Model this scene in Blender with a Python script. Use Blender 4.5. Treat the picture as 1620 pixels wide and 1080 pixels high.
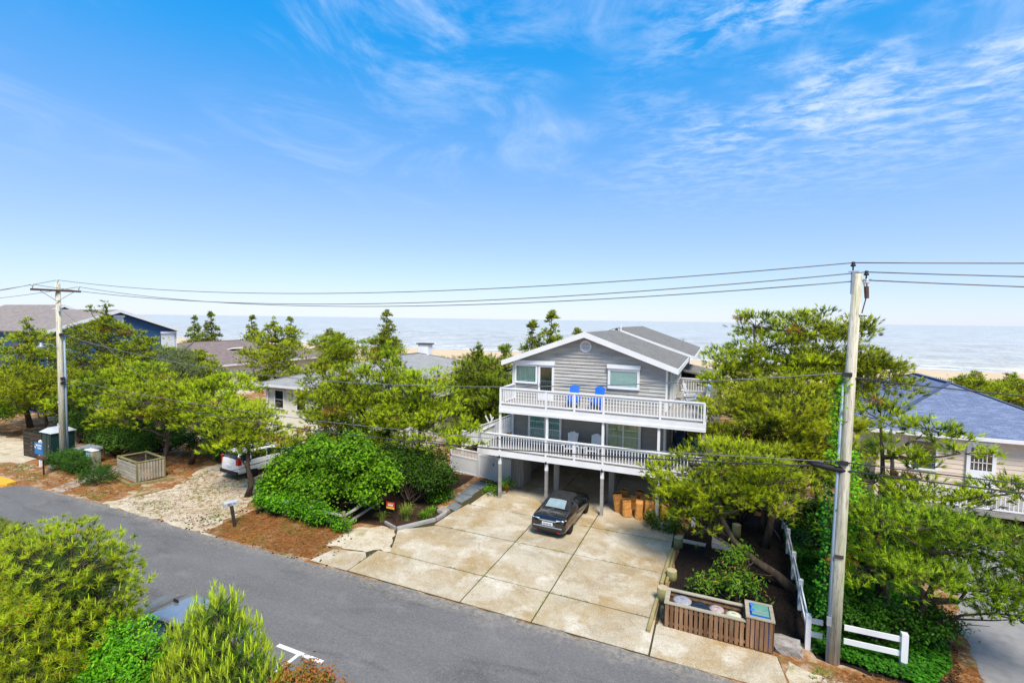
import bpy, bmesh, math, random
import numpy as np
from mathutils import Vector, Matrix

for o in list(bpy.data.objects):
    bpy.data.objects.remove(o, do_unlink=True)
sc = bpy.context.scene
C = bpy.data.collections.new('place'); sc.collection.children.link(C)
R = math.radians
rng = np.random.default_rng(7)
random.seed(7)

# ------------------------------------------------------------------ camera
yaw, pit, rol = R(23.3), R(2.6625), R(0.775)
fw = Vector((-math.sin(yaw) * math.cos(pit), math.cos(yaw) * math.cos(pit), -math.sin(pit)))
r0 = Vector((math.cos(yaw), math.sin(yaw), 0)); u0 = r0.cross(fw)
rt = math.cos(rol) * r0 + math.sin(rol) * u0
up = -math.sin(rol) * r0 + math.cos(rol) * u0
cam = bpy.data.cameras.new('camera'); cam.sensor_width = 36; cam.lens = 36 * 758 / 1620
cam.clip_start = 0.1; cam.clip_end = 60000
co = bpy.data.objects.new('camera', cam); C.objects.link(co)
m = Matrix((rt, up, -fw)).transposed().to_4x4(); m.translation = Vector((0, 0, 10))
co.matrix_world = m
sc.camera = co

# ------------------------------------------------------------------ light
SUN_EL, SUN_AZ = R(57), R(142)         # azimuth from +Y towards +X: right and a little behind the camera
sd = Vector((math.sin(SUN_AZ) * math.cos(SUN_EL), math.cos(SUN_AZ) * math.cos(SUN_EL), math.sin(SUN_EL)))
sl = bpy.data.lights.new('sun', 'SUN'); sl.energy = 2.2; sl.angle = R(18); sl.color = (1, .92, .80)
so = bpy.data.objects.new('sun', sl); C.objects.link(so)
so.rotation_euler = sd.to_track_quat('Z', 'Y').to_euler()

w = bpy.data.worlds.new('World'); sc.world = w; w.use_nodes = True
nt = w.node_tree; nt.nodes.clear()
def wn(t, **k):
    n = nt.nodes.new(t)
    for a, b in k.items(): setattr(n, a, b)
    return n
def wl(a, b): nt.links.new(a, b)
def wmath(op, a, b=None, c=None, clamp=False):
    n = wn('ShaderNodeMath', operation=op, use_clamp=clamp)
    for i, q in enumerate((a, b, c)):
        if q is None: continue
        if isinstance(q, (int, float)): n.inputs[i].default_value = q
        else: wl(q, n.inputs[i])
    return n.outputs[0]
sky = wn('ShaderNodeTexSky', sky_type='NISHITA'); sky.sun_disc = False
sky.sun_elevation = SUN_EL; sky.sun_rotation = SUN_AZ
sky.altitude = 10; sky.air_density = 1.0; sky.dust_density = 0.1; sky.ozone_density = 6
K = .58
sm = wn('ShaderNodeVectorMath', operation='SCALE'); sm.inputs['Scale'].default_value = .1; wl(sky.outputs[0], sm.inputs[0])
hs = wn('ShaderNodeRGBCurve')                      # the photograph holds the whole range of the sky: bright, rich blue down to a pale horizon
def curve(i, pts):
    c = hs.mapping.curves[i]
    c.points[0].location = pts[0]; c.points[1].location = pts[-1]
    for q in pts[1:-1]: c.points.new(*q)
hs.mapping.use_clip = False
curve(0, [(0, 0), (.075, .005 * K), (.112, .085 * K), (.16, .18 * K), (.25, .29 * K), (.65, .555 * K), (1, .63 * K)])
curve(1, [(0, .1 * K), (.143, .225 * K), (.209, .29 * K), (.29, .36 * K), (.42, .45 * K), (.7, .62 * K), (1, .69 * K)])
curve(2, [(0, .38 * K), (.25, .58 * K), (.4, .64 * K), (.6, .71 * K), (.75, .73 * K), (1, .75 * K)])
hs.mapping.update(); wl(sm.outputs[0], hs.inputs['Color'])
tc = wn('ShaderNodeTexCoord'); sp = wn('ShaderNodeSeparateXYZ'); wl(tc.outputs['Generated'], sp.inputs[0])
zz = wmath('MAXIMUM', sp.outputs[2], .02)
px = wmath('DIVIDE', sp.outputs[0], wmath('ADD', zz, .06)); py = wmath('DIVIDE', sp.outputs[1], wmath('ADD', zz, .06))
cb = wn('ShaderNodeCombineXYZ'); wl(px, cb.inputs[0]); wl(py, cb.inputs[1])
def wnoise(scale, det, rough, loc=(0, 0, 0), scl=(1, 1, 1), rot=0, dist=0):
    mp = wn('ShaderNodeMapping'); mp.inputs['Location'].default_value = loc; mp.inputs['Scale'].default_value = scl
    mp.inputs['Rotation'].default_value = (0, 0, rot); wl(cb.outputs[0], mp.inputs[0])
    n = wn('ShaderNodeTexNoise'); n.inputs['Scale'].default_value = scale; n.inputs['Detail'].default_value = det
    n.inputs['Roughness'].default_value = rough; n.inputs['Distortion'].default_value = dist
    wl(mp.outputs[0], n.inputs['Vector']); return n.outputs[0]
def wramp(v, a, b, lo=0., hi=1.):
    n = wn('ShaderNodeMapRange'); n.clamp = True; n.interpolation_type = 'SMOOTHSTEP'
    wl(v, n.inputs[0]); n.inputs[1].default_value = a; n.inputs[2].default_value = b
    n.inputs[3].default_value = lo; n.inputs[4].default_value = hi; return n.outputs[0]
wisps = wmath('MULTIPLY', wramp(wnoise(1.3, 10, .64, (3.1, .7, 0), (1.5, 1, 1), .35, .9), .42, .82), wramp(wnoise(.9, 3, .5, (1.7, 5.2, 0)), .36, .56))
rip = wmath('MULTIPLY', wramp(wnoise(7.5, 9, .66, (0, 0, 0), (1, 1.5, 1), -.5, .35), .36, .70), wramp(wnoise(.8, 4, .6, (8.2, 2.4, 0), (1, 1, 1), 0, .3), .33, .52))
side = wramp(wmath('ADD', px, wmath('MULTIPLY', py, .35)), .05, 1.0)     # the ripple clouds lie towards the south
cl = wmath('ADD', wmath('MULTIPLY', wisps, .62), wmath('MULTIPLY', wmath('MULTIPLY', rip, side), .88), clamp=True)
cl = wmath('MULTIPLY', cl, wramp(sp.outputs[2], .16, .46))
mx = wn('ShaderNodeMix', data_type='RGBA'); wl(cl, mx.inputs['Factor']); wl(hs.outputs[0], mx.inputs['A'])
mx.inputs['B'].default_value = (.64 * K, .70 * K, .80 * K, 1)
sm2 = wn('ShaderNodeVectorMath', operation='SCALE'); sm2.inputs['Scale'].default_value = 10; wl(mx.outputs['Result'], sm2.inputs[0])
bg = wn('ShaderNodeBackground'); bg.inputs['Strength'].default_value = .1; wl(sm2.outputs[0], bg.inputs['Color'])
wo = wn('ShaderNodeOutputWorld'); wl(bg.outputs[0], wo.inputs['Surface'])

sc.view_settings.view_transform = 'Standard'; sc.view_settings.look = 'None'
sc.view_settings.gamma = 1; sc.view_settings.use_curve_mapping = False
sc.view_settings.exposure = 1.38
sc.render.engine = 'CYCLES'
sc.cycles.max_bounces = 8; sc.cycles.transparent_max_bounces = 12

# ------------------------------------------------------------------ materials
MATS = {}
class G:
    def __init__(s, name, rough=.7, spec=.3, metal=0):
        s.m = bpy.data.materials.new(name); s.m.use_nodes = True; s.t = s.m.node_tree
        s.p = s.t.nodes['Principled BSDF']; s.p.inputs['Roughness'].default_value = rough
        s.p.inputs['Specular IOR Level'].default_value = spec; s.p.inputs['Metallic'].default_value = metal
        MATS[name] = s.m; s._pos = None
    def n(s, t, **k):
        n = s.t.nodes.new(t)
        for a, b in k.items(): setattr(n, a, b)
        return n
    def l(s, a, b): s.t.links.new(a, b)
    def pos(s):
        if s._pos is None: s._pos = s.n('ShaderNodeNewGeometry').outputs['Position']
        return s._pos
    def uv(s): return s.n('ShaderNodeTexCoord').outputs['UV']
    def obj(s): return s.n('ShaderNodeTexCoord').outputs['Object']
    def map(s, v, scl=(1, 1, 1), loc=(0, 0, 0), rot=(0, 0, 0)):
        q = s.n('ShaderNodeMapping'); q.inputs['Scale'].default_value = scl; q.inputs['Location'].default_value = loc
        q.inputs['Rotation'].default_value = rot; s.l(v, q.inputs[0]); return q.outputs[0]
    def noise(s, scale, det=4, rough=.55, v=None, scl=None, dist=0):
        v = v or s.pos()
        if scl: v = s.map(v, scl)
        q = s.n('ShaderNodeTexNoise'); q.inputs['Scale'].default_value = scale; q.inputs['Detail'].default_value = det
        q.inputs['Roughness'].default_value = rough; q.inputs['Distortion'].default_value = dist
        s.l(v, q.inputs['Vector']); return q.outputs[0]
    def voro(s, scale, v=None, out='Color', rnd=1):
        q = s.n('ShaderNodeTexVoronoi'); q.inputs['Scale'].default_value = scale; q.inputs['Randomness'].default_value = rnd
        s.l(v or s.pos(), q.inputs['Vector']); return q.outputs[out]
    def ramp(s, v, a, b, lo=0., hi=1.):
        q = s.n('ShaderNodeMapRange'); q.clamp = True; s.l(v, q.inputs[0])
        for i, x in ((1, a), (2, b), (3, lo), (4, hi)): q.inputs[i].default_value = x
        return q.outputs[0]
    def mth(s, op, a, b=None):
        q = s.n('ShaderNodeMath', operation=op)
        for i, x in enumerate((a, b)):
            if x is None: continue
            if isinstance(x, (int, float)): q.inputs[i].default_value = x
            else: s.l(x, q.inputs[i])
        return q.outputs[0]
    def mix(s, f, a, b, mode='MIX'):
        q = s.n('ShaderNodeMix', data_type='RGBA', blend_type=mode)
        for k, x in (('Factor', f), ('A', a), ('B', b)):
            if isinstance(x, (int, float)): q.inputs[k].default_value = x
            elif isinstance(x, tuple): q.inputs[k].default_value = (*x, 1)
            else: s.l(x, q.inputs[k])
        return q.outputs['Result']
    def rnd(s): return s.n('ShaderNodeObjectInfo').outputs['Random']
    def col(s, c):
        if isinstance(c, tuple): s.p.inputs['Base Color'].default_value = (*c, 1)
        else: s.l(c, s.p.inputs['Base Color'])
        return s
    def bump(s, h, strength=.3, dist=.02):
        b = s.n('ShaderNodeBump'); b.inputs['Strength'].default_value = strength; b.inputs['Distance'].default_value = dist
        s.l(h, b.inputs['Height']); s.l(b.outputs[0], s.p.inputs['Normal']); return s

def simple(name, c1, c2=None, scale=3, rough=.6, spec=.3, metal=0, bump=0, scl=None, var=.0, coords=None):
    g = G(name, rough, spec, metal)
    c2 = c2 or tuple(x * .82 for x in c1)
    v = g.obj() if coords == 'obj' else None
    f = g.ramp(g.noise(scale, 5, .6, v=v, scl=scl), .3, .7)
    c = g.mix(f, c1, c2)
    if var:
        k = g.ramp(g.rnd(), 0, 1, 1 - var, 1 + var)
        cc = g.n('ShaderNodeHueSaturation'); g.l(c, cc.inputs['Color']); g.l(k, cc.inputs['Value']); c = cc.outputs[0]
    g.col(c)
    if bump: g.bump(g.noise(scale * 6, 4, .6, v=v, scl=scl), bump)
    return g

# -- setting
g = G('asphalt', .9, .2)
a = g.mix(g.ramp(g.noise(.45, 6, .62, scl=(.55, 1.4, 1)), .36, .66), (.088, .083, .079), (.135, .128, .122))
a = g.mix(g.ramp(g.noise(70, 3, .7), .42, .62), a, (.20, .192, .184))
a = g.mix(g.ramp(g.noise(95, 2, .7), .60, .70), a, (.04, .04, .042))
a = g.mix(g.mth('MULTIPLY', g.ramp(g.noise(.55, 7, .68, scl=(.45, 1.5, 1), dist=.6), .52, .68), .6), a, (.062, .060, .058))
a = g.mix(g.mth('MULTIPLY', g.ramp(g.noise(.8, 6, .7, scl=(.7, 1.2, 1)), .55, .72), .55), a, (.23, .222, .212))
a = g.mix(g.mth('MULTIPLY', g.ramp(g.noise(13, 4, .8), .50, .64), .40), a, (.245, .236, .226))
a = g.mix(g.mth('MULTIPLY', g.ramp(g.noise(17, 4, .8), .54, .66), .45), a, (.050, .049, .048))
es = g.n('ShaderNodeSeparateXYZ'); g.l(g.pos(), es.inputs[0])
a = g.mix(g.mth('MULTIPLY', g.mth('MULTIPLY', g.ramp(g.mth('ADD', es.outputs[1], g.ramp(g.noise(1.2, 6, .7), 0, 1, -.9, .9)), 13.6, 14.3), g.ramp(g.noise(6, 5, .75), .40, .62)), .7), a, (.36, .30, .22))
g.col(a).bump(g.noise(60, 3, .7), .35, .01)

g = G('concrete_aggregate', .9, .2)
a = g.mix(g.ramp(g.noise(.5, 6, .65, dist=.5), .40, .64), (.50, .43, .31), (.36, .245, .10))
a = g.mix(g.ramp(g.noise(.9, 5, .6), .52, .7), a, (.64, .58, .47))
a = g.mix(g.mth('MULTIPLY', g.ramp(g.noise(.33, 8, .72, dist=1.4), .50, .64), .62), a, (.29, .235, .15))
a = g.mix(g.mth('MULTIPLY', g.ramp(g.noise(15, 5, .8), .55, .66), .6), a, (.17, .12, .06))
a = g.mix(g.mth('MULTIPLY', g.ramp(g.noise(38, 2, .7), .53, .63), .7), a, (.20, .145, .075))
a = g.mix(g.mth('MULTIPLY', g.ramp(g.noise(52, 2, .7), .56, .66), .65), a, (.74, .70, .62))
a = g.mix(g.mth('MULTIPLY', g.ramp(g.noise(1.1, 7, .72, dist=1.0), .57, .70), .6), a, (.20, .135, .055))
g.col(a).bump(g.noise(45, 3, .7), .5, .012)

g = G('shell_gravel', .95, .1)
a = g.mix(g.ramp(g.noise(.9, 7, .7, scl=(1, 1.2, 1)), .44, .66), (.56, .48, .35), (.36, .27, .14))
a = g.mix(g.mth('MULTIPLY', g.ramp(g.noise(34, 4, .8), .50, .60), .75), a, (.70, .63, .52))
a = g.mix(g.mth('MULTIPLY', g.ramp(g.noise(12, 6, .8), .55, .66), .65), a, (.22, .15, .06))
a = g.mix(g.mth('MULTIPLY', g.ramp(g.noise(1.3, 6, .75), .53, .66), .65), a, (.20, .19, .04))
g.col(a).bump(g.noise(18, 3, .8), .8, .03)

g = G('pine_straw', .95, .1)
a = g.mix(g.ramp(g.noise(1.2, 5, .65), .35, .65), (.30, .115, .030), (.17, .085, .035))
a = g.mix(g.mth('MULTIPLY', g.ramp(g.noise(30, 4, .8, scl=(1, .35, 1)), .48, .62), .75), a, (.42, .17, .045))
a = g.mix(g.mth('MULTIPLY', g.ramp(g.noise(40, 4, .8), .56, .66), .8), a, (.07, .035, .018))
a = g.mix(g.mth('MULTIPLY', g.ramp(g.noise(.7, 6, .7), .53, .66), .75), a, (.15, .17, .035))
a = g.mix(g.mth('MULTIPLY', g.ramp(g.noise(.9, 7, .78, scl=(1, 1.3, 1)), .49, .62), .9), a, (.52, .42, .29))
a = g.mix(g.mth('MULTIPLY', g.ramp(g.noise(7, 6, .8), .54, .66), .6), a, (.52, .40, .26))
a = g.mix(g.mth('MULTIPLY', g.ramp(g.noise(9, 6, .8), .56, .68), .6), a, (.085, .050, .026))
# dune sand takes over towards the sea, beyond the houses
sy = g.n('ShaderNodeSeparateXYZ'); g.l(g.pos(), sy.inputs[0])
sand = g.mix(g.ramp(g.noise(.35, 5, .6), .4, .6), (.62, .47, .29), (.55, .41, .26))
sand = g.mix(g.mth('MULTIPLY', g.ramp(g.noise(.22, 6, .65), .50, .6), g.ramp(sy.outputs[1], 112, 124, 1, 0)), sand, (.20, .19, .07))
g.col(g.mix(g.ramp(g.mth('ADD', sy.outputs[1], g.ramp(g.noise(.1, 4), 0, 1, -14, 14)), 52, 62), a, sand)).bump(g.noise(22, 4, .8), .8, .03)

simple('joint_dirt', (.075, .060, .030), (.045, .045, .018), 6, .95, .1)
simple('mulch', (.030, .021, .016), (.014, .011, .010), 14, .95, .1, bump=.9)
simple('red_mulch', (.075, .040, .026), (.030, .018, .014), 12, .95, .1, bump=.9)
simple('grey_drive', (.30, .29, .28), (.22, .21, .20), 2.5, .9, .2, bump=.4)
simple('path_concrete', (.46, .41, .35), (.32, .27, .21), 2.5, .9, .2, bump=.4)
simple('white_paint_road', (.72, .71, .68), (.58, .57, .54), 9, .7, .3)
simple('yellow_paint', (.70, .42, .03), (.55, .33, .03), 5, .7, .3)
simple('flagstone', (.19, .22, .23), (.12, .14, .15), 3, .8, .3, bump=.3)

g = G('sea_water', .30, .28)
nz = g.noise(.05, 14, .86, scl=(.8, .55, 1)); n2 = g.noise(.5, 6, .7, scl=(.5, 1.3, 1))
g.col(g.mix(g.ramp(nz, .43, .57), (.39, .385, .35), (.55, .54, .49)))
g.p.inputs['IOR'].default_value = 1.33
g.bump(n2, .5, 1.0)
simple('foam', (.80, .82, .82), (.62, .66, .66), 1.2, .8, .2)
simple('dune_grass', (.26, .23, .07), (.17, .19, .05), .5, .8, .1)
simple('sand_slat', (.36, .29, .2), (.26, .2, .14), 2, .9, .1)

# -- foliage: colour from a per-leaf attribute (young growth is lighter, shade is tinted into pine undersides and hearts), a bit of light passes through
def foliage(name, ca, cb_, trans=.38, rough=.55, cc=None):
    g = G(name, rough, .25)
    at = g.n('ShaderNodeAttribute'); at.attribute_name = 'tint'
    f = at.outputs['Fac']
    c = g.mix(f, ca, cb_)
    if cc: c = g.mix(g.ramp(f, .90, .97), c, cc)
    lowf = g.mth('MULTIPLY', g.ramp(g.noise(.45, 3, .5), .3, .7, .82, 1.16), g.ramp(g.rnd(), 0, 1, .88, 1.2))
    h = g.n('ShaderNodeHueSaturation'); g.l(c, h.inputs['Color']); g.l(lowf, h.inputs['Value']); c = h.outputs[0]
    rn = g.mth('FRACT', g.mth('MULTIPLY', g.rnd(), 7.31)); g.l(g.ramp(rn, 0, 1, .491, .514), h.inputs['Hue'])   # no two plants share quite the same green
    g.col(c)
    ge = g.n('ShaderNodeNewGeometry'); s1 = g.n('ShaderNodeVectorMath', operation='SCALE'); s1.inputs['Scale'].default_value = .60; g.l(ge.outputs['Normal'], s1.inputs[0])
    s2 = g.n('ShaderNodeVectorMath', operation='ADD'); g.l(s1.outputs[0], s2.inputs[0]); s2.inputs[1].default_value = (0, 0, .7)   # shading normals leaned upward to brighten the foliage
    s3 = g.n('ShaderNodeVectorMath', operation='NORMALIZE'); g.l(s2.outputs[0], s3.inputs[0]); g.l(s3.outputs[0], g.p.inputs['Normal'])
    tr = g.n('ShaderNodeBsdfTranslucent'); g.l(g.mix(1.0, c, (1.25, 1.2, .6), 'MULTIPLY'), tr.inputs[0])
    ms = g.n('ShaderNodeMixShader'); ms.inputs[0].default_value = trans
    g.l(g.p.outputs[0], ms.inputs[1]); g.l(tr.outputs[0], ms.inputs[2])
    g.l(ms.outputs[0], g.t.nodes['Material Output'].inputs['Surface'])
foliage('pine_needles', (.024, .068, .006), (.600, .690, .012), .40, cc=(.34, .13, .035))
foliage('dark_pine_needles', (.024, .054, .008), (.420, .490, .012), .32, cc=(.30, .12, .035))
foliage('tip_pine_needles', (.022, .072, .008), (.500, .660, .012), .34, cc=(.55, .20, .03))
foliage('candle_needles', (.055, .170, .006), (.540, .700, .014), .32)
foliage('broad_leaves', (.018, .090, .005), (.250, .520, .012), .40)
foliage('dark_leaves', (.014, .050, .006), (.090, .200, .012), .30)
foliage('lime_leaves', (.050, .230, .006), (.320, .640, .016), .38)
foliage('ivy_leaves', (.014, .075, .004), (.085, .270, .010), .30)
foliage('grey_leaves', (.110, .160, .060), (.260, .340, .110), .35)
foliage('red_leaves', (.160, .200, .020), (.480, .090, .030), .35, cc=(.55, .05, .02))
foliage('laurel_leaves', (.070, .180, .010), (.290, .440, .020), .35, cc=(.46, .20, .05))
foliage('straw_needles', (.16, .06, .016), (.46, .19, .05), .15)
foliage('grass_blades', (.10, .17, .02), (.32, .38, .06), .3)

g = G('bark', .95, .1)
a = g.mix(g.ramp(g.noise(5, 5, .7, scl=(1, 1, .25)), .35, .65), (.13, .095, .07), (.055, .042, .034))
g.col(a).bump(g.noise(14, 5, .7, scl=(1, 1, .3)), .9, .04)
simple('pale_bark', (.36, .32, .28), (.20, .17, .15), 4, .9, .1, bump=.5)
g = G('pole_wood', .9, .15)
a = g.mix(g.ramp(g.noise(3, 6, .7, scl=(4, 4, .18)), .38, .62), (.70, .66, .53), (.42, .39, .29))
a = g.mix(g.mth('MULTIPLY', g.ramp(g.noise(9, 5, .75, scl=(3, 3, .22)), .53, .66), .85), a, (.13, .115, .09))
a = g.mix(g.mth('MULTIPLY', g.ramp(g.noise(.9, 4, .6, scl=(3, 3, .6)), .50, .66), .5), a, (.30, .34, .16))
g.col(a).bump(g.noise(9, 5, .7, scl=(5, 5, .2)), .5, .02)
# -- buildings
def board_mat(name, c1, c2, scl, var=.12, rough=.85, dark=.5):
    g = G(name, rough, .2)
    a = g.mix(g.ramp(g.noise(2.4, 6, .7, scl=scl), .35, .68), c1, c2)
    a = g.mix(g.mth('MULTIPLY', g.ramp(g.noise(7, 5, .75, scl=scl), .57, .68), dark), a, tuple(x * .35 for x in c1))
    h = g.n('ShaderNodeHueSaturation'); g.l(a, h.inputs['Color']); g.l(g.ramp(g.rnd(), 0, 1, 1 - var, 1 + var), h.inputs['Value'])
    g.col(h.outputs[0]).bump(g.noise(12, 5, .7, scl=scl), .35, .01)
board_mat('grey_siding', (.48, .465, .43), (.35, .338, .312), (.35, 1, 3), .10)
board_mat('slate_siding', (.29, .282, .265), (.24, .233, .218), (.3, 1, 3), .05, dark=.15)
board_mat('grey_board', (.30, .292, .28), (.20, .195, .188), (2, 2, .3), .15)
board_mat('brown_slat', (.30, .170, .090), (.13, .072, .040), (3, 3, .35), .30)
board_mat('pale_timber', (.40, .355, .26), (.26, .225, .16), (.5, 2, 2), .10)
board_mat('grey_timber', (.36, .35, .33), (.22, .215, .20), (.6, .6, 2), .12)
board_mat('yellow_timber', (.40, .33, .15), (.24, .20, .08), (2, .5, 2), .10)
board_mat('dark_timber', (.075, .058, .042), (.035, .028, .022), (.4, 2, 3), .2)
board_mat('cream_slat', (.46, .42, .34), (.30, .27, .20), (.5, 1, 2), .10)
board_mat('deck_board', (.34, .32, .30), (.24, .225, .21), (.3, 2, 1), .08)
board_mat('tan_siding', (.72, .60, .48), (.66, .55, .44), (.3, 1, 2), .03, .7, .08)
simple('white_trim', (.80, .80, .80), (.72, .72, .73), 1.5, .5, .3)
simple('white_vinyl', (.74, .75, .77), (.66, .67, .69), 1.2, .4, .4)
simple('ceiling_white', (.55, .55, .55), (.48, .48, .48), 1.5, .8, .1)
g = G('blue_siding', .7, .3)
wv = g.n('ShaderNodeTexWave', wave_type='BANDS', bands_direction='Z', wave_profile='SAW'); wv.inputs['Scale'].default_value = 1.5
g.l(g.pos(), wv.inputs[0])
g.col(g.mix(g.ramp(wv.outputs[0], .80, 1), (.040, .105, .230), (.018, .048, .110))).bump(wv.outputs[0], .6, .03)
g = G('cream_wall', .8, .2)
g.col(g.mix(g.ramp(g.noise(.8, 4), .3, .7), (.80, .78, .69), (.74, .72, .63)))
def shingles(name, c1, c2, c3, w=.33, h=.145):
    g = G(name, .92, .15)
    u = g.uv()
    br = g.n('ShaderNodeTexBrick'); br.offset = .37; br.inputs['Scale'].default_value = 1
    br.inputs['Brick Width'].default_value = w; br.inputs['Row Height'].default_value = h; br.inputs['Mortar Size'].default_value = .008
    br.inputs['Color1'].default_value = (*c1, 1); br.inputs['Color2'].default_value = (*c2, 1)
    br.inputs['Mortar'].default_value = (*c3, 1); br.inputs['Bias'].default_value = 0; g.l(u, br.inputs['Vector'])
    a = g.mix(g.mth('MULTIPLY', g.ramp(g.noise(1.1, 5, .65), .45, .68), .35), br.outputs[0], c3)
    a = g.mix(g.mth('MULTIPLY', g.ramp(g.noise(26, 3, .7), .55, .65), .35), a, tuple(min(1, x * 1.5) for x in c1))
    g.col(a).bump(br.outputs['Fac'], -.5, .02)
shingles('grey_shingles', (.215, .205, .185), (.165, .157, .142), (.105, .10, .092))
shingles('pale_shingles', (.33, .325, .31), (.27, .265, .255), (.18, .178, .17))
shingles('blue_shingles', (.185, .225, .330), (.125, .160, .255), (.065, .088, .150), .42, .17)
shingles('brown_shingles', (.26, .20, .175), (.19, .145, .13), (.11, .085, .08), .45, .19)
shingles('taupe_shingles', (.29, .25, .225), (.225, .19, .17), (.15, .13, .12), .5, .2)
def glassy(name, tint, rough=.04, mixf=.5):
    g = G(name, rough, .5)
    g.col(tint)
    tr = g.n('ShaderNodeBsdfTransparent'); tr.inputs[0].default_value = (.94, .97, .96, 1)
    gl = g.n('ShaderNodeBsdfGlossy'); gl.inputs['Roughness'].default_value = rough; gl.inputs[0].default_value = (.9, .95, .95, 1)
    fr = g.n('ShaderNodeLayerWeight'); fr.inputs[0].default_value = .12
    ms = g.n('ShaderNodeMixShader'); g.l(g.mth('ADD', g.mth('MULTIPLY', fr.outputs[0], .6), .10), ms.inputs[0]); g.l(tr.outputs[0], ms.inputs[1]); g.l(gl.outputs[0], ms.inputs[2])
    g.l(ms.outputs[0], g.t.nodes['Material Output'].inputs['Surface'])
glassy('window_glass', (.1, .12, .12))
simple('curtain_teal', (.22, .50, .48), (.08, .20, .20), 6, .8, .1, scl=(6, 1, .3))
simple('curtain_pale', (.52, .76, .72), (.42, .66, .63), 3, .8, .1, scl=(2, 1, 3))
simple('curtain_green', (.52, .62, .32), (.26, .33, .17), 5, .8, .1, scl=(7, 1, .2))
simple('room_dark', (.045, .05, .05), (.025, .03, .03), 2, .8, .1)
simple('dark_void', (.02, .02, .021), None, 2, .9, .1)
# -- things
simple('blue_plastic', (.012, .145, .66), (.010, .12, .55), 4, .45, .4)
simple('navy_plastic', (.014, .045, .16), (.012, .035, .12), 4, .45, .4)
simple('white_plastic', (.76, .77, .78), (.68, .69, .70), 4, .5, .4)
simple('black_metal', (.018, .018, .019), (.03, .03, .03), 5, .5, .4)
simple('grey_metal', (.34, .37, .40), (.27, .30, .33), 4, .45, .5, .3)
simple('blue_grey_pipe', (.26, .34, .43), (.20, .27, .35), 3, .5, .4)
simple('wire_black', (.055, .055, .058), (.035, .035, .036), 2, .6, .3)
simple('wire_grey', (.17, .18, .19), (.12, .12, .13), 2, .5, .4)
simple('porcelain', (.60, .62, .62), (.5, .5, .5), 5, .25, .5)
simple('rust_brown', (.14, .08, .055), (.08, .05, .04), 6, .8, .2)
g = G('black_paint', .12, .6); g.col((.006, .006, .007)); g.p.inputs['Coat Weight'].default_value = .8; g.p.inputs['Coat Roughness'].default_value = .03
g = G('silver_paint', .28, .5, .55); g.col(g.mix(g.ramp(g.noise(3, 3), .3, .7), (.44, .44, .44), (.38, .38, .385))); g.p.inputs['Coat Weight'].default_value = .7; g.p.inputs['Coat Roughness'].default_value = .04
g = G('white_car_paint', .25, .5); g.col((.76, .77, .78)); g.p.inputs['Coat Weight'].default_value = .6
simple('soft_top', (.016, .016, .017), (.032, .032, .033), 5, .85, .2, bump=.15, coords='obj')
simple('tyre_rubber', (.014, .014, .014), (.024, .023, .022), 8, .85, .2)
simple('alloy', (.58, .60, .62), (.48, .5, .52), 8, .3, .5, .75)
simple('chrome', (.78, .79, .80), (.70, .71, .72), 8, .12, .5, 1.0)
simple('lamp_clear', (.66, .68, .70), (.52, .54, .56), 16, .12, .6)
simple('lamp_red', (.50, .014, .012), (.36, .01, .01), 10, .15, .6)
simple('plate_white', (.74, .75, .78), (.62, .63, .68), 30, .4, .4)
simple('pale_glass', (.30, .38, .38), (.20, .27, .28), 3, .08, .6, coords='obj')
g = G('car_glass', .05, .6); g.col((.012, .016, .017)); g.p.inputs['Coat Weight'].default_value = .5
simple('black_trim', (.016, .016, .017), (.025, .025, .026), 5, .7, .3)
simple('mailbox_white', (.42, .47, .50), (.34, .39, .42), 4, .45, .4)
simple('red_print', (.62, .03, .03), (.5, .03, .03), 20, .5, .3)
simple('yellow_print', (.75, .50, .05), (.65, .42, .05), 20, .5, .3)
simple('white_print', (.80, .80, .80), (.72, .72, .72), 20, .5, .3)
simple('blue_print', (.02, .19, .48), (.018, .16, .42), 20, .5, .3)
simple('dark_print', (.05, .04, .045), (.09, .05, .05), 20, .5, .3)
simple('dark_green_panel', (.010, .045, .042), (.008, .032, .030), 2, .4, .4)
simple('grey_roof_panel', (.52, .54, .57), (.42, .44, .47), 3, .5, .4)
simple('green_grey_box', (.26, .36, .33), (.20, .28, .26), 3, .5, .3)
simple('light_blue', (.42, .66, .74), (.34, .56, .64), 4, .5, .3)
simple('paper_bag', (.62, .30, .085), (.46, .20, .055), 5, .9, .1, bump=.7, coords='obj', var=.15)
simple('leaf_debris', (.10, .06, .035), (.03, .02, .014), 14, .95, .1, bump=1)
simple('bin_grey', (.36, .36, .39), (.22, .22, .25), 8, .6, .3, bump=.3)
simple('bin_navy', (.018, .030, .055), (.012, .02, .04), 6, .4, .4)
simple('bin_pink', (.50, .40, .37), (.26, .19, .18), 7, .6, .3)
simple('bin_cream', (.62, .60, .44), (.5, .48, .34), 6, .6, .3)
simple('bin_green', (.10, .25, .19), (.14, .33, .25), 7, .25, .5)
simple('terracotta', (.42, .045, .025), (.32, .035, .02), 6, .7, .2)
simple('stone', (.38, .35, .32), (.22, .19, .17), 5, .9, .2, bump=.8)
simple('moss_log', (.27, .25, .10), (.16, .15, .08), 6, .95, .1, bump=.6)
simple('log_top', (.50, .42, .27), (.36, .29, .18), 8, .95, .1)
simple('cone_brown', (.05, .03, .02), (.03, .02, .015), 20, .9, .1)
simple('tarp_yellow', (.62, .46, .05), None, 4, .6, .3)
simple('tarp_blue', (.20, .42, .60), None, 4, .6, .3)

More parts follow.
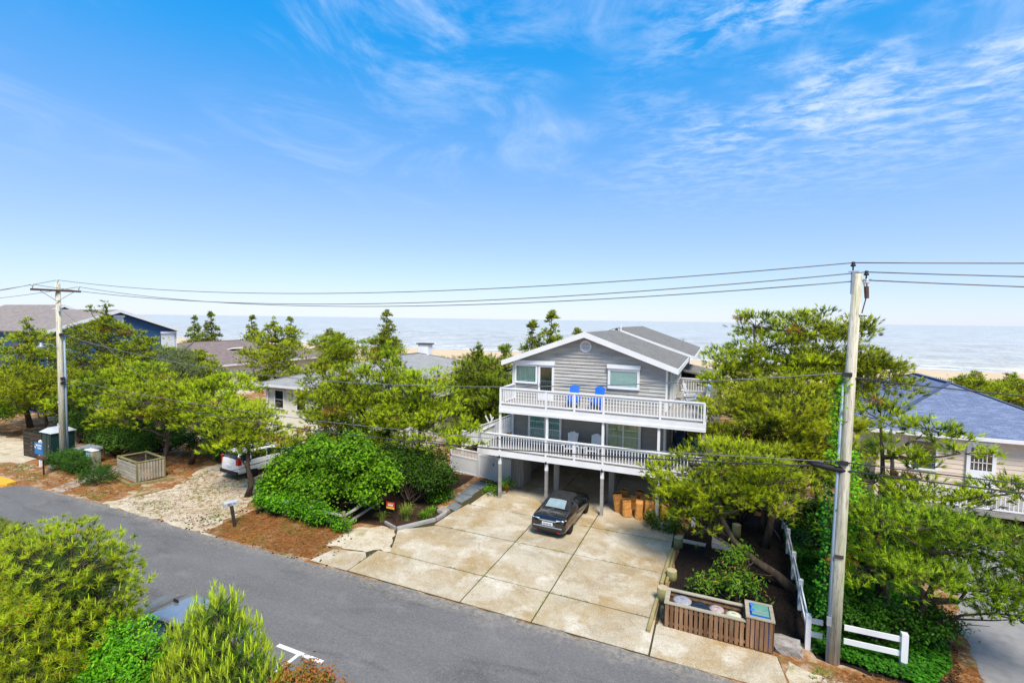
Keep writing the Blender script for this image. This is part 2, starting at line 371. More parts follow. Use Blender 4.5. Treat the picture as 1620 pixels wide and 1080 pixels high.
# ------------------------------------------------------------------ builders
def wloc(o):
    v = Vector((0, 0, 0))
    while o is not None:
        v += o.location; o = o.parent
    return v
class MB:
    def __init__(s): s.v = []; s.f = []; s.uv = None
    def add(s, vs, fs):
        b = len(s.v); s.v += [tuple(q) for q in vs]; s.f += [tuple(i + b for i in f) for f in fs]; return s
    def box(s, x0, x1, y0, y1, z0, z1):
        return s.add([(x0, y0, z0), (x1, y0, z0), (x1, y1, z0), (x0, y1, z0), (x0, y0, z1), (x1, y0, z1), (x1, y1, z1), (x0, y1, z1)],
                     [(0, 3, 2, 1), (4, 5, 6, 7), (0, 1, 5, 4), (1, 2, 6, 5), (2, 3, 7, 6), (3, 0, 4, 7)])
    def bar(s, p, q, wd, h, upv=(0, 0, 1)):
        p = Vector(p); q = Vector(q); d = (q - p).normalized(); u = Vector(upv)
        sd_ = d.cross(u)
        if sd_.length < 1e-4: sd_ = d.cross(Vector((0, 1, 0)))
        sd_.normalize(); u = sd_.cross(d)
        a = sd_ * wd / 2; b = u * h / 2
        return s.add([p - a - b, p + a - b, p + a + b, p - a + b, q - a - b, q + a - b, q + a + b, q - a + b],
                     [(3, 2, 1, 0), (4, 5, 6, 7), (0, 1, 5, 4), (1, 2, 6, 5), (2, 3, 7, 6), (3, 0, 4, 7)])
    def tube(s, pts, rad, n=6, cap=True):
        pts = [Vector(p) for p in pts]; k = len(pts)
        if not hasattr(rad, '__len__'): rad = [rad] * k
        vs = []; ref = Vector((.31, .22, .92))
        for i, p in enumerate(pts):
            d = (pts[min(i + 1, k - 1)] - pts[max(i - 1, 0)])
            d = d.normalized() if d.length > 1e-9 else Vector((0, 0, 1))
            r_ = ref if abs(d.dot(ref)) < .93 else Vector((1, 0, .1))
            a = d.cross(r_).normalized(); b = d.cross(a)
            for j in range(n):
                t = 2 * math.pi * j / n; vs.append(p + (a * math.cos(t) + b * math.sin(t)) * rad[i])
        fs = [(i * n + j, i * n + (j + 1) % n, (i + 1) * n + (j + 1) % n, (i + 1) * n + j) for i in range(k - 1) for j in range(n)]
        if cap: fs += [tuple(range(n))[::-1], tuple(range((k - 1) * n, k * n))]
        return s.add(vs, fs)
    def lathe(s, prof, n=16, c=(0, 0, 0)):
        vs = []; k = len(prof)
        for r_, z in prof:
            for j in range(n):
                t = 2 * math.pi * j / n; vs.append((c[0] + r_ * math.cos(t), c[1] + r_ * math.sin(t), c[2] + z))
        fs = [(i * n + j, i * n + (j + 1) % n, (i + 1) * n + (j + 1) % n, (i + 1) * n + j) for i in range(k - 1) for j in range(n)]
        fs += [tuple(range(n))[::-1], tuple(range((k - 1) * n, k * n))]
        return s.add(vs, fs)
    def prism(s, poly, h0, h1, axis='z'):
        n = len(poly)
        mk = {'z': lambda a, b, h: (a, b, h), 'y': lambda a, b, h: (a, h, b), 'x': lambda a, b, h: (h, a, b)}[axis]
        vs = [mk(a, b, h0) for a, b in poly] + [mk(a, b, h1) for a, b in poly]
        return s.add(vs, [tuple(range(n))[::-1], tuple(range(n, 2 * n))] + [(i, (i + 1) % n, n + (i + 1) % n, n + i) for i in range(n)])
    def build(s, name, mat, parent=None, smooth=False, bevel=0):
        off = wloc(parent) if parent else Vector((0, 0, 0))
        me = bpy.data.meshes.new(name)
        me.from_pydata([(x - off.x, y - off.y, z - off.z) for x, y, z in s.v], [], s.f); me.update()
        bm = bmesh.new(); bm.from_mesh(me); bmesh.ops.recalc_face_normals(bm, faces=bm.faces); bm.to_mesh(me); bm.free()
        if smooth: me.polygons.foreach_set('use_smooth', [True] * len(me.polygons))
        me.materials.append(MATS[mat])
        o = bpy.data.objects.new(name, me); C.objects.link(o); o.parent = parent
        if bevel:
            b = o.modifiers.new('bevel', 'BEVEL'); b.width = bevel; b.segments = 2; b.limit_method = 'ANGLE'
        return o
def tag(o, label, cat, group=None, kind=None):
    if label: o['label'] = label
    if cat: o['category'] = cat
    if group: o['group'] = group
    if kind: o['kind'] = kind
    return o
def thing(name, label, cat, loc=(0, 0, 0), group=None):
    o = bpy.data.objects.new(name, None); o.empty_display_size = .2; C.objects.link(o); o.location = loc
    return tag(o, label, cat, group)
def structure(o): o['kind'] = 'structure'; return o
def copy_tree(o, parent=None):
    c = o.copy(); C.objects.link(c); c.parent = parent
    for ch in list(o.children): copy_tree(ch, c)
    return c
def place(o, loc, rz=0, s=None):
    o.location = loc; o.rotation_euler = (0, 0, rz)
    if s: o.scale = (s, s, s) if not hasattr(s, '__len__') else s
    return o
def twin(o, name, dx, dy=0, dz=0):                     # a copy of a part that shares its mesh
    c = o.copy(); C.objects.link(c); c.location = (o.location.x + dx, o.location.y + dy, o.location.z + dz); return c
def raw_mesh(name, V, F, mat, parent=None, tint=None, kind=None):
    """V (n,3) world, F (m,k) all polygons of the same size"""
    off = wloc(parent) if parent else Vector((0, 0, 0))
    V = np.asarray(V, np.float32) - np.array(off, np.float32); F = np.asarray(F, np.int32); k = F.shape[1]
    me = bpy.data.meshes.new(name); me.vertices.add(len(V)); me.vertices.foreach_set('co', V.ravel())
    me.loops.add(F.size); me.loops.foreach_set('vertex_index', F.ravel())
    me.polygons.add(len(F)); me.polygons.foreach_set('loop_start', np.arange(0, F.size, k, dtype=np.int32))
    if tint is not None:
        at = me.attributes.new('tint', 'FLOAT', 'POINT'); at.data.foreach_set('value', np.asarray(tint, np.float32))
    me.update(calc_edges=True); me.materials.append(MATS[mat])
    o = bpy.data.objects.new(name, me); C.objects.link(o); o.parent = parent
    if kind: o['kind'] = kind
    return o
def sheet(name, poly, z, mat, rough_edge=0, step=.3, parent=None, seed=1):
    """flat sheet with an uneven rim"""
    rs = random.Random(seed); pts = []
    for i, p in enumerate(poly):
        q = poly[(i + 1) % len(poly)]; L = math.dist(p, q); n = max(1, int(L / step)) if rough_edge else 1
        nx, ny = -(q[1] - p[1]) / L, (q[0] - p[0]) / L
        for j in range(n):
            t = j / n; e = rough_edge * (rs.random() - .5) * 2 if (rough_edge and j) else 0
            pts.append((p[0] + (q[0] - p[0]) * t + nx * e, p[1] + (q[1] - p[1]) * t + ny * e))
    b = MB(); b.add([(x, y, z) for x, y in pts], [tuple(range(len(pts)))])
    o = b.build(name, mat, parent)
    return o
def roof_plane(name, pts, thick, mat, parent):
    """sloped slab with metre UVs: u along the level direction, v up the slope"""
    P = [Vector(p) for p in pts]
    nrm = (P[1] - P[0]).cross(P[2] - P[0]).normalized()
    if nrm.z < 0: nrm = -nrm
    lv = nrm.cross(Vector((0, 0, 1))).normalized() if abs(nrm.z) < .9999 else Vector((1, 0, 0)); sv = nrm.cross(lv)
    n = len(P); b = MB(); b.add(P, [tuple(range(n))]); b.add([p - nrm * thick for p in P], [tuple(range(n))[::-1]])
    for i in range(n): b.f.append((i, n + i, n + (i + 1) % n, (i + 1) % n))
    o = b.build(name, mat, parent); me = o.data; uvl = me.uv_layers.new(name='UVMap'); off = wloc(parent) if parent else Vector((0, 0, 0))
    for lp in me.loops:
        c = me.vertices[lp.vertex_index].co + off; uvl.data[lp.index].uv = (c.dot(lv), c.dot(sv))
    return o

# ------------------------------------------------------------------ foliage builders
def unit(a): return a / np.maximum(np.linalg.norm(a, axis=-1, keepdims=True), 1e-9)
def needle_tufts(cen, dirs, L, nb, wd, tint, rg, spread=(.12, .95), stem=.75):
    """tufts of narrow blades; returns V,F,tint"""
    n = len(cen); d = np.repeat(dirs, nb, 0); c = np.repeat(cen, nb, 0); m_ = n * nb
    rv = unit(rg.normal(size=(m_, 3))); pe = unit(np.cross(d, rv)); th = rg.uniform(spread[0], spread[1], (m_, 1))
    bd = d * np.cos(th) + pe * np.sin(th)
    LL = np.repeat(np.broadcast_to(L, (n,)), nb)[:, None] * rg.uniform(.65, 1.1, (m_, 1))
    base = c + d * LL * stem * rg.uniform(0, 1, (m_, 1))
    sdv = unit(np.cross(bd, unit(rg.normal(size=(m_, 3))))) * (wd / 2)
    tip = base + bd * LL
    V = np.stack([base - sdv, base + sdv, tip], 1).reshape(-1, 3); F = np.arange(m_ * 3).reshape(-1, 3)
    t = np.repeat(tint, nb)[:, None] + rg.uniform(-.12, .12, (m_, 1)); t = np.where(np.repeat(tint, nb)[:, None] > .95, 1, np.clip(t, 0, .89)); t = np.repeat(t, 3, 1).ravel()
    return V, F, t
def leaf_quads(cen, nrm, L, wd, tint, rg):
    n = len(cen); a = unit(np.cross(nrm, unit(rg.normal(size=(n, 3))))); b = np.cross(nrm, a)
    LL = (L * rg.uniform(.6, 1.15, (n, 1))); W = wd / L * LL
    dro = nrm * LL * rg.uniform(-.25, .05, (n, 1))
    V = np.stack([cen - a * LL / 2 + dro, cen + b * W / 2, cen + a * LL / 2 + dro, cen - b * W / 2], 1).reshape(-1, 3)
    return V, np.arange(n * 4).reshape(-1, 4), np.repeat(np.clip(tint, 0, 1), 4)
def on_lobe(lobe, n, rg, zmin=-.45, inner=.55):
    c = np.array(lobe[:3]); r = np.array(lobe[3:6])
    d = unit(rg.normal(size=(n * 3, 3))); d = d[d[:, 2] > zmin][:n]
    k = rg.uniform(inner, 1.05, (len(d), 1)) ** .6 * rg.choice([1, 1, 1.12, 1.25], (len(d), 1))
    return c + d * r * k, d
def auto_lobes(h, r, z0, rg, n=9, shape='cone'):
    out = []; n = n + 3
    for i in range(n):
        t = (i + .5) / n
        z = z0 + (h - z0) * t * .96
        if shape == 'cone': rr = r * (1 - t) ** .85 * .85 + .15
        elif shape == 'flat': rr = r * (.55 + .45 * math.sin(math.pi * min(1, t * 1.15)))
        else: rr = r * math.sqrt(max(.08, 1 - (2 * t - .85) ** 2 * .9)) * .85
        for q in range(2 if rr > .9 else 1):
            a = i * 2.4 + q * 3.0 + rg.uniform(-.6, .6)
            dd = rr * rg.uniform(.45, .72); s = max(.30, rr * rg.uniform(.42, .56))
            out.append((dd * math.cos(a), dd * math.sin(a), min(z + rg.uniform(-.25, .25), h - s * .5), s, s, s * .66 + .08))
    for q in range(4 if shape != 'flat' else 0):
        a = q * 1.6 + rg.uniform(0, 1); dd = rg.uniform(.1, .5) * r * .5 if q else 0
        out.append((dd * math.cos(a), dd * math.sin(a), h - .30 - dd * .9, .10, .10, .42))
    return out
def limb(b, p, q, r_, rg, k=5, sag=.0):
    p = np.array(p, float); q = np.array(q, float); L = np.linalg.norm(q - p); pts = []
    for i in range(k + 1):
        t = i / k; w_ = math.sin(math.pi * t) * L * .06
        pts.append(p + (q - p) * t + np.array([rg.normal() * w_, rg.normal() * w_, -sag * L * math.sin(math.pi * t)]))
    b.tube(pts, [r_ * (1 - .75 * i / k) for i in range(k + 1)], 6, True); return pts
def pine(label, base, lobes, seed, trunk=.16, dens=3.2, tl=.215, nb=15, wd=.026, mat='pine_needles', group='pine trees', trunk_path=None,
         dead=3, tip=.0, name='pine_tree', tuft=21, padr=.40, cat='pine tree', bark='bark', bare=None, upward=.75):
    """lobes: (dx, dy, z, rx, ry, rz) about the base"""
    rg = np.random.default_rng(seed); bx, by, bz = base
    t = thing(name, label, cat, base, group)
    Lb = [(bx + l[0], by + l[1], bz + l[2], *l[3:6]) for l in lobes]
    top = max(Lb, key=lambda l: l[2])
    b = MB()
    if trunk_path is None:
        tp = [np.array([bx, by, bz - .1])]
        for i in range(1, 6):
            f = i / 5; tp.append(np.array([bx + (top[0] - bx) * f + rg.normal() * .12, by + (top[1] - by) * f + rg.normal() * .12, bz + (top[2] - bz) * f]))
    else: tp = [np.array(p, float) for p in trunk_path]
    b.tube(tp, [trunk * (1.25 if i == 0 else 1 - .8 * i / (len(tp) - 1)) for i in range(len(tp))], 8)
    b.build('trunk', bark, t, True)
    b = MB(); cs = []; ds = []; tn = []
    for l in Lb:
        c = np.array(l[:3]); zt = c[2] - .45 * math.hypot(c[0] - bx, c[1] - by) - .2
        best = min(tp, key=lambda p: abs(p[2] - zt))
        if np.linalg.norm(best - c) > .3: limb(b, best, c, max(.03, trunk * .42), rg, 5, .03)
        A = 4 * math.pi * ((l[3] * l[4]) ** .8 + (l[3] * l[5]) ** .8 + (l[4] * l[5]) ** .8) / 3
        npad = max(5, int(A * dens * .55 / min(1, .45 + l[3] * .6)))
        pc, pd = on_lobe(l, npad, rg)
        for p, d in zip(pc, pd):
            b.tube([c + (p - c) * .15, (c + p) / 2 + rg.normal(size=3) * .05, p], [.022, .016, .008], 3, False)
            fs_ = min(1, .22 + l[3] * .75); n = max(4, int(tuft * rg.uniform(.6, 1.3) * fs_)); pr = padr * rg.uniform(.7, 1.25) * fs_; dead_pad = rg.random() < .018
            q = rg.normal(size=(n, 3)) * np.array([pr * .60, pr * .60, pr * .27])
            cs.append(p + q); dd = unit(q * np.array([1, 1, .3]) / pr + d * .55 + np.array([0, 0, upward]) + rg.normal(size=(n, 3)) * .22); ds.append(dd)
            tn.append(np.clip(rg.normal(.45, .16) + np.where(rg.random(n) < .50, rg.uniform(.15, .5, n), rg.uniform(-.45, .0, n)) + (q[:, 2] / pr) * .35, .0, .88) if not dead_pad else np.ones(n))  # pad undersides tinted darker, shade put into the needle colour
    for i in range(dead):
        a = rg.uniform(0, 6.28); p = tp[min(len(tp) - 1, 1 + i % max(1, len(tp) - 2))]; ln = rg.uniform(.8, 1.8)
        limb(b, p, p + np.array([math.cos(a) * ln, math.sin(a) * ln, rg.uniform(-.1, .5)]), .028, rg, 4)
    b.build('branches', bark, t, True)
    if bare:
        b = MB()
        for pts, r_ in bare: b.tube(pts, [r_ * (1 - .6 * i / (len(pts) - 1)) for i in range(len(pts))], 6)
        b.build('bare_branch', 'pale_bark', t, True)
    cs = np.concatenate(cs); ds = np.concatenate(ds); tn = np.concatenate(tn)
    if tip > 0:
        k = rg.random(len(tn)) < tip; tn = np.where(k, .5, tn)
    V, F, tt = needle_tufts(cs, ds, tl, nb, wd, tn, rg)
    if tip > 0:                                            # brown candle tips in the heart of some tufts
        k2 = np.where(rg.random(len(cs)) < tip)[0]
        V2, F2, t2 = needle_tufts(cs[k2] + ds[k2] * tl * .25, ds[k2], tl * .55, 5, wd * 1.1, np.ones(len(k2)) * 1.1, rg, (.05, .5))
        V = np.concatenate([V, V2]); F = np.concatenate([F, F2 + len(V) - len(V2)]); tt = np.concatenate([tt, np.ones_like(t2)])
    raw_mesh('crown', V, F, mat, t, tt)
    return t
def bush(label, base, lobes, seed, leaf=.10, dens=260, mat='broad_leaves', group=None, name='shrub', cat='shrub', wr=.62, twig=14, clump=.13, needle=False, up_=.5, bark='bark', stem=.05):
    rg = np.random.default_rng(seed); bx, by, bz = base
    t = thing(name, label, cat, base, group); b = MB(); cs = []; ns = []; tn = []
    big = []
    for l in lobes:                                         # large masses break up into uneven smaller ones
        if l[3] < .8: big.append(l); continue
        for q in range(5):
            d = unit(rg.normal(size=3)); d[2] = abs(d[2]) * .8 if q else .2; k = rg.uniform(.42, .62)
            big.append((l[0] + d[0] * l[3] * .58, l[1] + d[1] * l[4] * .58, l[2] + d[2] * l[5] * .55, l[3] * k, l[4] * k, l[5] * k))
    for l in list(big):                                     # stray shoots break the outline
        if l[3] < .3: continue
        for q in range(2):
            d = unit(rg.normal(size=3)); d[2] = abs(d[2]); k = rg.uniform(.16, .30) * (1 if l[3] > .5 else .8)
            big.append((l[0] + d[0] * l[3] * 1.12, l[1] + d[1] * l[4] * 1.12, l[2] + d[2] * l[5] * 1.15, k * .8, k * .8, k))
    for l in big:
        l = (bx + l[0], by + l[1], bz + l[2], *l[3:6]); c = np.array(l[:3])
        limb(b, (bx + rg.normal() * .08, by + rg.normal() * .08, bz - .05), c, stem, rg, 4)
        A = 4 * math.pi * ((l[3] * l[4]) ** .8 + (l[3] * l[5]) ** .8 + (l[4] * l[5]) ** .8) / 3
        n = int(A * dens); nc = max(6, n // 9)
        pc, pd = on_lobe(l, nc, rg, -.55, .45)
        for k in rg.choice(len(pc), min(twig, len(pc)), False): b.tube([c, (c + pc[k]) / 2 + rg.normal(size=3) * .04, pc[k]], [.014, .010, .005], 3, False)
        tc_ = np.clip(rg.normal(.45, .22, len(pc)), 0, 1)
        q = rg.normal(size=(len(pc), 9, 3)) * clump
        cs.append((pc[:, None] + q).reshape(-1, 3)); ns.append(unit(pd[:, None] * .6 + np.array([0, 0, up_]) + rg.normal(size=q.shape) * .45).reshape(-1, 3))
        tn.append((tc_[:, None] + rg.normal(size=(len(pc), 9)) * .16 + q[..., 2] / clump * .06).ravel())
    b.build('stems', bark, t, True)
    cs = np.concatenate(cs); ns = np.concatenate(ns); tn = np.clip(np.concatenate(tn), 0, 1)
    if needle: V, F, tt = needle_tufts(cs, ns, leaf, 6, leaf * .13, tn * .88, rg)
    else: V, F, tt = leaf_quads(cs, ns, leaf, leaf * wr, tn, rg)
    raw_mesh('foliage', V, F, mat, t, tt)
    return t

def near_pine(label, base, lobes, seed, n, L, nb, wd, mat, tipn=.25, trunk=.12, upw=.45, shoot=False, inner=700):
    """a pine near enough to show each rosette of needles: one tuft per shoot over the crown, older needles inside tinted dark as crown shade"""
    rg = np.random.default_rng(seed); bx, by, bz = base; t = thing('pine_tree', label, 'pine tree', base, 'pines in the foreground')
    Lb = [(bx + l[0], by + l[1], bz + l[2], *l[3:6]) for l in lobes]; top = max(Lb, key=lambda l: l[2]); b = MB()
    tp = [np.array([bx, by, bz - .1]) + (np.array(top[:3]) - [bx, by, bz]) * f + rg.normal(size=3) * .04 for f in (0, .25, .5, .75, 1)]
    b.tube(tp, [trunk * (1.2 - i * .24) for i in range(5)], 8); b.build('trunk', 'bark', t, True)
    area = np.array([l[3] * l[4] + l[3] * l[5] + l[4] * l[5] for l in Lb]); area /= area.sum()
    cs, ds = [], []; b = MB()
    for l, a in zip(Lb, area):
        c = np.array(l[:3]); limb(b, min(tp, key=lambda p: abs(p[2] - c[2] + .4)), c, trunk * .35, rg, 4)
        p, d = on_lobe((*l[:3], *l[3:6]), max(6, int(n * a)), rg, -.5, .9)
        for k in range(0, len(p), 3): b.tube([c, (c + p[k]) / 2 + rg.normal(size=3) * .03, p[k]], [.014, .01, .006], 3, False)
        cs.append(p); ds.append(d)
    cs = np.concatenate(cs); ds = np.concatenate(ds)
    keep = np.ones(len(cs), bool)                              # drop shoots buried deep in another lobe
    for l in Lb: keep &= (((cs - np.array(l[:3])) / (np.array(l[3:6]) * .72)) ** 2).sum(1) > 1
    cs, ds = cs[keep], ds[keep]
    b.build('branches', 'bark', t, True)
    ax = unit(ds * (.25 if shoot else 1) + np.array([0, 0, 1.0 if shoot else upw]) + rg.normal(size=ds.shape) * .10)
    tn = np.clip(rg.normal(.58, .22, len(cs)), .08, .86); sc_ = rg.uniform(.75, 1.2, len(cs))
    if shoot: V, F, tt = needle_tufts(cs - ax * L * .8, ax, L * sc_, nb, wd, tn, rg, (.12, .55), 1.3)
    else: V, F, tt = needle_tufts(cs, ax, L * sc_, nb, wd, tn, rg, (.25, 1.35), .25)
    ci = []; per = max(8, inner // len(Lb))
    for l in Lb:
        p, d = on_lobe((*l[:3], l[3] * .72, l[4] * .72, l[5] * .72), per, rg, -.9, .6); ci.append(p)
    ci = np.concatenate(ci); V2, F2, t2 = needle_tufts(ci, unit(rg.normal(size=ci.shape) + [0, 0, .4]), L * 1.25, 12, wd * 1.3, rg.uniform(0, .16, len(ci)), rg, (.2, 1.3), .3)  # heart needles get the darkest tint, painting the crown's inner shade
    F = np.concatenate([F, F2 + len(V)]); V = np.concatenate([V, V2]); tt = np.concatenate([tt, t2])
    k = np.where(rg.random(len(cs)) < tipn)[0]
    if not shoot:
        V3, F3, t3 = needle_tufts(cs[k] + ax[k] * L * .12, ax[k], np.ones(len(k)) * L * .48, 8, wd * 2.0, np.ones(len(k)), rg, (.02, .6), .2); t3 = np.ones_like(t3)
        F = np.concatenate([F, F3 + len(V)]); V = np.concatenate([V, V3]); tt = np.concatenate([tt, t3])
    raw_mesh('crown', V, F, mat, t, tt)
    V = []; F = []; tt = []                                    # upright candles
    for q in k[:: 1 if shoot else 3]:
        c = cs[q] + ax[q] * L * .2; H_ = rg.uniform(.7, 1.5) * L; i0 = len(V); dx, dy = rg.normal(size=2) * .02
        for z, r_ in ((0, .010), (H_ * .6, .012), (H_, .004)):
            for j in range(4): V.append((c[0] + dx * z / H_ + r_ * math.cos(j * 1.571), c[1] + dy * z / H_ + r_ * math.sin(j * 1.571), c[2] + z))
        for i in range(2):
            for j in range(4): F.append((i0 + i * 4 + j, i0 + i * 4 + (j + 1) % 4, i0 + i * 4 + 4 + (j + 1) % 4, i0 + i * 4 + 4 + j))
        tt += [rg.uniform(.7, .86)] * 12
    raw_mesh('candles', V, F, mat, t, tt, 'stuff')
    return t
# ================================================================== SETTING
xs = np.unique(np.concatenate([np.linspace(-900, -160, 14), np.linspace(-160, 110, 109), np.linspace(110, 900, 14)]))
ys = np.unique(np.concatenate([np.linspace(-120, 50, 18), np.linspace(50, 190, 71), np.linspace(190, 300, 6)]))
GX, GY = np.meshgrid(xs, ys)
GZ = np.interp(GY, [-120, 55, 80, 100, 116, 126, 150, 180, 230, 300], [0, 0, -.5, -.4, -1.2, -1.8, -2.2, -3.15, -6, -8])
dn = np.sin(GX * .13 + GY * .09) * .35 + np.sin(GX * .31 - GY * .21 + 1.3) * .22 + np.sin(GX * .07 + 2.) * .3
GZ += dn * np.interp(GY, [55, 75, 110, 122, 300], [0, 1, 1, 0, 0])
nx, ny = len(xs), len(ys)
ii = (np.arange(ny - 1)[:, None] * nx + np.arange(nx - 1)[None]).ravel()
gr = raw_mesh('ground', np.stack([GX, GY, GZ], -1).reshape(-1, 3), np.stack([ii, ii + 1, ii + nx + 1, ii + nx], 1), 'pine_straw')
gr.data.polygons.foreach_set('use_smooth', [True] * len(gr.data.polygons)); structure(gr)

# sea: finely waved near the shore, flat far out
xs = np.unique(np.concatenate([np.linspace(-500, -240, 20), np.linspace(-240, 140, 201), np.linspace(140, 500, 26)])); ys = np.concatenate([np.linspace(160, 220, 101), np.linspace(223, 420, 60)])
GX, GY = np.meshgrid(xs, ys); rg = np.random.default_rng(3)
GZ = np.full_like(GX, -3.0)
for k in range(26):
    wl_ = rg.uniform(3.0, 11); a = rg.normal() * .45 - math.pi / 2; ph = rg.uniform(0, 6.28)
    GZ += .016 * wl_ ** .7 * np.sin((GX * math.cos(a) + GY * math.sin(a)) * 6.283 / wl_ + ph)
for y0, amp, wd_, fr in ((183, .55, 1.5, .021), (189, .42, 1.8, .017), (177.5, .22, 1.0, .03)):
    yc = y0 + 1.6 * np.sin(GX * .05 + y0) + .8 * np.sin(GX * .13); am = amp * np.clip(np.sin(GX * fr + y0 * .7) * 1.1 + .15, 0, 1)
    GZ += am * np.exp(-((GY - yc) / wd_) ** 2)
nx, ny = len(xs), len(ys); ii = (np.arange(ny - 1)[:, None] * nx + np.arange(nx - 1)[None]).ravel()
GZ[-1, :] = -3.0; GZ[:, 0] = -3; GZ[:, -1] = -3
V = np.stack([GX, GY, GZ], -1).reshape(-1, 3); F = np.stack([ii, ii + 1, ii + nx + 1, ii + nx], 1)
b0 = len(V); far = np.array([[-500, 420, -3], [500, 420, -3], [30000, 40000, -3], [-30000, 40000, -3], [500, 160, -3], [30000, 160, -3], [-500, 160, -3], [-30000, 160, -3]], float)
V = np.concatenate([V, far]); F = np.concatenate([F, [[b0, b0 + 1, b0 + 2, b0 + 3], [b0 + 4, b0 + 5, b0 + 2, b0 + 1], [b0 + 7, b0 + 6, b0, b0 + 3]]])
sea = raw_mesh('sea', V, F, 'sea_water'); sea.data.polygons.foreach_set('use_smooth', [True] * len(sea.data.polygons)); structure(sea)
b = MB(); rg = np.random.default_rng(5)                     # broken foam along the shore
for y0, wd_, n in ((181.2, .75, 90), (187.6, .55, 46), (177.0, .9, 110), (174.5, .35, 60)):
    for k in range(n):
        x = rg.uniform(-230, 130); L = rg.uniform(2, 8); ww = wd_ * rg.uniform(.4, 1.2); pts = []
        if math.sin(x * .021 + y0 * .7) < -.35 and y0 > 180: continue
        m_ = 9; yc = lambda q: y0 + 1.6 * math.sin(q * .05 + y0) + .8 * math.sin(q * .13)
        up_p = []; lo_p = []
        for i in range(m_):
            q = x + L * i / (m_ - 1); e = math.sin(math.pi * i / (m_ - 1)) * ww / 2 + .02; z = -2.42 if y0 > 180 else -2.78
            up_p.append((q, yc(q) + e * rg.uniform(.5, 1.3), z + .1)); lo_p.append((q, yc(q) - e * rg.uniform(.5, 1.3), z))
        b.add(up_p + lo_p, [(i, i + 1, m_ + i + 1, m_ + i) for i in range(m_ - 1)])
tag(b.build('surf_foam', 'foam'), 'white broken foam where small waves meet the beach', 'foam', kind='stuff')

# road, kerb, marking
structure(sheet('road', [(-260, 7.2), (120, 7.2), (120, 14.35), (60, 14.35), (0, 14.38), (-10, 14.4), (-22, 14.2), (-30, 14.25), (-36.8, 14.0), (-37.4, 13.1), (-44, 12.9), (-60, 13.4), (-260, 14)], .012, 'asphalt', .07, .35, seed=4))
b = MB(); b.box(-12.02, -10.24, 10.14, 10.28, .014, .0165); b.box(-11.18, -11.06, 7.6, 10.138, .014, .0165)
structure(b.build('parking_marking', 'white_paint_road'))
b = MB(); b.prism([(-52, 12.9), (-37.7, 13.15), (-37.4, 13.5), (-37.5, 13.95), (-38.2, 14.0), (-52, 13.75)], 0, .15); structure(b.build('painted_kerb', 'yellow_paint', bevel=.02))

# driveway: each slab a piece
dw = structure(sheet('driveway', [(-15.05, 14.40), (2.05, 14.42), (1.95, 15.9), (-1.55, 16.0), (-1.55, 26.2), (-13.3, 26.2), (-12.6, 21.5), (-12.7, 19.6), (-13.7, 18.2), (-13.2, 16.3), (-14.85, 15.5)], .010, 'joint_dirt', .03, .4))
JX = [-13.15, -8.09, -5.39, -1.62]; JY = [14.42, 16.3, 19.45, 22.42, 26.3]; gp = .022
def slab(poly, dz=0):
    b = MB(); b.prism(poly, .0, .030 + dz); return b.build('slab', 'concrete_aggregate', dw)
for i in range(3):
    for j in range(4):
        x0, x1, y0, y1 = JX[i] + gp, JX[i + 1] - gp, JY[j] + gp, JY[j + 1] - gp
        if i == 0 and j == 1: poly = [(-12.55, y0), (x1, y0), (x1, y1), (-12.2, y1), (-12.65, 19.0), (-13.62, 18.30), (-13.05, 17.3)]
        elif i == 0 and j == 2: poly = [(-12.35, y0), (x1, y0), (x1, y1), (-12.1, y1), (-12.3, 21)]
        elif i == 0 and j == 3: poly = [(-12.0, y0), (x1, y0), (x1, y1), (-11.9, y1)]
        else: poly = [(x0, y0), (x1, y0), (x1, y1), (x0, y1)]
        slab(poly, random.uniform(-.006, .006))
slab([(-15.1, 14.42), (-13.17, 14.42), (-13.17, 15.55), (-13.5, 15.9), (-14.9, 15.55)])
slab([(-1.58, 14.42), (2.1, 14.44), (2.0, 15.3), (1.9, 15.95), (-1.58, 16.05)], -.004)
for i, (x0, x1) in enumerate(((-11.0, -8.12), (-8.06, -5.42), (-5.36, -2.3))): slab([(x0, 26.34), (x1, 26.34), (x1, 31.3), (x0, 31.3)])
sheet('sandy_patch', [(-15.6, 15.7), (-13.5, 15.95), (-13.1, 16.4), (-12.6, 16.35), (-13.15, 17.3), (-13.75, 18.2), (-14.6, 18.3), (-15.9, 17.2)], .016, 'shell_gravel', .10, .25)['kind'] = 'structure'
structure(sheet('gravel_drive', [(-29.6, 14.2), (-20.6, 14.15), (-21.6, 15.3), (-22.4, 17.2), (-23.4, 19), (-24, 24), (-24, 34), (-30, 34), (-30.6, 24), (-30.6, 20.5), (-28.6, 17.2)], .008, 'shell_gravel', .22, .3, seed=2))
structure(sheet('gravel_lot', [(-48, 14.2), (-42.2, 16.0), (-43, 17.5), (-47, 19.0), (-80, 19.5), (-80, 14.2)], .008, 'shell_gravel', .25, .4, seed=6))
structure(sheet('footpath', [(-34.6, 14.3), (-33.4, 14.3), (-35.2, 18.4), (-38.5, 26), (-39.7, 25.6), (-36.2, 18.0)], .012, 'path_concrete', .02, .5))
structure(sheet('mulch_bed', [(-1.45, 17.0), (2.9, 17.0), (3.0, 20), (3.1, 27.5), (-.6, 27.5), (-1.3, 22.5)], .014, 'mulch', .06, .3))
structure(sheet('planting_bed', [(-16.2, 18.0), (-14.6, 18.35), (-13.7, 18.3), (-12.65, 19.8), (-12.6, 20.9), (-13.4, 21.4), (-13.9, 23.5), (-13.9, 26.6), (-18, 26.6), (-19, 20)], .012, 'red_mulch', .08, .3))
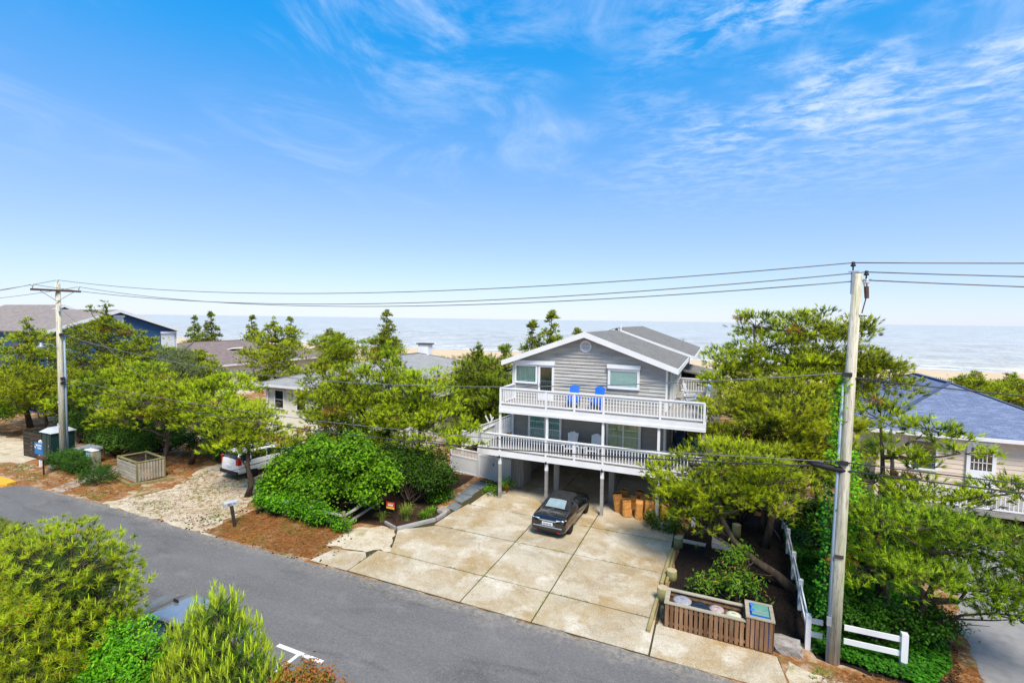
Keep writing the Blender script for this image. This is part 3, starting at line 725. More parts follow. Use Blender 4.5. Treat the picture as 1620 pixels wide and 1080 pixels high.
structure(sheet('side_drive', [(7.1, 14.3), (6.9, 16.4), (7.35, 18.2), (7.6, 20.2), (9, 24), (9, 29), (15, 29), (15, 14.3)], .010, 'grey_drive', .08, .4))
ivb = structure(sheet('ivy_bank', [(3.0, 16.4), (6.2, 16.0), (7.0, 18.4), (7.3, 20.2), (7.6, 27), (3.1, 27.5)], .012, 'mulch', .1, .3))
structure(sheet('side_apron', [(2.2, 14.36), (7.0, 14.36), (6.8, 15.4), (5, 15.5), (3, 15.6), (2.2, 15.9)], .008, 'shell_gravel', .18, .3, seed=9))

# loose litter, one mass each
def scatter_in(poly, n, rg):
    p = np.array(poly); lo, hi = p.min(0), p.max(0); out = np.zeros((0, 2))
    while len(out) < n:
        q = rg.uniform(lo, hi, (n * 2, 2)); ins = np.zeros(len(q), bool); j = len(p) - 1
        for i in range(len(p)):
            c = ((p[i, 1] > q[:, 1]) != (p[j, 1] > q[:, 1])) & (q[:, 0] < (p[j, 0] - p[i, 0]) * (q[:, 1] - p[i, 1]) / (p[j, 1] - p[i, 1] + 1e-12) + p[i, 0]); ins ^= c; j = i
        out = np.concatenate([out, q[ins]])
    return out[:n]
def pebbles(name, poly, n, size, mat, label, seed, z=.01):
    rg = np.random.default_rng(seed); c = scatter_in(poly, n, rg); s = size * rg.uniform(.4, 1.3, (n, 1))
    o8 = np.array([[1, 0, 0], [-1, 0, 0], [0, 1, 0], [0, -1, 0], [0, 0, .6], [0, 0, -.6]], float)
    f8 = np.array([[0, 2, 4], [2, 1, 4], [1, 3, 4], [3, 0, 4], [2, 0, 5], [1, 2, 5], [3, 1, 5], [0, 3, 5]])
    a = rg.uniform(0, 6.28, n); V = o8[None] * s[:, :, None] * rg.uniform(.6, 1.3, (n, 6, 1))
    X = V[..., 0] * np.cos(a)[:, None] - V[..., 1] * np.sin(a)[:, None]; Y = V[..., 0] * np.sin(a)[:, None] + V[..., 1] * np.cos(a)[:, None]
    V = np.stack([X + c[:, :1], Y + c[:, 1:], V[..., 2] + z + s * .3], -1).reshape(-1, 3)
    F = (f8[None] + np.arange(n)[:, None, None] * 6).reshape(-1, 3)
    return tag(raw_mesh(name, V, F, mat), label, mat.split('_')[0], kind='stuff')
def litter(name, poly, n, L, mat, label, cat, seed, z=.02):
    rg = np.random.default_rng(seed); c = scatter_in(poly, n, rg); c3 = np.concatenate([c, np.full((n, 1), z) + rg.uniform(0, .03, (n, 1))], 1)
    d = np.tile([0, 0, 1.], (n, 1)); V, F, t = needle_tufts(c3, d, L, 4, .012, rg.uniform(0, 1, n), rg, (1.35, 1.62), .05)
    o = raw_mesh(name, V, F, mat, None, t); return tag(o, label, cat, kind='stuff')
litter('pine_needle_litter', [(-36, 14.4), (-30, 14.4), (-31, 20), (-30.5, 24), (-45, 24), (-41, 16.5)], 7000, .22, 'straw_needles', 'fallen orange pine needles between the footpath and the shell drive', 'pine needles', 1)
litter('pine_needle_litter', [(-21.5, 14.3), (-15.3, 14.5), (-15.6, 17.2), (-21.6, 17.4)], 5200, .20, 'straw_needles', 'fallen orange pine needles along the verge below the split rail fence', 'pine needles', 2)
litter('pine_needle_litter', [(2.1, 14.5), (6.9, 14.6), (7.4, 19.8), (6.4, 18.6), (6.0, 16.2), (3.6, 16.1)], 1800, .16, 'straw_needles', 'fallen orange pine needles at the foot of the tall utility pole', 'pine needles', 3)
litter('pine_needle_litter', [(-29, 14.5), (-21.5, 14.5), (-23.5, 21), (-30, 21)], 1500, .2, 'straw_needles', 'sparse fallen pine needles on the pale shell drive', 'pine needles', 4)
litter('pine_needle_litter', [(-20, 3), (-5, 3), (-5, 7.1), (-20, 7.1)], 4200, .16, 'straw_needles', 'fallen pine needles under the near roadside pines', 'pine needles', 8)
for cc, poly, n, sd_ in (('between the footpath and the shell drive', [(-36, 14.4), (-30, 14.4), (-31, 20), (-36, 20)], 160, 5), ('on the verge by the mailbox', [(-25, 14.1), (-14, 14.2), (-15, 17), (-22, 17)], 300, 6), ('by the tall utility pole', [(2.4, 14.6), (7, 14.6), (7.2, 17.5), (3.8, 16)], 90, 7)):
    o = pebbles('pine_cones', poly, n, .05, 'cone_brown', 'dark fallen pine cones ' + cc, sd_); o['category'] = 'pine cones'
o = pebbles('shell_gravel', [(-29.3, 14.5), (-21, 14.4), (-23.3, 19), (-24, 24), (-30, 24), (-30, 20.4), (-28.4, 17.2)], 7000, .017, 'path_concrete', 'loose shells and pebbles on the pale drive', 11); o['category'] = 'gravel'
rg = np.random.default_rng(12); cs = scatter_in([(-1.4, 17.1), (2.8, 17.1), (2.95, 20), (3.0, 26), (-.5, 26), (-1.2, 22.3)], 6000, rg)
V, F, t = leaf_quads(np.concatenate([cs, rg.uniform(.015, .05, (6000, 1))], 1), unit(rg.normal(size=(6000, 3)) * .5 + [0, 0, 1]), .07, .03, rg.uniform(0, 1, 6000), rg)
tag(raw_mesh('bark_mulch', V, F, 'mulch', None, t), 'dark bark chips covering the bed behind the bin enclosure', 'mulch', kind='stuff')

def weeds(label, poly, n, seed):
    rg = np.random.default_rng(seed); c = scatter_in(poly, n, rg); k = (np.sin(c[:, 0] * 1.7 + seed) + np.sin(c[:, 1] * 2.3 + c[:, 0])) > .1; c = c[k]; n = len(c)
    V, F, t = needle_tufts(np.concatenate([c, np.full((n, 1), .01)], 1), np.tile([0, 0, 1.], (n, 1)), rg.uniform(.05, .15, n), 7, .018, rg.uniform(0, .88, n), rg, (.2, 1.1), .1)
    tag(raw_mesh('weeds', V, F, 'grass_blades', None, t), label, 'weeds', kind='stuff')
weeds('sparse weeds along the verge below the split rail fence', [(-21.5, 14.3), (-15.3, 14.5), (-15.6, 16.9), (-21.6, 17.0)], 900, 1)
weeds('sparse weeds on the shell drive', [(-29, 14.4), (-21.5, 14.3), (-23.5, 20), (-30, 21)], 1100, 2)
weeds('sparse weeds between the road and the blue sign', [(-44, 14.3), (-35, 14.5), (-36, 16.4), (-42, 16)], 600, 3)
weeds('sparse weeds between footpath and slatted corral', [(-33, 14.4), (-30, 14.4), (-31, 16.4), (-33.5, 16.4)], 300, 4)
rgj = np.random.default_rng(77); JP = []
for x in JX[:3]: JP += [(x + rgj.normal() * .012, y) for y in rgj.uniform(14.5, 22.5, 170) if math.sin(y * 2.1 + x) > -.3 and (x > -13 or y < 16)]
for y in JY[1:4]: JP += [(x, y + rgj.normal() * .012) for x in rgj.uniform(-12.3, -1.8, 200) if math.sin(x * 1.7 + y) > -.2]
JP = np.array(JP); V, F, t = needle_tufts(np.concatenate([JP, np.full((len(JP), 1), .02)], 1), np.tile([0, 0, 1.], (len(JP), 1)), rgj.uniform(.03, .09, len(JP)), 6, .016, rgj.uniform(0, .88, len(JP)), rgj, (.3, 1.3), .1)
tag(raw_mesh('joint_weeds', V, F, 'grass_blades', None, t), 'moss and weeds growing in the joints of the concrete driveway', 'weeds', kind='stuff')
weeds('sparse weeds at the roadside by the tall pole', [(2.2, 14.6), (6.8, 14.7), (6.0, 16.0), (3.0, 16.2)], 500, 5)

# ================================================================== GREY BEACH HOUSE
H = thing('beach_house', 'grey weathered clapboard beach house with two white railed decks over an open carport', 'house', (-6.7, 26, 0))
HX0, HX1, WY = -11.1, -2.35, 26.0; PK, EZ = 9.18, 7.60; PX = -6.72
def zrf(x): return PK - abs(x - PX) * (PK - EZ) / (PX - HX0)
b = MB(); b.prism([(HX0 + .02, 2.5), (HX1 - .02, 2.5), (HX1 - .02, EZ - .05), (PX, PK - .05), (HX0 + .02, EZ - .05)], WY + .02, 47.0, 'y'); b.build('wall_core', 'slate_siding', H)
z = 5.32; k = 0
while z < PK - .08:                                   # clapboards of the gable wall, one by one
    zt = min(z + .2, PK - .04)
    hw = lambda q: (HX0, HX1) if q <= EZ else (PX - (PK - q) * (PX - HX0) / (PK - EZ), PX + (PK - q) * (HX1 - PX) / (PK - EZ))
    a0, a1 = hw(z); c0, c1 = hw(zt); xa = a0; ca = c0                # each course is nailed up in random lengths
    while xa < a1 - .01:
        xb = xa + random.uniform(1.3, 3.2)
        if a1 - xb < .9: xb = a1
        cb2 = c1 if xb == a1 else min(max(xb, c0 + .02), c1); cs2 = ca if xa == a0 else min(max(xa, c0), c1)
        if cb2 > cs2 + .01:
            b = MB(); y0 = WY - .052 + random.uniform(-.005, .005); y1 = WY - .006; g_ = .003
            b.add([(xa + g_, y0, z), (xb - g_, y0, z), (cb2 - g_, y1, zt), (cs2 + g_, y1, zt), (xa + g_, WY + .02, z), (xb - g_, WY + .02, z), (cb2 - g_, WY + .02, zt), (cs2 + g_, WY + .02, zt)], [(0, 1, 2, 3), (4, 7, 6, 5), (0, 4, 5, 1), (3, 2, 6, 7), (0, 3, 7, 4), (1, 5, 6, 2)])
            b.build('siding_board', 'grey_siding', H)
        xa = xb
    z += .185
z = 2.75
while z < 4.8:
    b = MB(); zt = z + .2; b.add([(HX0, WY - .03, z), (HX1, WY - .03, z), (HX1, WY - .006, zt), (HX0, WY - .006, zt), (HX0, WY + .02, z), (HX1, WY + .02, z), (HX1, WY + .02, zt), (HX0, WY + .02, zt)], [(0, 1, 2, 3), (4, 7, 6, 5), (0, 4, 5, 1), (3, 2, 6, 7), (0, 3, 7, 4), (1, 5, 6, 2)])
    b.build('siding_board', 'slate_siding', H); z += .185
z = 5.32                                               # clapboards of the right side wall
while z < 7.5:
    b = MB(); zt = z + .2; b.add([(HX1 + .03, WY, z), (HX1 + .03, 34.5, z), (HX1 + .006, 34.5, zt), (HX1 + .006, WY, zt), (HX1 - .02, WY, z), (HX1 - .02, 34.5, z), (HX1 - .02, 34.5, zt), (HX1 - .02, WY, zt)], [(0, 1, 2, 3), (4, 7, 6, 5), (0, 4, 5, 1), (3, 2, 6, 7), (0, 3, 7, 4), (1, 5, 6, 2)])
    b.build('siding_board', 'grey_siding', H); z += .185
for x in (HX0 - .012, HX1 - .09):                      # corner boards
    b = MB(); b.box(x, x + .10, WY - .055, WY + .05, 2.74, EZ - .03); b.build('corner_board', 'white_trim', H)
# roof
ov = .52; ex0, ex1 = HX0 - ov, HX1 + ov
sl_ = (PK - EZ) / (PX - HX0); rz = lambda x: PK + .16 - abs(x - PX) * sl_
rf1 = roof_plane('roof', [(ex0, 25.55, rz(ex0)), (PX, 25.55, rz(PX)), (PX, 34.6, rz(PX)), (ex0, 34.6, rz(ex0))], .12, 'grey_shingles', H)
rf2 = roof_plane('roof', [(PX, 25.55, rz(PX)), (ex1, 25.55, rz(ex1)), (ex1, 34.6, rz(ex1)), (PX, 34.6, rz(PX))], .12, 'grey_shingles', H)
dz = .17; ex2 = ex1 + .38
roof_plane('roof', [(ex0, 34.62, rz(ex0) + dz), (PX, 34.62, rz(PX) + dz), (PX, 47.4, rz(PX) + dz), (ex0, 47.4, rz(ex0) + dz)], .16, 'grey_shingles', H)
rf4 = roof_plane('roof', [(PX, 34.62, rz(PX) + dz), (ex2, 34.62, rz(ex2) + dz + .03), (ex2, 47.4, rz(ex2) + dz + .03), (PX, 47.4, rz(PX) + dz)], .16, 'grey_shingles', H)
b = MB(); b.bar((PX - .1, 34.57, rz(PX) + .06), (ex2, 34.57, rz(ex2) + dz - .05), .07, .16); b.bar((PX + .1, 34.57, rz(PX) + .06), (ex0, 34.57, rz(ex0) + dz - .05), .07, .16); b.build('step_flashing', 'white_trim', H)
for xe, nm in ((ex0, 0), (ex1, 1)):                    # rake boards, a soffit and eave fascia
    b = MB(); b.add([(xe, 25.50, rz(xe) - .27), (PX, 25.50, rz(PX) - .29), (PX, 25.50, rz(PX) + .02), (xe, 25.50, rz(xe) + .02), (xe, 25.545, rz(xe) - .27), (PX, 25.545, rz(PX) - .29), (PX, 25.545, rz(PX) + .02), (xe, 25.545, rz(xe) + .02)],
                    [(0, 1, 2, 3), (7, 6, 5, 4), (0, 4, 5, 1), (3, 2, 6, 7), (0, 3, 7, 4), (1, 5, 6, 2)]); b.build('rake_board', 'white_trim', H)
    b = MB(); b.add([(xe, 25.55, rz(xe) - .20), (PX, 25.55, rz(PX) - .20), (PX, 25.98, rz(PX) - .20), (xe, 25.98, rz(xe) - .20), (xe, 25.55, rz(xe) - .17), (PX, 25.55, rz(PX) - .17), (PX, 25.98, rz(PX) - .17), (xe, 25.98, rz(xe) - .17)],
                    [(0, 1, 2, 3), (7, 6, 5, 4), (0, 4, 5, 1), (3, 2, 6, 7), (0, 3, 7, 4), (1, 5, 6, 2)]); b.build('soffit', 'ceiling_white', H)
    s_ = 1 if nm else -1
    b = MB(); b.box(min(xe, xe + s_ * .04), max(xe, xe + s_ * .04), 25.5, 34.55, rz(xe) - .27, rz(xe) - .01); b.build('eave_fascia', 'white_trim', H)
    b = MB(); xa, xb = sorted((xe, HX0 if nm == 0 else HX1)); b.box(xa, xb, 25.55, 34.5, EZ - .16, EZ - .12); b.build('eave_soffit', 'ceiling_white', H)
b = MB(); b.box(ex2 - .001, ex2 + .045, 34.5, 47.4, rz(ex2) - .02, rz(ex2) + dz + .02); b.build('eave_fascia', 'white_trim', H)
b = MB(); b.tube([(PX + .35, 34.3, rz(PX)), (PX + .35, 34.3, rz(PX) + .35)], .05, 8); b.build('vent_pipe', 'white_trim', rf2)
b = MB(); b.tube([(-2.6, 41, rz(-2.6) + .1), (-2.6, 41, rz(-2.6) + .75)], .03, 6); b.tube([(-2.85, 41, rz(-2.6) + .7), (-2.35, 41, rz(-2.6) + .7)], .02, 6); b.build('antenna', 'grey_metal', rf4)
# round gable vent
b = MB()
for j in range(24):
    a, c = 2 * math.pi * j / 24, 2 * math.pi * (j + 1) / 24
    for r_, ya in (): pass
    q = lambda t, r_, y: (-6.73 + r_ * math.cos(t), y, 8.55 + r_ * math.sin(t))
    b.add([q(a, .25, 25.93), q(c, .25, 25.93), q(c, .33, 25.93), q(a, .33, 25.93), q(a, .25, 25.99), q(c, .25, 25.99), q(c, .33, 25.99), q(a, .33, 25.99)], [(0, 1, 2, 3), (0, 4, 5, 1), (3, 2, 6, 7)])
vt = b.build('gable_vent', 'white_trim', H)
b = MB()
for i in range(9):
    z = 8.55 - .24 + i * .06; hw_ = math.sqrt(max(.001, .25 ** 2 - (z - 8.55) ** 2)); b.bar((-6.73 - hw_, 25.965, z), (-6.73 + hw_, 25.965, z), .03, .045, (0, -.6, 1))
b.build('louvre', 'white_vinyl', vt)
def window(par, x0, x1, z0, z1, y, fr=.09, back='curtain_teal', mull=(), rails=(), box=0, depth=.10, side='y', name='window', fmat='white_trim'):
    """a frame standing proud of the wall with curtain and pane inside; faces -Y (or +X when side='x', where x is then y and y is x)"""
    def bx(b, a0, a1, d0, d1, c0, c1):
        if side == 'y': b.box(a0, a1, y - d1, y - d0, c0, c1)
        else: b.box(y + d0, y + d1, a0, a1, c0, c1)
        return b
    b = MB(); bx(b, x0, x0 + fr, 0, depth, z0, z1); bx(b, x1 - fr, x1, 0, depth, z0, z1); bx(b, x0 + fr, x1 - fr, 0, depth, z0, z0 + fr); bx(b, x0 + fr, x1 - fr, 0, depth, z1 - fr, z1)
    f = b.build(name, fmat, par)
    b = MB(); bx(b, x0 + fr * .9, x1 - fr * .9, .042, .05, z0 + fr * .9, z1 - fr * .9); b.build('backing', back, f)  # room_dark sheets lie flat behind panes, painted as the unlit room
    b = MB(); bx(b, x0 + fr * .95, x1 - fr * .95, .074, .08, z0 + fr * .95, z1 - fr * .95); b.build('pane', 'window_glass', f)
    for mm in mull: b = MB(); bx(b, mm - .035, mm + .035, .03, depth - .004, z0 + fr, z1 - fr); b.build('mullion', fmat, f)
    for rr in rails: b = MB(); bx(b, x0 + fr, x1 - fr, .03, depth - .008, rr - .015, rr + .015); b.build('glazing_bar', fmat, f)
    if box: b = MB(); bx(b, x0 - .04, x1 + .04, 0, depth + .07, z1 + .005, z1 + box); b.build('shutter_box', fmat, f)
    return f
F0 = WY - .045
window(H, -10.95, -9.52, 6.28, 7.40, F0, .11, 'curtain_teal')
dr = window(H, -9.47, -8.52, 5.34, 7.40, F0, .12, 'room_dark', name='door')
b = MB(); b.box(-9.35, -8.64, F0 - .11, F0 - .05, 5.4, 5.78); b.build('kick_panel', 'white_trim', dr)
b = MB(); b.tube([(-9.36, F0 - .14, 6.35), (-9.28, F0 - .14, 6.35)], .025, 6); b.build('handle', 'grey_metal', dr)
b = MB(); b.box(-11.02, -8.48, F0 - .17, F0, 7.405, 7.63); b.build('shutter_box', 'white_trim', H)
window(H, -5.45, -3.76, 6.32, 7.42, F0, .13, 'curtain_pale', box=.21)
window(H, -10.05, -8.02, 2.78, 4.52, F0, .13, 'curtain_teal', mull=(-9.02,), rails=(3.7,), name='sliding_door')
window(H, -5.48, -3.62, 2.78, 4.52, F0, .13, 'curtain_green', mull=(-4.55,), rails=(3.75,), name='sliding_door')
window(H, -2.32, -.9, 2.78, 4.6, WY + 2.9, .08, 'room_dark', mull=(-1.6,), rails=(3.8,), name='sliding_door')
for y0, y1, z0 in ((27.2, 28.5, 5.4), (29.0, 30.4, 5.4), (31.2, 32.2, 6.1), (32.8, 34.2, 6.2)):
    window(H, y0, y1, z0, 7.35, HX1 + .02, .10, 'room_dark', side='x', name='sliding_door' if z0 < 6 else 'window', mull=((y0 + y1) / 2,))
b = MB(); b.box(HX1, -.9, WY + 2.92, WY + 3.1, 2.5, 4.9); b.build('porch_wall', 'slate_siding', H)
# carport: back wall of upright boards and boxed columns
for i in range(44):
    x = -11.0 + i * .2
    if x > -2.4: break
    b = MB(); b.box(x, x + .175, 31.3, 31.33 + random.random() * .01, .02, 2.42); b.build('carport_board', 'grey_board', H)
b = MB(); b.box(-11.1, -2.3, 31.345, 31.4, 0, 2.45); b.build('carport_back_wall', 'dark_void', H)
b = MB(); b.box(-11.1, -11.0, 27.2, 31.3, 0, 2.45); b.build('carport_side_wall', 'grey_board', H)
for i in range(5):
    b = MB(); b.box(-11.12 + i * .16, -10.975 + i * .16, 25.93, 25.97, .02, 2.42); b.build('carport_board', 'grey_board', H)
b = MB(); b.box(-11.11, -10.32, 25.975, 27.2, 0, 2.42); b.build('storage_box', 'grey_board', H)
for x in (-8.45, -5.28, -2.6):
    b = MB(); b.box(x, x + .3, 25.95, 26.25, 0, 2.42); b.build('column', 'grey_board', H)
b = MB(); b.box(-11.1, HX1, 26.0, 31.4, 2.42, 2.5); b.build('carport_ceiling', 'ceiling_white', H)
# decks
DY0, DY1 = 23.85, 25.95
def rail(par, p, q, z, posts, h=.93, sp=.15, pz0=None, ends=(True, True), solid=False):
    """white railing from p to q (xy) standing on height z"""
    p = Vector((*p, 0)); q = Vector((*q, 0)); d = (q - p); L = d.length; d.normalize(); nrm = Vector((-d.y, d.x, 0))
    Z = lambda v, zz_: (v.x, v.y, zz_)
    b = MB(); b.bar(Z(p, z + h - .03), Z(q, z + h - .03), .13, .055); b.build('top_rail', 'white_trim', par)
    b = MB(); b.bar(Z(p, z + .10), Z(q, z + .10), .05, .07); b.build('bottom_rail', 'white_trim', par)
    b = MB(); b.bar(Z(p, z + h - .11), Z(q, z + h - .11), .05, .07); b.build('under_rail', 'white_trim', par)
    for t in posts:
        v = p + d * t; b = MB(); b.bar(Z(v - nrm * .0, (z - .33) if pz0 is None else pz0), Z(v, z + h - .062), .105, .105, d); b.build('rail_post', 'white_trim', par)
    n = int(L / sp); first = None
    for i in range(1, n):
        t = L * i / n
        if any(abs(t - pp) < .085 for pp in posts): continue
        v = p + d * t
        if first is None:
            b = MB(); b.bar(Z(v, z + .135), Z(v, z + h - .145), .038, .038, d); first = b.build('baluster', 'white_trim', par); fv = v
        else: twin(first, 'baluster', v.x - fv.x, v.y - fv.y)
Z1, Z2 = 2.74, 5.30
def deck(z, x0, x1, y0, y1, fas):
    n = int(round((y1 - y0 - .04) / .15)); first = None
    for i in range(n):
        y = y0 + .04 + i * (y1 - y0 - .04) / n
        if first is None: b = MB(); b.box(x0 + .03, x1 - .03, y, y + .138, z - .03, z); first = b.build('deck_board', 'deck_board', H)
        else: twin(first, 'deck_board', 0, y - (y0 + .04))
    b = MB(); b.box(x0, x1, y0, y0 + .04, z - fas, z - .04); b.build('fascia', 'white_trim', H)
    b = MB(); b.box(x0, x0 + .04, y0 + .041, y1, z - fas, z - .04); b.build('fascia', 'white_trim', H)
    b = MB(); b.box(x1 - .04, x1, y0 + .041, y1, z - fas, z - .04); b.build('fascia', 'white_trim', H)
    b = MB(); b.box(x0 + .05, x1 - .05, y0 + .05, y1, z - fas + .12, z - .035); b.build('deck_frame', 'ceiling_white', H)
deck(Z1, -12.32, -.5, DY0, DY1, .33); deck(Z2, -11.0, -.4, DY0, DY1, .44)
b = MB(); b.box(-10.98, -.42, DY0 - .03, DY0 - .002, Z2 - .44, Z2 - .30); b.build('drip_board', 'white_trim', H)
rail(H, (-12.25, DY0 + .06), (-.55, DY0 + .06), Z1, [0.0, 1.3, 4.0, 5.56, 7.05, 9.8, 11.65], .93, .15)
rail(H, (-12.25, DY0 + .06), (-12.25, DY1), Z1, [2.05], .93, .15)
rail(H, (-10.93, DY0 + .06), (-.46, DY0 + .06), Z2, [0.0, 2.65, 4.2, 5.72, 8.47, 10.45], .94, .15)
rail(H, (-10.93, DY0 + .06), (-10.93, DY1), Z2, [2.05], .94, .15)
# side deck on the right with a boarded parapet
for i in range(11):
    b = MB(); b.box(HX1 + .04 + i * .172, HX1 + .2 + i * .172, DY1, 34.0, Z2 - .03, Z2); b.build('deck_board', 'deck_board', H)
b = MB(); b.box(-.44, -.40, DY1, 34.0, Z2 - .44, Z2 - .04); b.build('fascia', 'white_trim', H)
for i in range(41):
    y = DY1 + .05 + i * .195; b = MB(); b.box(-.40, -.375, y, y + .185, Z2 - .04, Z2 + .86); b.build('parapet_board', 'white_trim', H)
b = MB(); b.box(-.50, -.30, DY1, 34.0, Z2 + .87, Z2 + .93); b.build('parapet_cap', 'white_trim', H)
rail(H, (-2.2, 33.95), (-.46, 33.95), Z2, [1.7], .94, .15)
roof_plane('porch_roof', [(HX1, 34.6, 6.75), (.35, 34.6, 6.25), (.35, 40, 6.25), (HX1, 40, 6.75)], .12, 'grey_shingles', H)
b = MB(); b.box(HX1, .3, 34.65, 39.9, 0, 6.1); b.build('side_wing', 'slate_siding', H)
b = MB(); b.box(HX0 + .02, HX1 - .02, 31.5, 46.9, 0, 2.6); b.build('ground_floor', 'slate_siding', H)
for x in (-10.95, -8.22, -5.22, -2.5):                 # front posts, grey below and painted above
    b = MB(); b.box(x - .075, x + .075, DY0 + .07, DY0 + .22, 0, 1.95); b.build('post', 'grey_timber', H)
    b = MB(); b.box(x - .082, x + .082, DY0 + .064, DY0 + .226, 1.95, Z1 - .21); b.build('post', 'white_trim', H)
    b = MB(); b.box(x - .06, x + .06, DY0 + .05, DY0 + .17, Z1 + .935, Z2 - .31); b.build('post', 'white_trim', H)
    b = MB(); b.lathe([(.0, 0), (.05, .02), (.055, .1), (.04, .17), (.0, .2)], 8, (x, DY0 + .01, 2.28)); b.build('post_lamp', 'black_metal', H)
for x in (-11.02, -2.42): b = MB(); b.box(x - .05, x + .05, 25.85, 25.95, Z1, Z2 - .31); b.build('post', 'white_trim', H)
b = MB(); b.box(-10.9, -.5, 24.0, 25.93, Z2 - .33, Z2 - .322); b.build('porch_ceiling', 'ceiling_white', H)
for y in (26, 30, 33.8): b = MB(); b.box(-.6, -.45, y, y + .15, 0, Z2 - .44); b.build('post', 'white_trim', H)
# stair flank on the left
b = MB(); b.bar((-15.1, 27.2, 2.62), (-11.2, 27.2, 4.28), .1, .07); b.build('stair_rail', 'white_trim', H)
b = MB(); b.bar((-15.1, 27.2, 1.7), (-11.2, 27.2, 3.36), .06, .30); b.build('stringer', 'white_trim', H)
for i in range(26):
    x = -15.0 + i * .147; zc = 2.62 + (x + 15.1) * .4256; b = MB(); b.box(x, x + .128, 27.19, 27.21, zc - .88, zc - .05); b.build('stair_picket', 'white_vinyl', H)
b = MB(); b.box(-15.15, -15.03, 27.1, 27.3, 0, 2.75); b.build('newel', 'white_trim', H)

# ================================================================== HIP HOUSES
def hip_house(T, x0, x1, y0, y1, ez, w_, rise, mat, wall, ov=.5, wmat=None, gut=True, zb=0):
    xm = (x0 + x1) / 2; hw_ = (x1 - x0) / 2; ya, yb = y0 + hw_, y1 - hw_
    if yb < ya + .2: yb = ya + .2
    zr = ez + rise
    roof_plane('roof', [(x0, y0, ez), (x1, y0, ez), (xm, ya, zr)], .1, mat, T)
    roof_plane('roof', [(x1, y0, ez), (x1, y1, ez), (xm, yb, zr), (xm, ya, zr)], .1, mat, T)
    roof_plane('roof', [(x1, y1, ez), (x0, y1, ez), (xm, yb, zr)], .1, mat, T)
    r_ = roof_plane('roof', [(x0, y1, ez), (x0, y0, ez), (xm, ya, zr), (xm, yb, zr)], .1, mat, T)
    for p, q in (((x0, y0), (xm, ya)), ((x1, y0), (xm, ya)), ((x0, y1), (xm, yb)), ((x1, y1), (xm, yb))):
        b = MB(); b.bar((*p, ez + .02), (*q, zr + .02), .22, .05); b.build('hip_cap', mat, T)
    b = MB(); b.bar((xm, ya, zr + .03), (xm, yb, zr + .03), .25, .05); b.build('ridge_cap', mat, T)
    for a0, a1, c0, c1 in ((x0, x1, y0 - .1, y0 - .02), (x0, x1, y1 + .02, y1 + .1), (x0 - .1, x0 - .02, y0 - .1, y1 + .1), (x1 + .02, x1 + .1, y0 - .1, y1 + .1)):
        b = MB(); b.box(a0, a1, c0, c1, ez - .2, ez - .01); b.build('gutter', 'white_trim', T)
    b = MB(); b.box(x0 + .05, x1 - .05, y0 + .05, y1 - .05, ez - .20, ez - .13); b.build('soffit', 'ceiling_white', T)
    b = MB(); b.box(x0 + ov, x1 - ov, y0 + ov, y1 - ov, zb, ez - .13); b.build('wall', wall, T)
    return r_
# right: tan house with blue roof
Tn = thing('tan_house', 'tan lap-sided house with a blue shingled hip roof beyond the right-hand pines', 'house', (13.2, 33, 0))
hip_house(Tn, 7.94, 18.4, 32.4, 48.6, 4.2, 0, 2.25, 'blue_shingles', 'tan_siding')
z = .3
while z < 4.0:
    b = MB(); zt = z + .26; yy = 32.9; b.add([(8.42, yy - .03, z), (17.92, yy - .03, z), (17.92, yy - .006, zt), (8.42, yy - .006, zt), (8.42, yy + .02, z), (17.92, yy + .02, z), (17.92, yy + .02, zt), (8.42, yy + .02, zt)], [(0, 1, 2, 3), (4, 7, 6, 5), (0, 4, 5, 1), (3, 2, 6, 7), (0, 3, 7, 4), (1, 5, 6, 2)])
    b.build('siding_board', 'tan_siding', Tn); z += .25
f = window(Tn, 12.35, 13.55, 1.0, 3.85, 32.87, .16, 'room_dark', name='door')
b = MB(); b.box(12.51, 13.39, 32.765, 32.82, 1.0, 2.35); b.build('door_panel', 'white_trim', f)
b = MB(); b.box(12.51, 13.39, 32.765, 32.82, 3.55, 3.7); b.build('door_panel', 'white_trim', f)
for dx in (.12, .30, .47, .64): b = MB(); b.box(12.42 + dx + .1, 12.45 + dx + .1, 32.77, 32.815, 2.35, 3.55); b.build('glazing_bar', 'white_trim', f)
for dz_ in (2.75, 3.15): b = MB(); b.box(12.5, 13.4, 32.77, 32.81, dz_, dz_ + .03); b.build('glazing_bar', 'white_trim', f)
window(Tn, 9.9, 11.15, 2.05, 3.75, 32.87, .10, 'room_dark', rails=(2.9,))
b = MB(); b.box(9.0, 18.2, 30.3, 32.86, .72, .98); b.build('deck', 'grey_timber', Tn)
rail(Tn, (9.1, 30.36), (18.1, 30.36), .98, [0, 2.2, 4.8, 6.6, 8.9], .95, .16)
for x in (9.2, 13.9, 18.0): b = MB(); b.box(x, x + .14, 30.4, 30.54, 0, .72); b.build('deck_post', 'grey_timber', Tn)
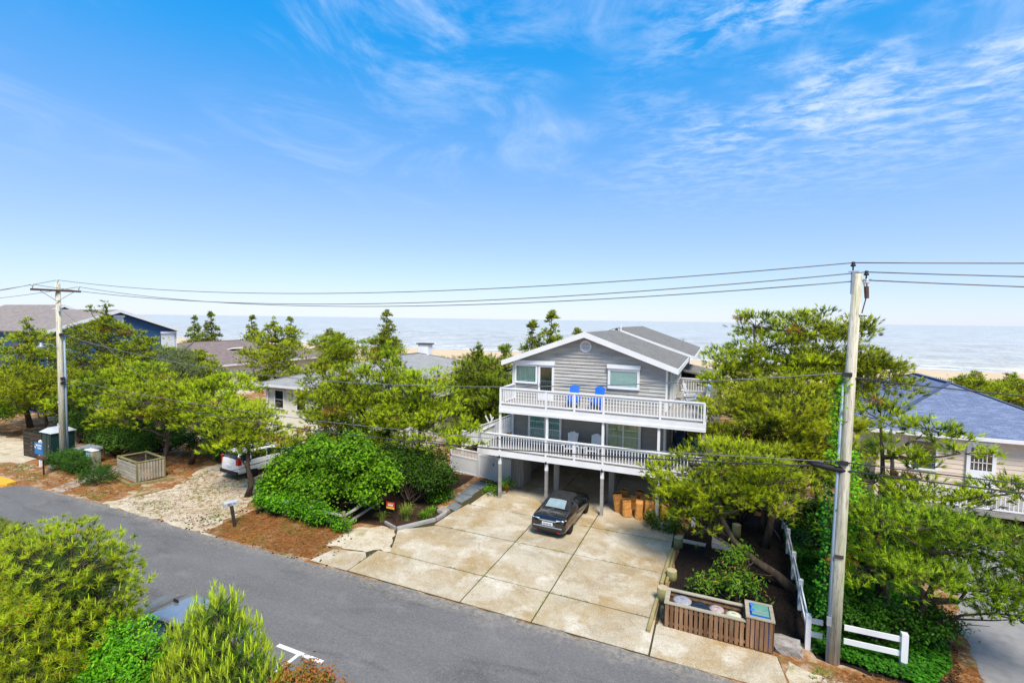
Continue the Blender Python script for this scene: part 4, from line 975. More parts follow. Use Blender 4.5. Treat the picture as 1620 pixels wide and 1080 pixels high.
# left: cream house with pale roof
Cr = thing('cream_house', 'cream house with a pale grey hip roof behind the middle pines', 'house', (-27.4, 30, 0))
r_ = hip_house(Cr, -35.8, -19.0, 28.5, 48.5, 4.3, 0, 2.2, 'pale_shingles', 'cream_wall', .6)
for x in (-34.3, -31.8, -29.0, -25.6, -22.5): window(Cr, x, x + 1.15, 2.2, 3.85, 29.08, .10, 'room_dark', rails=(3.0,))
b = MB(); b.box(-35.25, -35.1, 29.0, 29.09, 0, 4.1); b.build('corner_board', 'white_trim', Cr)
b = MB(); b.tube([(-35.0, 28.97, .1), (-35.0, 28.97, 3.7), (-35.25, 28.5, 4.05)], .05, 6); b.build('downpipe', 'white_trim', Cr)
b = MB(); b.box(-27.8, -26.6, 40.6, 41.4, 6.0, 7.35); ch = b.build('chimney', 'white_trim', r_)
b = MB(); b.box(-27.95, -26.45, 40.5, 41.5, 7.35, 7.47); b.build('chimney_cap', 'rust_brown', r_)
# brown roofed house
Br = thing('brown_roof_house', 'low house with a brown shingled hip roof and a skylight beside the blue houses', 'house', (-66, 32, 0))
r_ = hip_house(Br, -77, -55, 32, 61, 4.0, 0, 2.3, 'brown_shingles', 'cream_wall', .6)
b = MB(); b.bar((-61.2, 44.6, 5.42), (-61.2, 46.2, 5.42), 1.3, .16, (-.2, 0, 1)); b.build('skylight', 'white_trim', Br)
# blue gabled houses
def gable_house(T, X, y0, y1, ez, pk, depth, roofm, wallm, shutter=None):
    ym = (y0 + y1) / 2; ov = .5
    b = MB(); b.prism([(y0, 0), (y1, 0), (y1, ez), (ym, pk - .15), (y0, ez)], X - depth, X, 'x'); b.build('wall', wallm, T)
    s_ = (pk - ez) / (ym - y0); e = ez - ov * s_ + .05
    roof_plane('roof', [(X - depth - .4, y0 - ov, e), (X + .45, y0 - ov, e), (X + .45, ym, pk), (X - depth - .4, ym, pk)], .14, roofm, T)
    roof_plane('roof', [(X + .45, y1 + ov, e), (X - depth - .4, y1 + ov, e), (X - depth - .4, ym, pk), (X + .45, ym, pk)], .14, roofm, T)
    for ya in (y0 - ov, y1 + ov):
        b = MB(); b.add([(X + .455, ya, e - .30), (X + .455, ym, pk - .30), (X + .455, ym, pk + .02), (X + .455, ya, e + .02), (X + .52, ya, e - .30), (X + .52, ym, pk - .30), (X + .52, ym, pk + .02), (X + .52, ya, e + .02)], [(0, 1, 2, 3), (7, 6, 5, 4), (0, 4, 5, 1), (3, 2, 6, 7), (0, 3, 7, 4), (1, 5, 6, 2)]); b.build('rake_board', 'white_trim', T)
    for (a0, a1, c0, c1) in shutter or ():
        b = MB(); b.box(X, X + .1, a0, a1, c0, c1); f_ = b.build('shuttered_window', 'white_vinyl', T)
        b = MB(); b.box(X, X + .22, a0 - .08, a1 + .08, c1 + .01, c1 + .25); b.build('shutter_box', 'white_trim', f_)
    for (a0, a1) in ((y1 - .15, y1 + .0), (y0, y0 + .15)):
        b = MB(); b.box(X + .005, X + .05, a0, a1, 0, ez - .1); b.build('corner_board', 'white_trim', T)
Ba = thing('blue_house', 'blue clapboard house whose gable end has a white shuttered window near its sea side', 'house', (-60, 31, 0))
gable_house(Ba, -60, 24.8, 37.0, 8.25, 10.45, 13, 'taupe_shingles', 'blue_siding', [(35.25, 36.75, 6.1, 7.75), (30.5, 31.4, 8.6, 9.6)])
Bb = thing('blue_house', 'blue clapboard house with a taupe roof rising behind the left utility pole', 'house', (-76, 31, 0))
gable_house(Bb, -76, 28.2, 38.0, 8.7, 11.05, 14, 'taupe_shingles', 'blue_siding', [(32.2, 33.3, 8.0, 9.8)])
Bc = thing('taupe_house', 'taupe house showing only a white trimmed gable at the left edge', 'house', (-92, 31, 0))
gable_house(Bc, -92, 30.2, 36.2, 9.3, 10.6, 12, 'taupe_shingles', 'brown_shingles')
# ================================================================== UTILITY POLES AND WIRES
def insulator(par, x, y, z, s=1.0, mat='porcelain'):
    b = MB(); b.lathe([(.02, -.12 * s), (.02, 0), (.07 * s, .01), (.075 * s, .05), (.045 * s, .07), (.06 * s, .09), (.05 * s, .13), (.0, .15)], 8, (x, y, z)); b.build('insulator', mat, par, True)
LP = thing('utility_pole', 'weathered utility pole with crossarm and street lamp rising out of the left pines', 'utility pole', (-39.33, 16.95, 0), 'wooden utility poles')
b = MB(); b.tube([(-39.33, 16.95, -.2), (-39.34, 16.95, 6), (-39.40, 16.95, 11.9)], [.19, .165, .13], 12); b.build('pole', 'pole_wood', LP, True)
PX_, PY_ = -39.33, 16.95
b = MB(); b.bar((PX_ + .08, 15.55, 11.45), (PX_ + .08, 18.1, 11.45), .11, .13); b.build('crossarm', 'rust_brown', LP)
for s_ in (-1, 1): b = MB(); b.bar((PX_ + .1, PY_ - .1 + s_ * .85, 11.39), (PX_ + .1, PY_ - .1, 10.75), .03, .03); b.build('arm_brace', 'grey_metal', LP)
for y in (15.65, 18.0): insulator(LP, PX_ + .08, y, 11.64)
insulator(LP, PX_ - .06, PY_, 12.02)
b = MB(); b.tube([(PX_ + .17, PY_ + .17, .0), (PX_ + .14, PY_ + .17, 8.5)], .06, 8); b.build('conduit', 'blue_grey_pipe', LP, True)
b = MB(); b.tube([(PX_, PY_ - .15, 7.75), (PX_, PY_ - .45, 8.0), (PX_, PY_ - .85, 8.02)], .03, 6); ar = b.build('lamp_arm', 'grey_metal', LP)
b = MB(); b.lathe([(.06, .16), (.08, .1), (.10, 0), (.24, -.10), (.22, -.13), (.0, -.13)], 12, (PX_, PY_ - .95, 7.95)); b.build('lamp_head', 'grey_metal', ar, True)
b = MB(); b.lathe([(.0, -.22), (.10, -.20), (.14, -.132)], 10, (PX_, PY_ - .95, 7.95)); b.build('lamp_glass', 'porcelain', ar, True)
b = MB(); b.tube([(PX_ + .14, PY_ - .08, 10.5), (PX_ + .2, PY_ - .1, 10.1)], [.07, .06], 8); b.build('cutout', 'porcelain', LP)
for z in (8.6, 5.75, 5.45): b = MB(); b.box(PX_ + .14, PX_ + .3, PY_ - .1, PY_ + .1, z - .09, z + .09); b.build('cable_clamp', 'black_metal', LP)
for z in (4.2, 2.6): b = MB(); b.box(PX_ - .05, PX_ + .1, PY_ - .2, PY_ - .175, z - .06, z + .06); b.build('pole_tag', 'porcelain', LP)

RP = thing('utility_pole', 'tall pale utility pole standing behind the white fence rails on the right', 'utility pole', (3.42, 16.45, 0), 'wooden utility poles')
b = MB(); b.tube([(3.40, 16.45, -.2), (3.43, 16.45, 3), (3.50, 16.45, 7.5), (3.58, 16.45, 11.42)], [.185, .172, .148, .115], 14); b.build('pole', 'pole_wood', RP, True)
b = MB(); b.box(3.43, 3.50, 16.36, 16.50, 10.85, 11.48); b.build('bracket', 'grey_metal', RP)
b = MB(); b.box(3.36, 3.60, 16.40, 16.46, 11.47, 11.495); b.build('bracket', 'grey_metal', RP)
insulator(RP, 3.46, 16.43, 11.62, .9, 'black_metal')
b = MB(); b.box(3.66, 3.90, 16.40, 16.46, 11.23, 11.26); b.bar((3.7, 16.43, 11.24), (3.78, 16.43, 10.95), .03, .03); b.build('bracket', 'grey_metal', RP)
insulator(RP, 3.78, 16.43, 11.36, .9, 'black_metal'); insulator(RP, 3.80, 16.43, 11.13, .8, 'porcelain')
b = MB(); b.tube([(3.78, 16.38, 11.05), (3.80, 16.36, 10.72)], [.06, .055], 8); b.tube([(3.78, 16.36, 10.72), (3.70, 16.36, 10.30)], .016, 6); b.build('fuse_cutout', 'rust_brown', RP)
b = MB(); b.bar((3.55, 16.36, 10.25), (3.82, 16.36, 10.22), .025, .025); b.build('bracket', 'black_metal', RP)
b = MB(); b.tube([(3.24, 16.35, .0), (3.26, 16.35, 3.5), (3.33, 16.36, 8.3)], .038, 8); b.build('conduit', 'blue_grey_pipe', RP, True)
b = MB(); b.box(3.30, 3.52, 16.255, 16.275, 3.20, 3.30); b.build('pole_tag', 'dark_print', RP)
b = MB(); b.box(3.18, 3.30, 16.25, 16.33, 1.15, 1.4); b.build('meter_box', 'grey_metal', RP)
b = MB()
for j in range(20):
    a, c = 2 * math.pi * j / 20, 2 * math.pi * (j + 1) / 20; b.bar((4.05 + .28 * math.cos(a), 16.35, 8.15 + .33 * math.sin(a)), (4.05 + .28 * math.cos(c), 16.35, 8.15 + .33 * math.sin(c)), .02, .02)
b.bar((3.55, 16.38, 8.45), (4.1, 16.36, 8.47), .02, .02); b.build('cable_coil', 'wire_black', RP)
b = MB(); b.tube([(2.55, 16.4, 5.92), (2.7, 16.4, 5.86), (3.35, 16.36, 5.78), (3.6, 16.36, 5.76)], [.03, .085, .10, .04], 8); b.build('splice_case', 'black_trim', RP, True)
for z in (8.55, 6.0): b = MB(); b.box(3.28, 3.52, 16.24, 16.31, z - .06, z + .06); b.build('cable_clamp', 'black_metal', RP)

def wire(label, p, q, sag, r_, mat='wire_grey', group='overhead wires', name='overhead_wire'):
    p = Vector(p); q = Vector(q); pts = []
    for i in range(29):
        t = i / 28; v = p + (q - p) * t; v.z -= sag * 4 * t * (1 - t); pts.append(v)
    b = MB(); b.tube(pts, r_, 5); o = b.build(name, mat, None, True); return tag(o, label, 'wire', group)
L_ = ((PX_ - .06, PY_, 12.13), (PX_ + .08, 15.65, 11.76), (PX_ + .08, 18.0, 11.76))
R_ = ((3.46, 16.43, 11.73), (3.78, 16.43, 11.46), (3.80, 16.43, 11.23))
nm_ = ('topmost', 'middle', 'lowest')
for i in range(3):
    wire(f'{nm_[i]} of the three high power wires between the two poles', L_[i], R_[i], (.87, 1.06, 1.0)[i], .017)
    wire(f'{nm_[i]} of the three high power wires running off to the right', R_[i], (50, 15.2, 11.9 - .25 * i), (.55, .85, .95)[i], .017)
    wire(('wire off the pole top', 'wire off the near crossarm end', 'wire off the far crossarm end')[i] + ' running out to the left', L_[i], (-92, 20.0, 11.9 - .3 * i), .8, .017)
wire('slack grey cable crossing the upper deck railing between the poles', (PX_ + .15, PY_, 8.65), (3.42, 16.35, 8.6), 1.55, .016)
wire('thin black cable hanging across the lower deck openings between the poles', (PX_ + .15, PY_, 5.77), (3.36, 16.3, 6.02), .70, .014, 'wire_grey')
wire('thick black cable with splice case slung across the lower railing', (PX_ + .15, PY_, 5.48), (3.0, 16.38, 5.83), .95, .022, 'wire_black')
wire('thin black cable running right from the pole in front of the tan house', (3.4, 16.3, 6.02), (50, 15, 7.2), .42, .018, 'wire_black')
wire('thick black cable running right from the splice case', (3.5, 16.36, 5.77), (50, 15, 6.9), .42, .024, 'wire_black')
wire('slack grey cable looping right over the blue roof', (3.55, 16.36, 8.45), (50, 15, 8.8), .9, .018, 'wire_black')
wire('pale guy wire slanting down right from the left pole', (PX_ + .1, PY_ + .1, 10.2), (-35.6, 20.2, 5.2), .0, .014, 'wire_grey', None, 'guy_wire')
wire('service wire drooping from the left pole to the brown roofed house', (PX_ + .15, PY_ + .1, 8.6), (-55.6, 37, 4.3), .7, .014, 'wire_black', None, 'service_wire')
wire('service wire drooping from the left pole to the cream house', (PX_ + .15, PY_ + .1, 8.6), (-35.0, 29.0, 4.1), .5, .014, 'wire_black', None, 'service_wire')

# ================================================================== CARS
def car(name, label, st, parts, wheels, paint, extra=None, group=None, roofmat=None, rearglass='car_glass'):
    """st: stations rear to front (y, zb, w, zmid, wbelt, zbelt, wroof, zroof, ztop); a subdivided shell split into parts"""
    T = thing(name, label, 'car', (0, 0, 0), group)
    V = []; n = 8
    for (y, zb, w_, zm, wb, zbl, wr, zr, zt) in st:
        half = [(0, zb), (w_ * .82, zb), (w_, zb + .14), (w_, zm), (wb, zbl), (wr, zr), (wr * .80, zt - .01), (0, zt + .012)]
        V += [(x, y, z) for x, z in half] + [(-x, y, z) for x, z in half[1:-1]][::-1]
    m_ = 14; F = []; MI = []
    for i in range(len(st) - 1):
        for j in range(m_):
            F.append((i * m_ + j, i * m_ + (j + 1) % m_, (i + 1) * m_ + (j + 1) % m_, (i + 1) * m_ + j))
            jj = j if j < 7 else 13 - j
            MI.append(parts(i, jj, j >= 7))
    F.append(tuple(range(m_))[::-1]); MI.append(0); F.append(tuple(range((len(st) - 1) * m_, len(st) * m_))); MI.append(0)
    me = bpy.data.meshes.new('shell'); me.from_pydata(V, [], F)
    bm = bmesh.new(); bm.from_mesh(me); bmesh.ops.recalc_face_normals(bm, faces=bm.faces); bm.to_mesh(me); bm.free()
    for k in range(10): me.materials.append(None)
    me.polygons.foreach_set('material_index', MI)
    o = bpy.data.objects.new('shell', me); C.objects.link(o); s_ = o.modifiers.new('s', 'SUBSURF'); s_.levels = 2; s_.render_levels = 2
    dg = bpy.context.evaluated_depsgraph_get(); ev = o.evaluated_get(dg).to_mesh()
    vs = [tuple(v.co) for v in ev.vertices]; groups = {}
    for p in ev.polygons: groups.setdefault(p.material_index, []).append(tuple(p.vertices))
    o.evaluated_get(dg).to_mesh_clear(); bpy.data.objects.remove(o, do_unlink=True)
    names = {0: ('body', paint), 1: ('windscreen', 'car_glass'), 2: ('rear_window', rearglass), 3: ('side_window', 'car_glass'), 4: ('side_window', 'car_glass'), 5: ('roof', roofmat or paint), 6: ('lower_trim', 'black_trim')}
    for k, fs in groups.items():
        used = sorted({i for f in fs for i in f}); mp = {u: i for i, u in enumerate(used)}
        b = MB(); b.add([vs[u] for u in used], [tuple(mp[i] for i in f) for f in fs]); b.build(names[k][0], names[k][1], T, True)
    for (x, y, r_) in wheels:
        s_ = 1 if x > 0 else -1
        b = MB(); k = 20
        prof = [(r_ * .62, -.10), (r_ * .95, -.105), (r_, -.07), (r_, .06), (r_ * .95, .095), (r_ * .64, .10)]
        b.lathe(prof, k); b.v = [(x + s_ * c, y + a, r_ + bb) for a, bb, c in b.v]; tt = b.build('wheel', 'tyre_rubber', T, True)
        b = MB(); b.lathe([(r_ * .66, .02), (r_ * .66, .085), (r_ * .58, .075), (r_ * .2, .055), (.0, .06)], 16); b.v = [(x + s_ * c, y + a, r_ + bb) for a, bb, c in b.v]; b.build('rim', 'alloy', tt, True)
        b = MB()
        for q in range(5):
            a = q * 1.2566 + .3; b.bar((0, 0, .07), (r_ * .6 * math.cos(a), r_ * .6 * math.sin(a), .088), .05, .02, (0, 0, 1))
        b.v = [(x + s_ * c, y + a, r_ + bb) for a, bb, c in b.v]; b.build('spoke', 'alloy', tt)
        b = MB(); vv = []; ff = []                          # dark wheel arch round the tyre
        for q in range(13):
            a = math.pi * q / 12 - .1 + .2 * q / 12 * 0
            for rr, cc in ((r_ * 1.17, .055), (r_ * .9, .06), (r_ * 1.17, -.05)): vv.append((x + s_ * cc, y + rr * math.cos(a), r_ + rr * math.sin(a)))
        for q in range(12): ff += [(q * 3, q * 3 + 3, q * 3 + 4, q * 3 + 1), (q * 3, q * 3 + 2, q * 3 + 5, q * 3 + 3)]
        b.add(vv, ff); b.build('wheel_arch', 'black_trim', T)
    if extra: extra(T)
    return T
def P(x0, x1, y0, y1, z0, z1, name, mat, T, bevel=.012):
    b = MB(); b.box(x0, x1, y0, y1, z0, z1); return b.build(name, mat, T, bevel=bevel)
# black convertible, seen from behind
st = [(-2.30, .36, .66, .52, .60, .60, .55, .66, .67), (-2.27, .24, .80, .52, .78, .74, .70, .86, .88), (-2.12, .20, .86, .56, .84, .84, .74, .95, .97), (-1.75, .19, .875, .58, .855, .89, .72, .985, 1.005), (-1.32, .19, .88, .58, .86, .91, .70, .995, 1.02),
      (-.80, .19, .88, .58, .86, .92, .60, 1.26, 1.33), (-.2, .19, .88, .58, .86, .92, .58, 1.34, 1.42), (.35, .19, .88, .58, .86, .91, .57, 1.31, 1.38), (1.05, .19, .88, .57, .85, .89, .68, .95, .985), (1.65, .20, .87, .55, .83, .83, .66, .88, .90), (2.1, .22, .80, .5, .75, .70, .6, .75, .77), (2.30, .32, .62, .46, .56, .55, .5, .6, .61)]
def pm(i, j, left):
    if j == 0: return 6
    if i == 4 and j >= 5: return 2 if j == 6 else 5
    if i == 4 and j == 4: return 5
    if 5 <= i <= 6 and j >= 5: return 5
    if i == 5 and j == 4: return 3 if not left else 4
    if i in (6, 7) and j == 4: return 3 if not left else 4
    if i == 7 and j >= 5: return 1
    return 0
def ex(T):
    for s_ in (-1, 1):
        b = MB(); b.prism([(s_ * .40, -2.275), (s_ * .74, -2.225), (s_ * .835, -2.0), (s_ * .72, -2.05), (s_ * .40, -2.16)], .70, .868); l_ = b.build('tail_lamp', 'lamp_clear', T, bevel=.02)
        b = MB(); b.prism([(s_ * .66, -2.275), (s_ * .80, -2.20), (s_ * .885, -1.97), (s_ * .76, -2.1)], .645, .735); b.build('red_lens', 'lamp_red', l_, bevel=.01)
        b = MB(); b.prism([(s_ * .86, .52), (s_ * 1.05, .50), (s_ * 1.06, .62), (s_ * .86, .70)], .93, 1.05); b.build('mirror', 'black_paint', T, bevel=.03)
        P(s_ * .55 - .06, s_ * .55 + .06, -2.325, -2.29, .31, .345, 'reflector', 'lamp_red', T)
        b = MB(); b.tube([(s_ * .885, -.35, .80), (s_ * .895, -.15, .80)], .014, 6); b.build('handle', 'black_paint', T)
    P(-.40, .40, -2.285, -2.255, .77, .83, 'chrome_bar', 'chrome', T)
    p_ = P(-.26, .26, -2.315, -2.285, .60, .735, 'number_plate', 'plate_white', T)
    for k in range(6): b = MB(); b.box(-.20 + k * .07, -.16 + k * .07, -2.319, -2.3155, .635, .70); b.build('plate_mark', 'dark_print', p_)
    P(-.70, .70, -2.33, -2.25, .50, .545, 'bumper_strip', 'grey_metal', T, .02)
    P(-.36, .36, -2.312, -2.28, .575, .60, 'plate_trim', 'chrome', T)
    b = MB()
    for k in range(12): b.bar((-.38 + k * .07, -1.86, 1.03), (-.42 + k * .07, -1.66, 1.035), .01, .008)
    b.build('deck_vents', 'grey_metal', T)
cv = car('convertible_car', 'black convertible with a closed soft top parked nose-in at the carport', st, pm, [(.77, -1.36, .32), (-.77, -1.36, .32), (.77, 1.32, .32), (-.77, 1.32, .32)], 'black_paint', ex, None, 'soft_top', 'pale_glass')
place(cv, (-6.86, 22.72, .03), R(-1.5))

# silver sedan on the near side of the road
st = [(-2.32, .36, .66, .52, .60, .60, .55, .68, .70), (-2.27, .24, .82, .54, .78, .78, .70, .92, .95), (-2.05, .20, .88, .58, .86, .92, .74, 1.0, 1.03), (-1.55, .19, .91, .60, .88, .95, .72, 1.03, 1.06),
      (-.90, .19, .91, .60, .88, .96, .62, 1.36, 1.41), (-.2, .19, .91, .60, .88, .95, .60, 1.42, 1.47), (.40, .19, .91, .60, .88, .94, .60, 1.38, 1.44), (1.15, .19, .91, .58, .87, .92, .70, .98, 1.02), (1.75, .20, .89, .55, .84, .84, .66, .89, .91), (2.15, .22, .82, .5, .76, .70, .6, .76, .78), (2.32, .32, .64, .46, .58, .55, .5, .6, .61)]
def pm2(i, j, left):
    if j == 0: return 6
    if i == 3 and j >= 5: return 2
    if 3 <= i <= 6 and j == 4: return 3 if not left else 4
    if i == 6 and j >= 5: return 1
    return 0
def ex2_(T):
    for s_ in (-1, 1):
        b = MB(); b.prism([(s_ * .45, -2.26), (s_ * .84, -2.14), (s_ * .88, -1.95), (s_ * .5, -2.15)], .72, .90); b.build('tail_lamp', 'lamp_red', T, bevel=.02)
        b = MB(); b.prism([(s_ * .45, 2.22), (s_ * .80, 2.05), (s_ * .84, 1.80), (s_ * .5, 2.05)], .60, .74); b.build('headlight', 'lamp_clear', T, bevel=.02)
        b = MB(); b.prism([(s_ * .88, .62), (s_ * 1.06, .60), (s_ * 1.07, .72), (s_ * .88, .80)], .95, 1.07); b.build('mirror', 'silver_paint', T, bevel=.03)
        b = MB(); b.bar((s_ * .905, -.02, .4), (s_ * .885, -.02, .93), .012, .012); b.build('door_seam', 'black_trim', T)
        b = MB(); b.tube([(s_ * .91, -.3, .82), (s_ * .92, -.1, .82)], .014, 6); b.build('handle', 'silver_paint', T)
    b = MB(); b.prism([(-.02, -.75), (.02, -.75), (.015, -.55), (-.015, -.55)], 1.44, 1.52); b.build('roof_antenna', 'black_trim', T)
    b = MB(); b.bar((-.45, 2.30, .45), (.45, 2.30, .45), .05, .14); b.build('grille', 'black_trim', T)
sv = car('sedan_car', 'silver sedan parked at the near kerb behind the foreground pines', st, pm2, [(.80, -1.40, .33), (-.80, -1.40, .33), (.80, 1.38, .33), (-.80, 1.38, .33)], 'silver_paint', ex2_)
place(sv, (-13.95, 8.85, .013), R(-90))
# white sport utility cars in the shell drive
st = [(-2.35, .45, .70, .62, .66, .75, .60, .9, .92), (-2.31, .38, .86, .70, .84, 1.02, .74, 1.28, 1.33), (-2.20, .32, .92, .75, .89, 1.12, .70, 1.60, 1.70), (-1.55, .30, .93, .76, .90, 1.13, .70, 1.66, 1.77), (-.6, .30, .93, .76, .90, 1.13, .70, 1.68, 1.79), (.30, .30, .93, .76, .90, 1.12, .69, 1.64, 1.75),
      (1.0, .30, .93, .76, .89, 1.10, .72, 1.14, 1.18), (1.7, .30, .91, .74, .87, 1.02, .70, 1.06, 1.09), (2.2, .34, .84, .66, .80, .90, .66, .95, .97), (2.35, .42, .70, .6, .64, .70, .6, .78, .79)]
def pm3(i, j, left):
    if j == 0: return 6
    if i == 1 and j >= 5: return 2
    if 2 <= i <= 5 and j == 4: return 3 if not left else 4
    if i == 5 and j >= 5: return 1
    return 0
def ex3(T):
    for s_ in (-1, 1):
        b = MB(); b.prism([(s_ * .70, -2.345), (s_ * .88, -2.31), (s_ * .925, -2.1), (s_ * .74, -2.2)], .95, 1.42); b.build('tail_lamp', 'lamp_red', T, bevel=.02)
        b = MB(); b.prism([(s_ * .9, .55), (s_ * 1.10, .53), (s_ * 1.11, .66), (s_ * .9, .74)], 1.1, 1.26); b.build('mirror', 'white_car_paint', T, bevel=.03)
        for y in (-1.5, -.45): b = MB(); b.bar((s_ * .915, y, 1.10), (s_ * .74, y, 1.66), .035, .09, (0, 1, 0)); b.build('pillar', 'white_car_paint', T)
        b = MB(); b.bar((s_ * .62, -1.8, 1.84), (s_ * .62, .2, 1.84), .04, .04); b.build('roof_rack', 'grey_metal', T)
    P(-.86, .86, -2.42, -2.27, .38, .58, 'rear_bumper', 'black_trim', T, .03)
    P(-.26, .26, -2.375, -2.33, .78, .92, 'number_plate', 'plate_white', T)
s1 = car('sport_utility_car', 'white sport utility car backed toward the road in the shell drive', st, pm3, [(.82, -1.42, .36), (-.82, -1.42, .36), (.82, 1.42, .36), (-.82, 1.42, .36)], 'white_car_paint', ex3, 'white cars under the pines')
s2 = copy_tree(s1); s2['label'] = 'white sport utility car deeper in the shell drive, mostly behind pine branches'; s3 = copy_tree(s1); s3['label'] = 'white sport utility car glimpsed through leaves in front of the cream house'
place(s1, (-26.9, 22.0, .012), R(-6)); place(s2, (-25.6, 27.6, .012), R(-8)); place(s3, (-20.6, 25.4, .012), R(-20))

# ================================================================== CHAIRS
def adirondack(label, mat, loc, rz, rnd_top=False, group=None):
    T = thing('adirondack_chair', label, 'chair', (0, 0, 0), group)
    n = 6
    for i in range(n):                                  # back slats fan, leaning back (+y)
        x0 = (-.5 + (i + .5) / n) * .46; x1 = x0 * 1.3
        t = 1 - abs(i - 2.5) / 2.5; top = .80 + (.17 * math.sqrt(max(0, 1 - (abs(i - 2.5) / 3.2) ** 2)) if rnd_top else .02 * (i % 2) + .10 * t)
        b = MB(); b.bar((x0, .20, .25), (x1, .20 + top * .36, .25 + top), .085 if not rnd_top else .097, .02, (0, 1, .4)); b.build('back_slat', mat, T)
    for i in range(6):
        f = i / 5; b = MB(); b.bar((-.27, -.38 + f * .54, .40 - f * .14), (.27, -.38 + f * .54, .40 - f * .14), .085, .022); b.build('seat_slat', mat, T)
    for s_ in (-1, 1):
        b = MB(); b.box(s_ * .36 - .07, s_ * .36 + .07, -.45, .34, .555, .58); b.build('arm', mat, T)
        b = MB(); b.box(s_ * .32 - .02, s_ * .32 + .02, -.42, -.30, 0, .555); b.build('leg', mat, T)
        b = MB(); b.bar((s_ * .28, -.36, .33), (s_ * .28, .55, .05), .03, .11); b.build('leg', mat, T)
        b = MB(); b.box(s_ * .31 - .02, s_ * .31 + .02, .24, .33, .15, .555); b.build('arm_support', mat, T)
    b = MB(); b.bar((-.36, .34, .60), (.36, .34, .60), .06, .03); b.build('back_brace', mat, T)
    return place(T, loc, rz, .93 if rnd_top else 1.0)
adirondack('left of the two bright blue adirondack chairs on the upper deck', 'blue_plastic', (-7.10, 25.0, Z2), R(8), True, 'blue adirondack chairs')
adirondack('right of the two bright blue adirondack chairs on the upper deck', 'blue_plastic', (-5.80, 25.05, Z2), R(-4), True, 'blue adirondack chairs')
adirondack('left of the two white adirondack chairs on the lower front deck', 'white_plastic', (-7.12, 24.85, Z1), R(5), False, 'white adirondack chairs')
adirondack('right of the two white adirondack chairs on the lower front deck', 'white_plastic', (-5.88, 24.9, Z1), R(-3), False, 'white adirondack chairs')
adirondack('nearer white adirondack chair on the right side deck upstairs', 'white_plastic', (-1.35, 28.6, Z2), R(95), False, 'white adirondack chairs')
adirondack('farther white adirondack chair on the right side deck upstairs', 'white_plastic', (-1.35, 30.2, Z2), R(80), False, 'white adirondack chairs')
for i, (x, r_) in enumerate(((-1.75, 4), (-.98, -8))):
    adirondack(('left', 'right')[i] + ' navy chair in the shade at the right end of the lower deck', 'navy_plastic', (x, 27.6, Z1), R(r_), False, 'navy chairs')
b = MB(); b.box(-2.34, -.5, DY1 + .002, 28.9, Z1 - .25, Z1 - .004); b.build('side_porch_floor', 'deck_board', H)
t = thing('side_table', 'small white table between the white lower deck chairs', 'table', (-6.5, 24.95, Z1))
b = MB(); b.box(-6.70, -6.30, 24.75, 25.15, Z1 + .43, Z1 + .46); b.build('table_top', 'white_plastic', t)
for sx in (-1, 1):
    for sy_ in (-1, 1): b = MB(); b.box(-6.5 + sx * .16 - .02, -6.5 + sx * .16 + .02, 24.95 + sy_ * .16 - .02, 24.95 + sy_ * .16 + .02, Z1, Z1 + .43); b.build('leg', 'white_plastic', t)

# ================================================================== FENCES
F_ = thing('vinyl_fence', 'white vinyl privacy fence with lattice top and gate left of the house', 'fence', (-13.6, 26.6, 0))
def vpanel(x0, x1, y0, y1, z0, z1, lat):
    b = MB(); b.bar((x0, y0, (z0 + z1) / 2), (x1, y1, (z0 + z1) / 2), .04, z1 - z0 - .1); b.build('panel', 'white_vinyl', F_)
    for z in (z0 + .04, z1): b = MB(); b.bar((x0, y0, z), (x1, y1, z), .07, .10); b.build('rail', 'white_trim', F_)
    if lat:
        n = int((x1 - x0) / .11)
        for i in range(n + 1):
            f = i / n; x = x0 + (x1 - x0) * f; y = y0 + (y1 - y0) * f; b = MB(); b.box(x - .025, x + .025, y - .015, y + .015, z1 + .05, z1 + lat); b.build('picket', 'white_vinyl', F_)
        b = MB(); b.bar((x0, y0, z1 + lat + .03), (x1, y1, z1 + lat + .03), .08, .07); b.build('rail', 'white_trim', F_)
for x, y, h in ((-15.85, 26.95, 1.45), (-13.62, 26.60, 2.3), (-12.38, 26.42, 1.9), (-12.05, 26.38, 1.9), (-11.2, 26.25, 1.9)):
    b = MB(); b.box(x - .065, x + .065, y - .065, y + .065, 0, h); b.build('fence_post', 'white_vinyl', F_)
vpanel(-15.78, -13.69, 26.94, 26.61, .05, 1.1, .45); vpanel(-13.55, -12.45, 26.59, 26.43, .05, 1.45, .22); vpanel(-12.31, -12.12, 26.41, 26.39, .05, 1.45, .22); vpanel(-11.98, -11.27, 26.37, 26.26, .05, 1.45, .22)
b = MB(); b.box(-12.52, -12.47, 26.36, 26.4, .95, 1.1); b.build('latch', 'black_metal', F_)
t = thing('plant_stand', 'small folding white slatted plant stand tipped by the mulch left of the gate', 'plant stand', (-14.9, 24.5, 0))
for i in range(6): b = MB(); b.bar((-15.3 + i * .02, 24.3 + i * .05, .75 - i * .10), (-14.5 - i * .06, 24.5 + i * .02, .80 - i * .10), .02, .05); b.build('slat', 'white_plastic', t)
b = MB(); b.bar((-14.4, 24.5, 1.0), (-14.95, 24.3, 0), .04, .05); b.build('leg', 'white_plastic', t); b = MB(); b.bar((-15.3, 24.3, .78), (-14.85, 24.45, 0), .04, .05); b.build('leg', 'white_plastic', t)
t = thing('leaning_boards', 'white crossed boards leaning up behind the lower deck corner', 'boards', (-12.9, 26.3, 2.3))
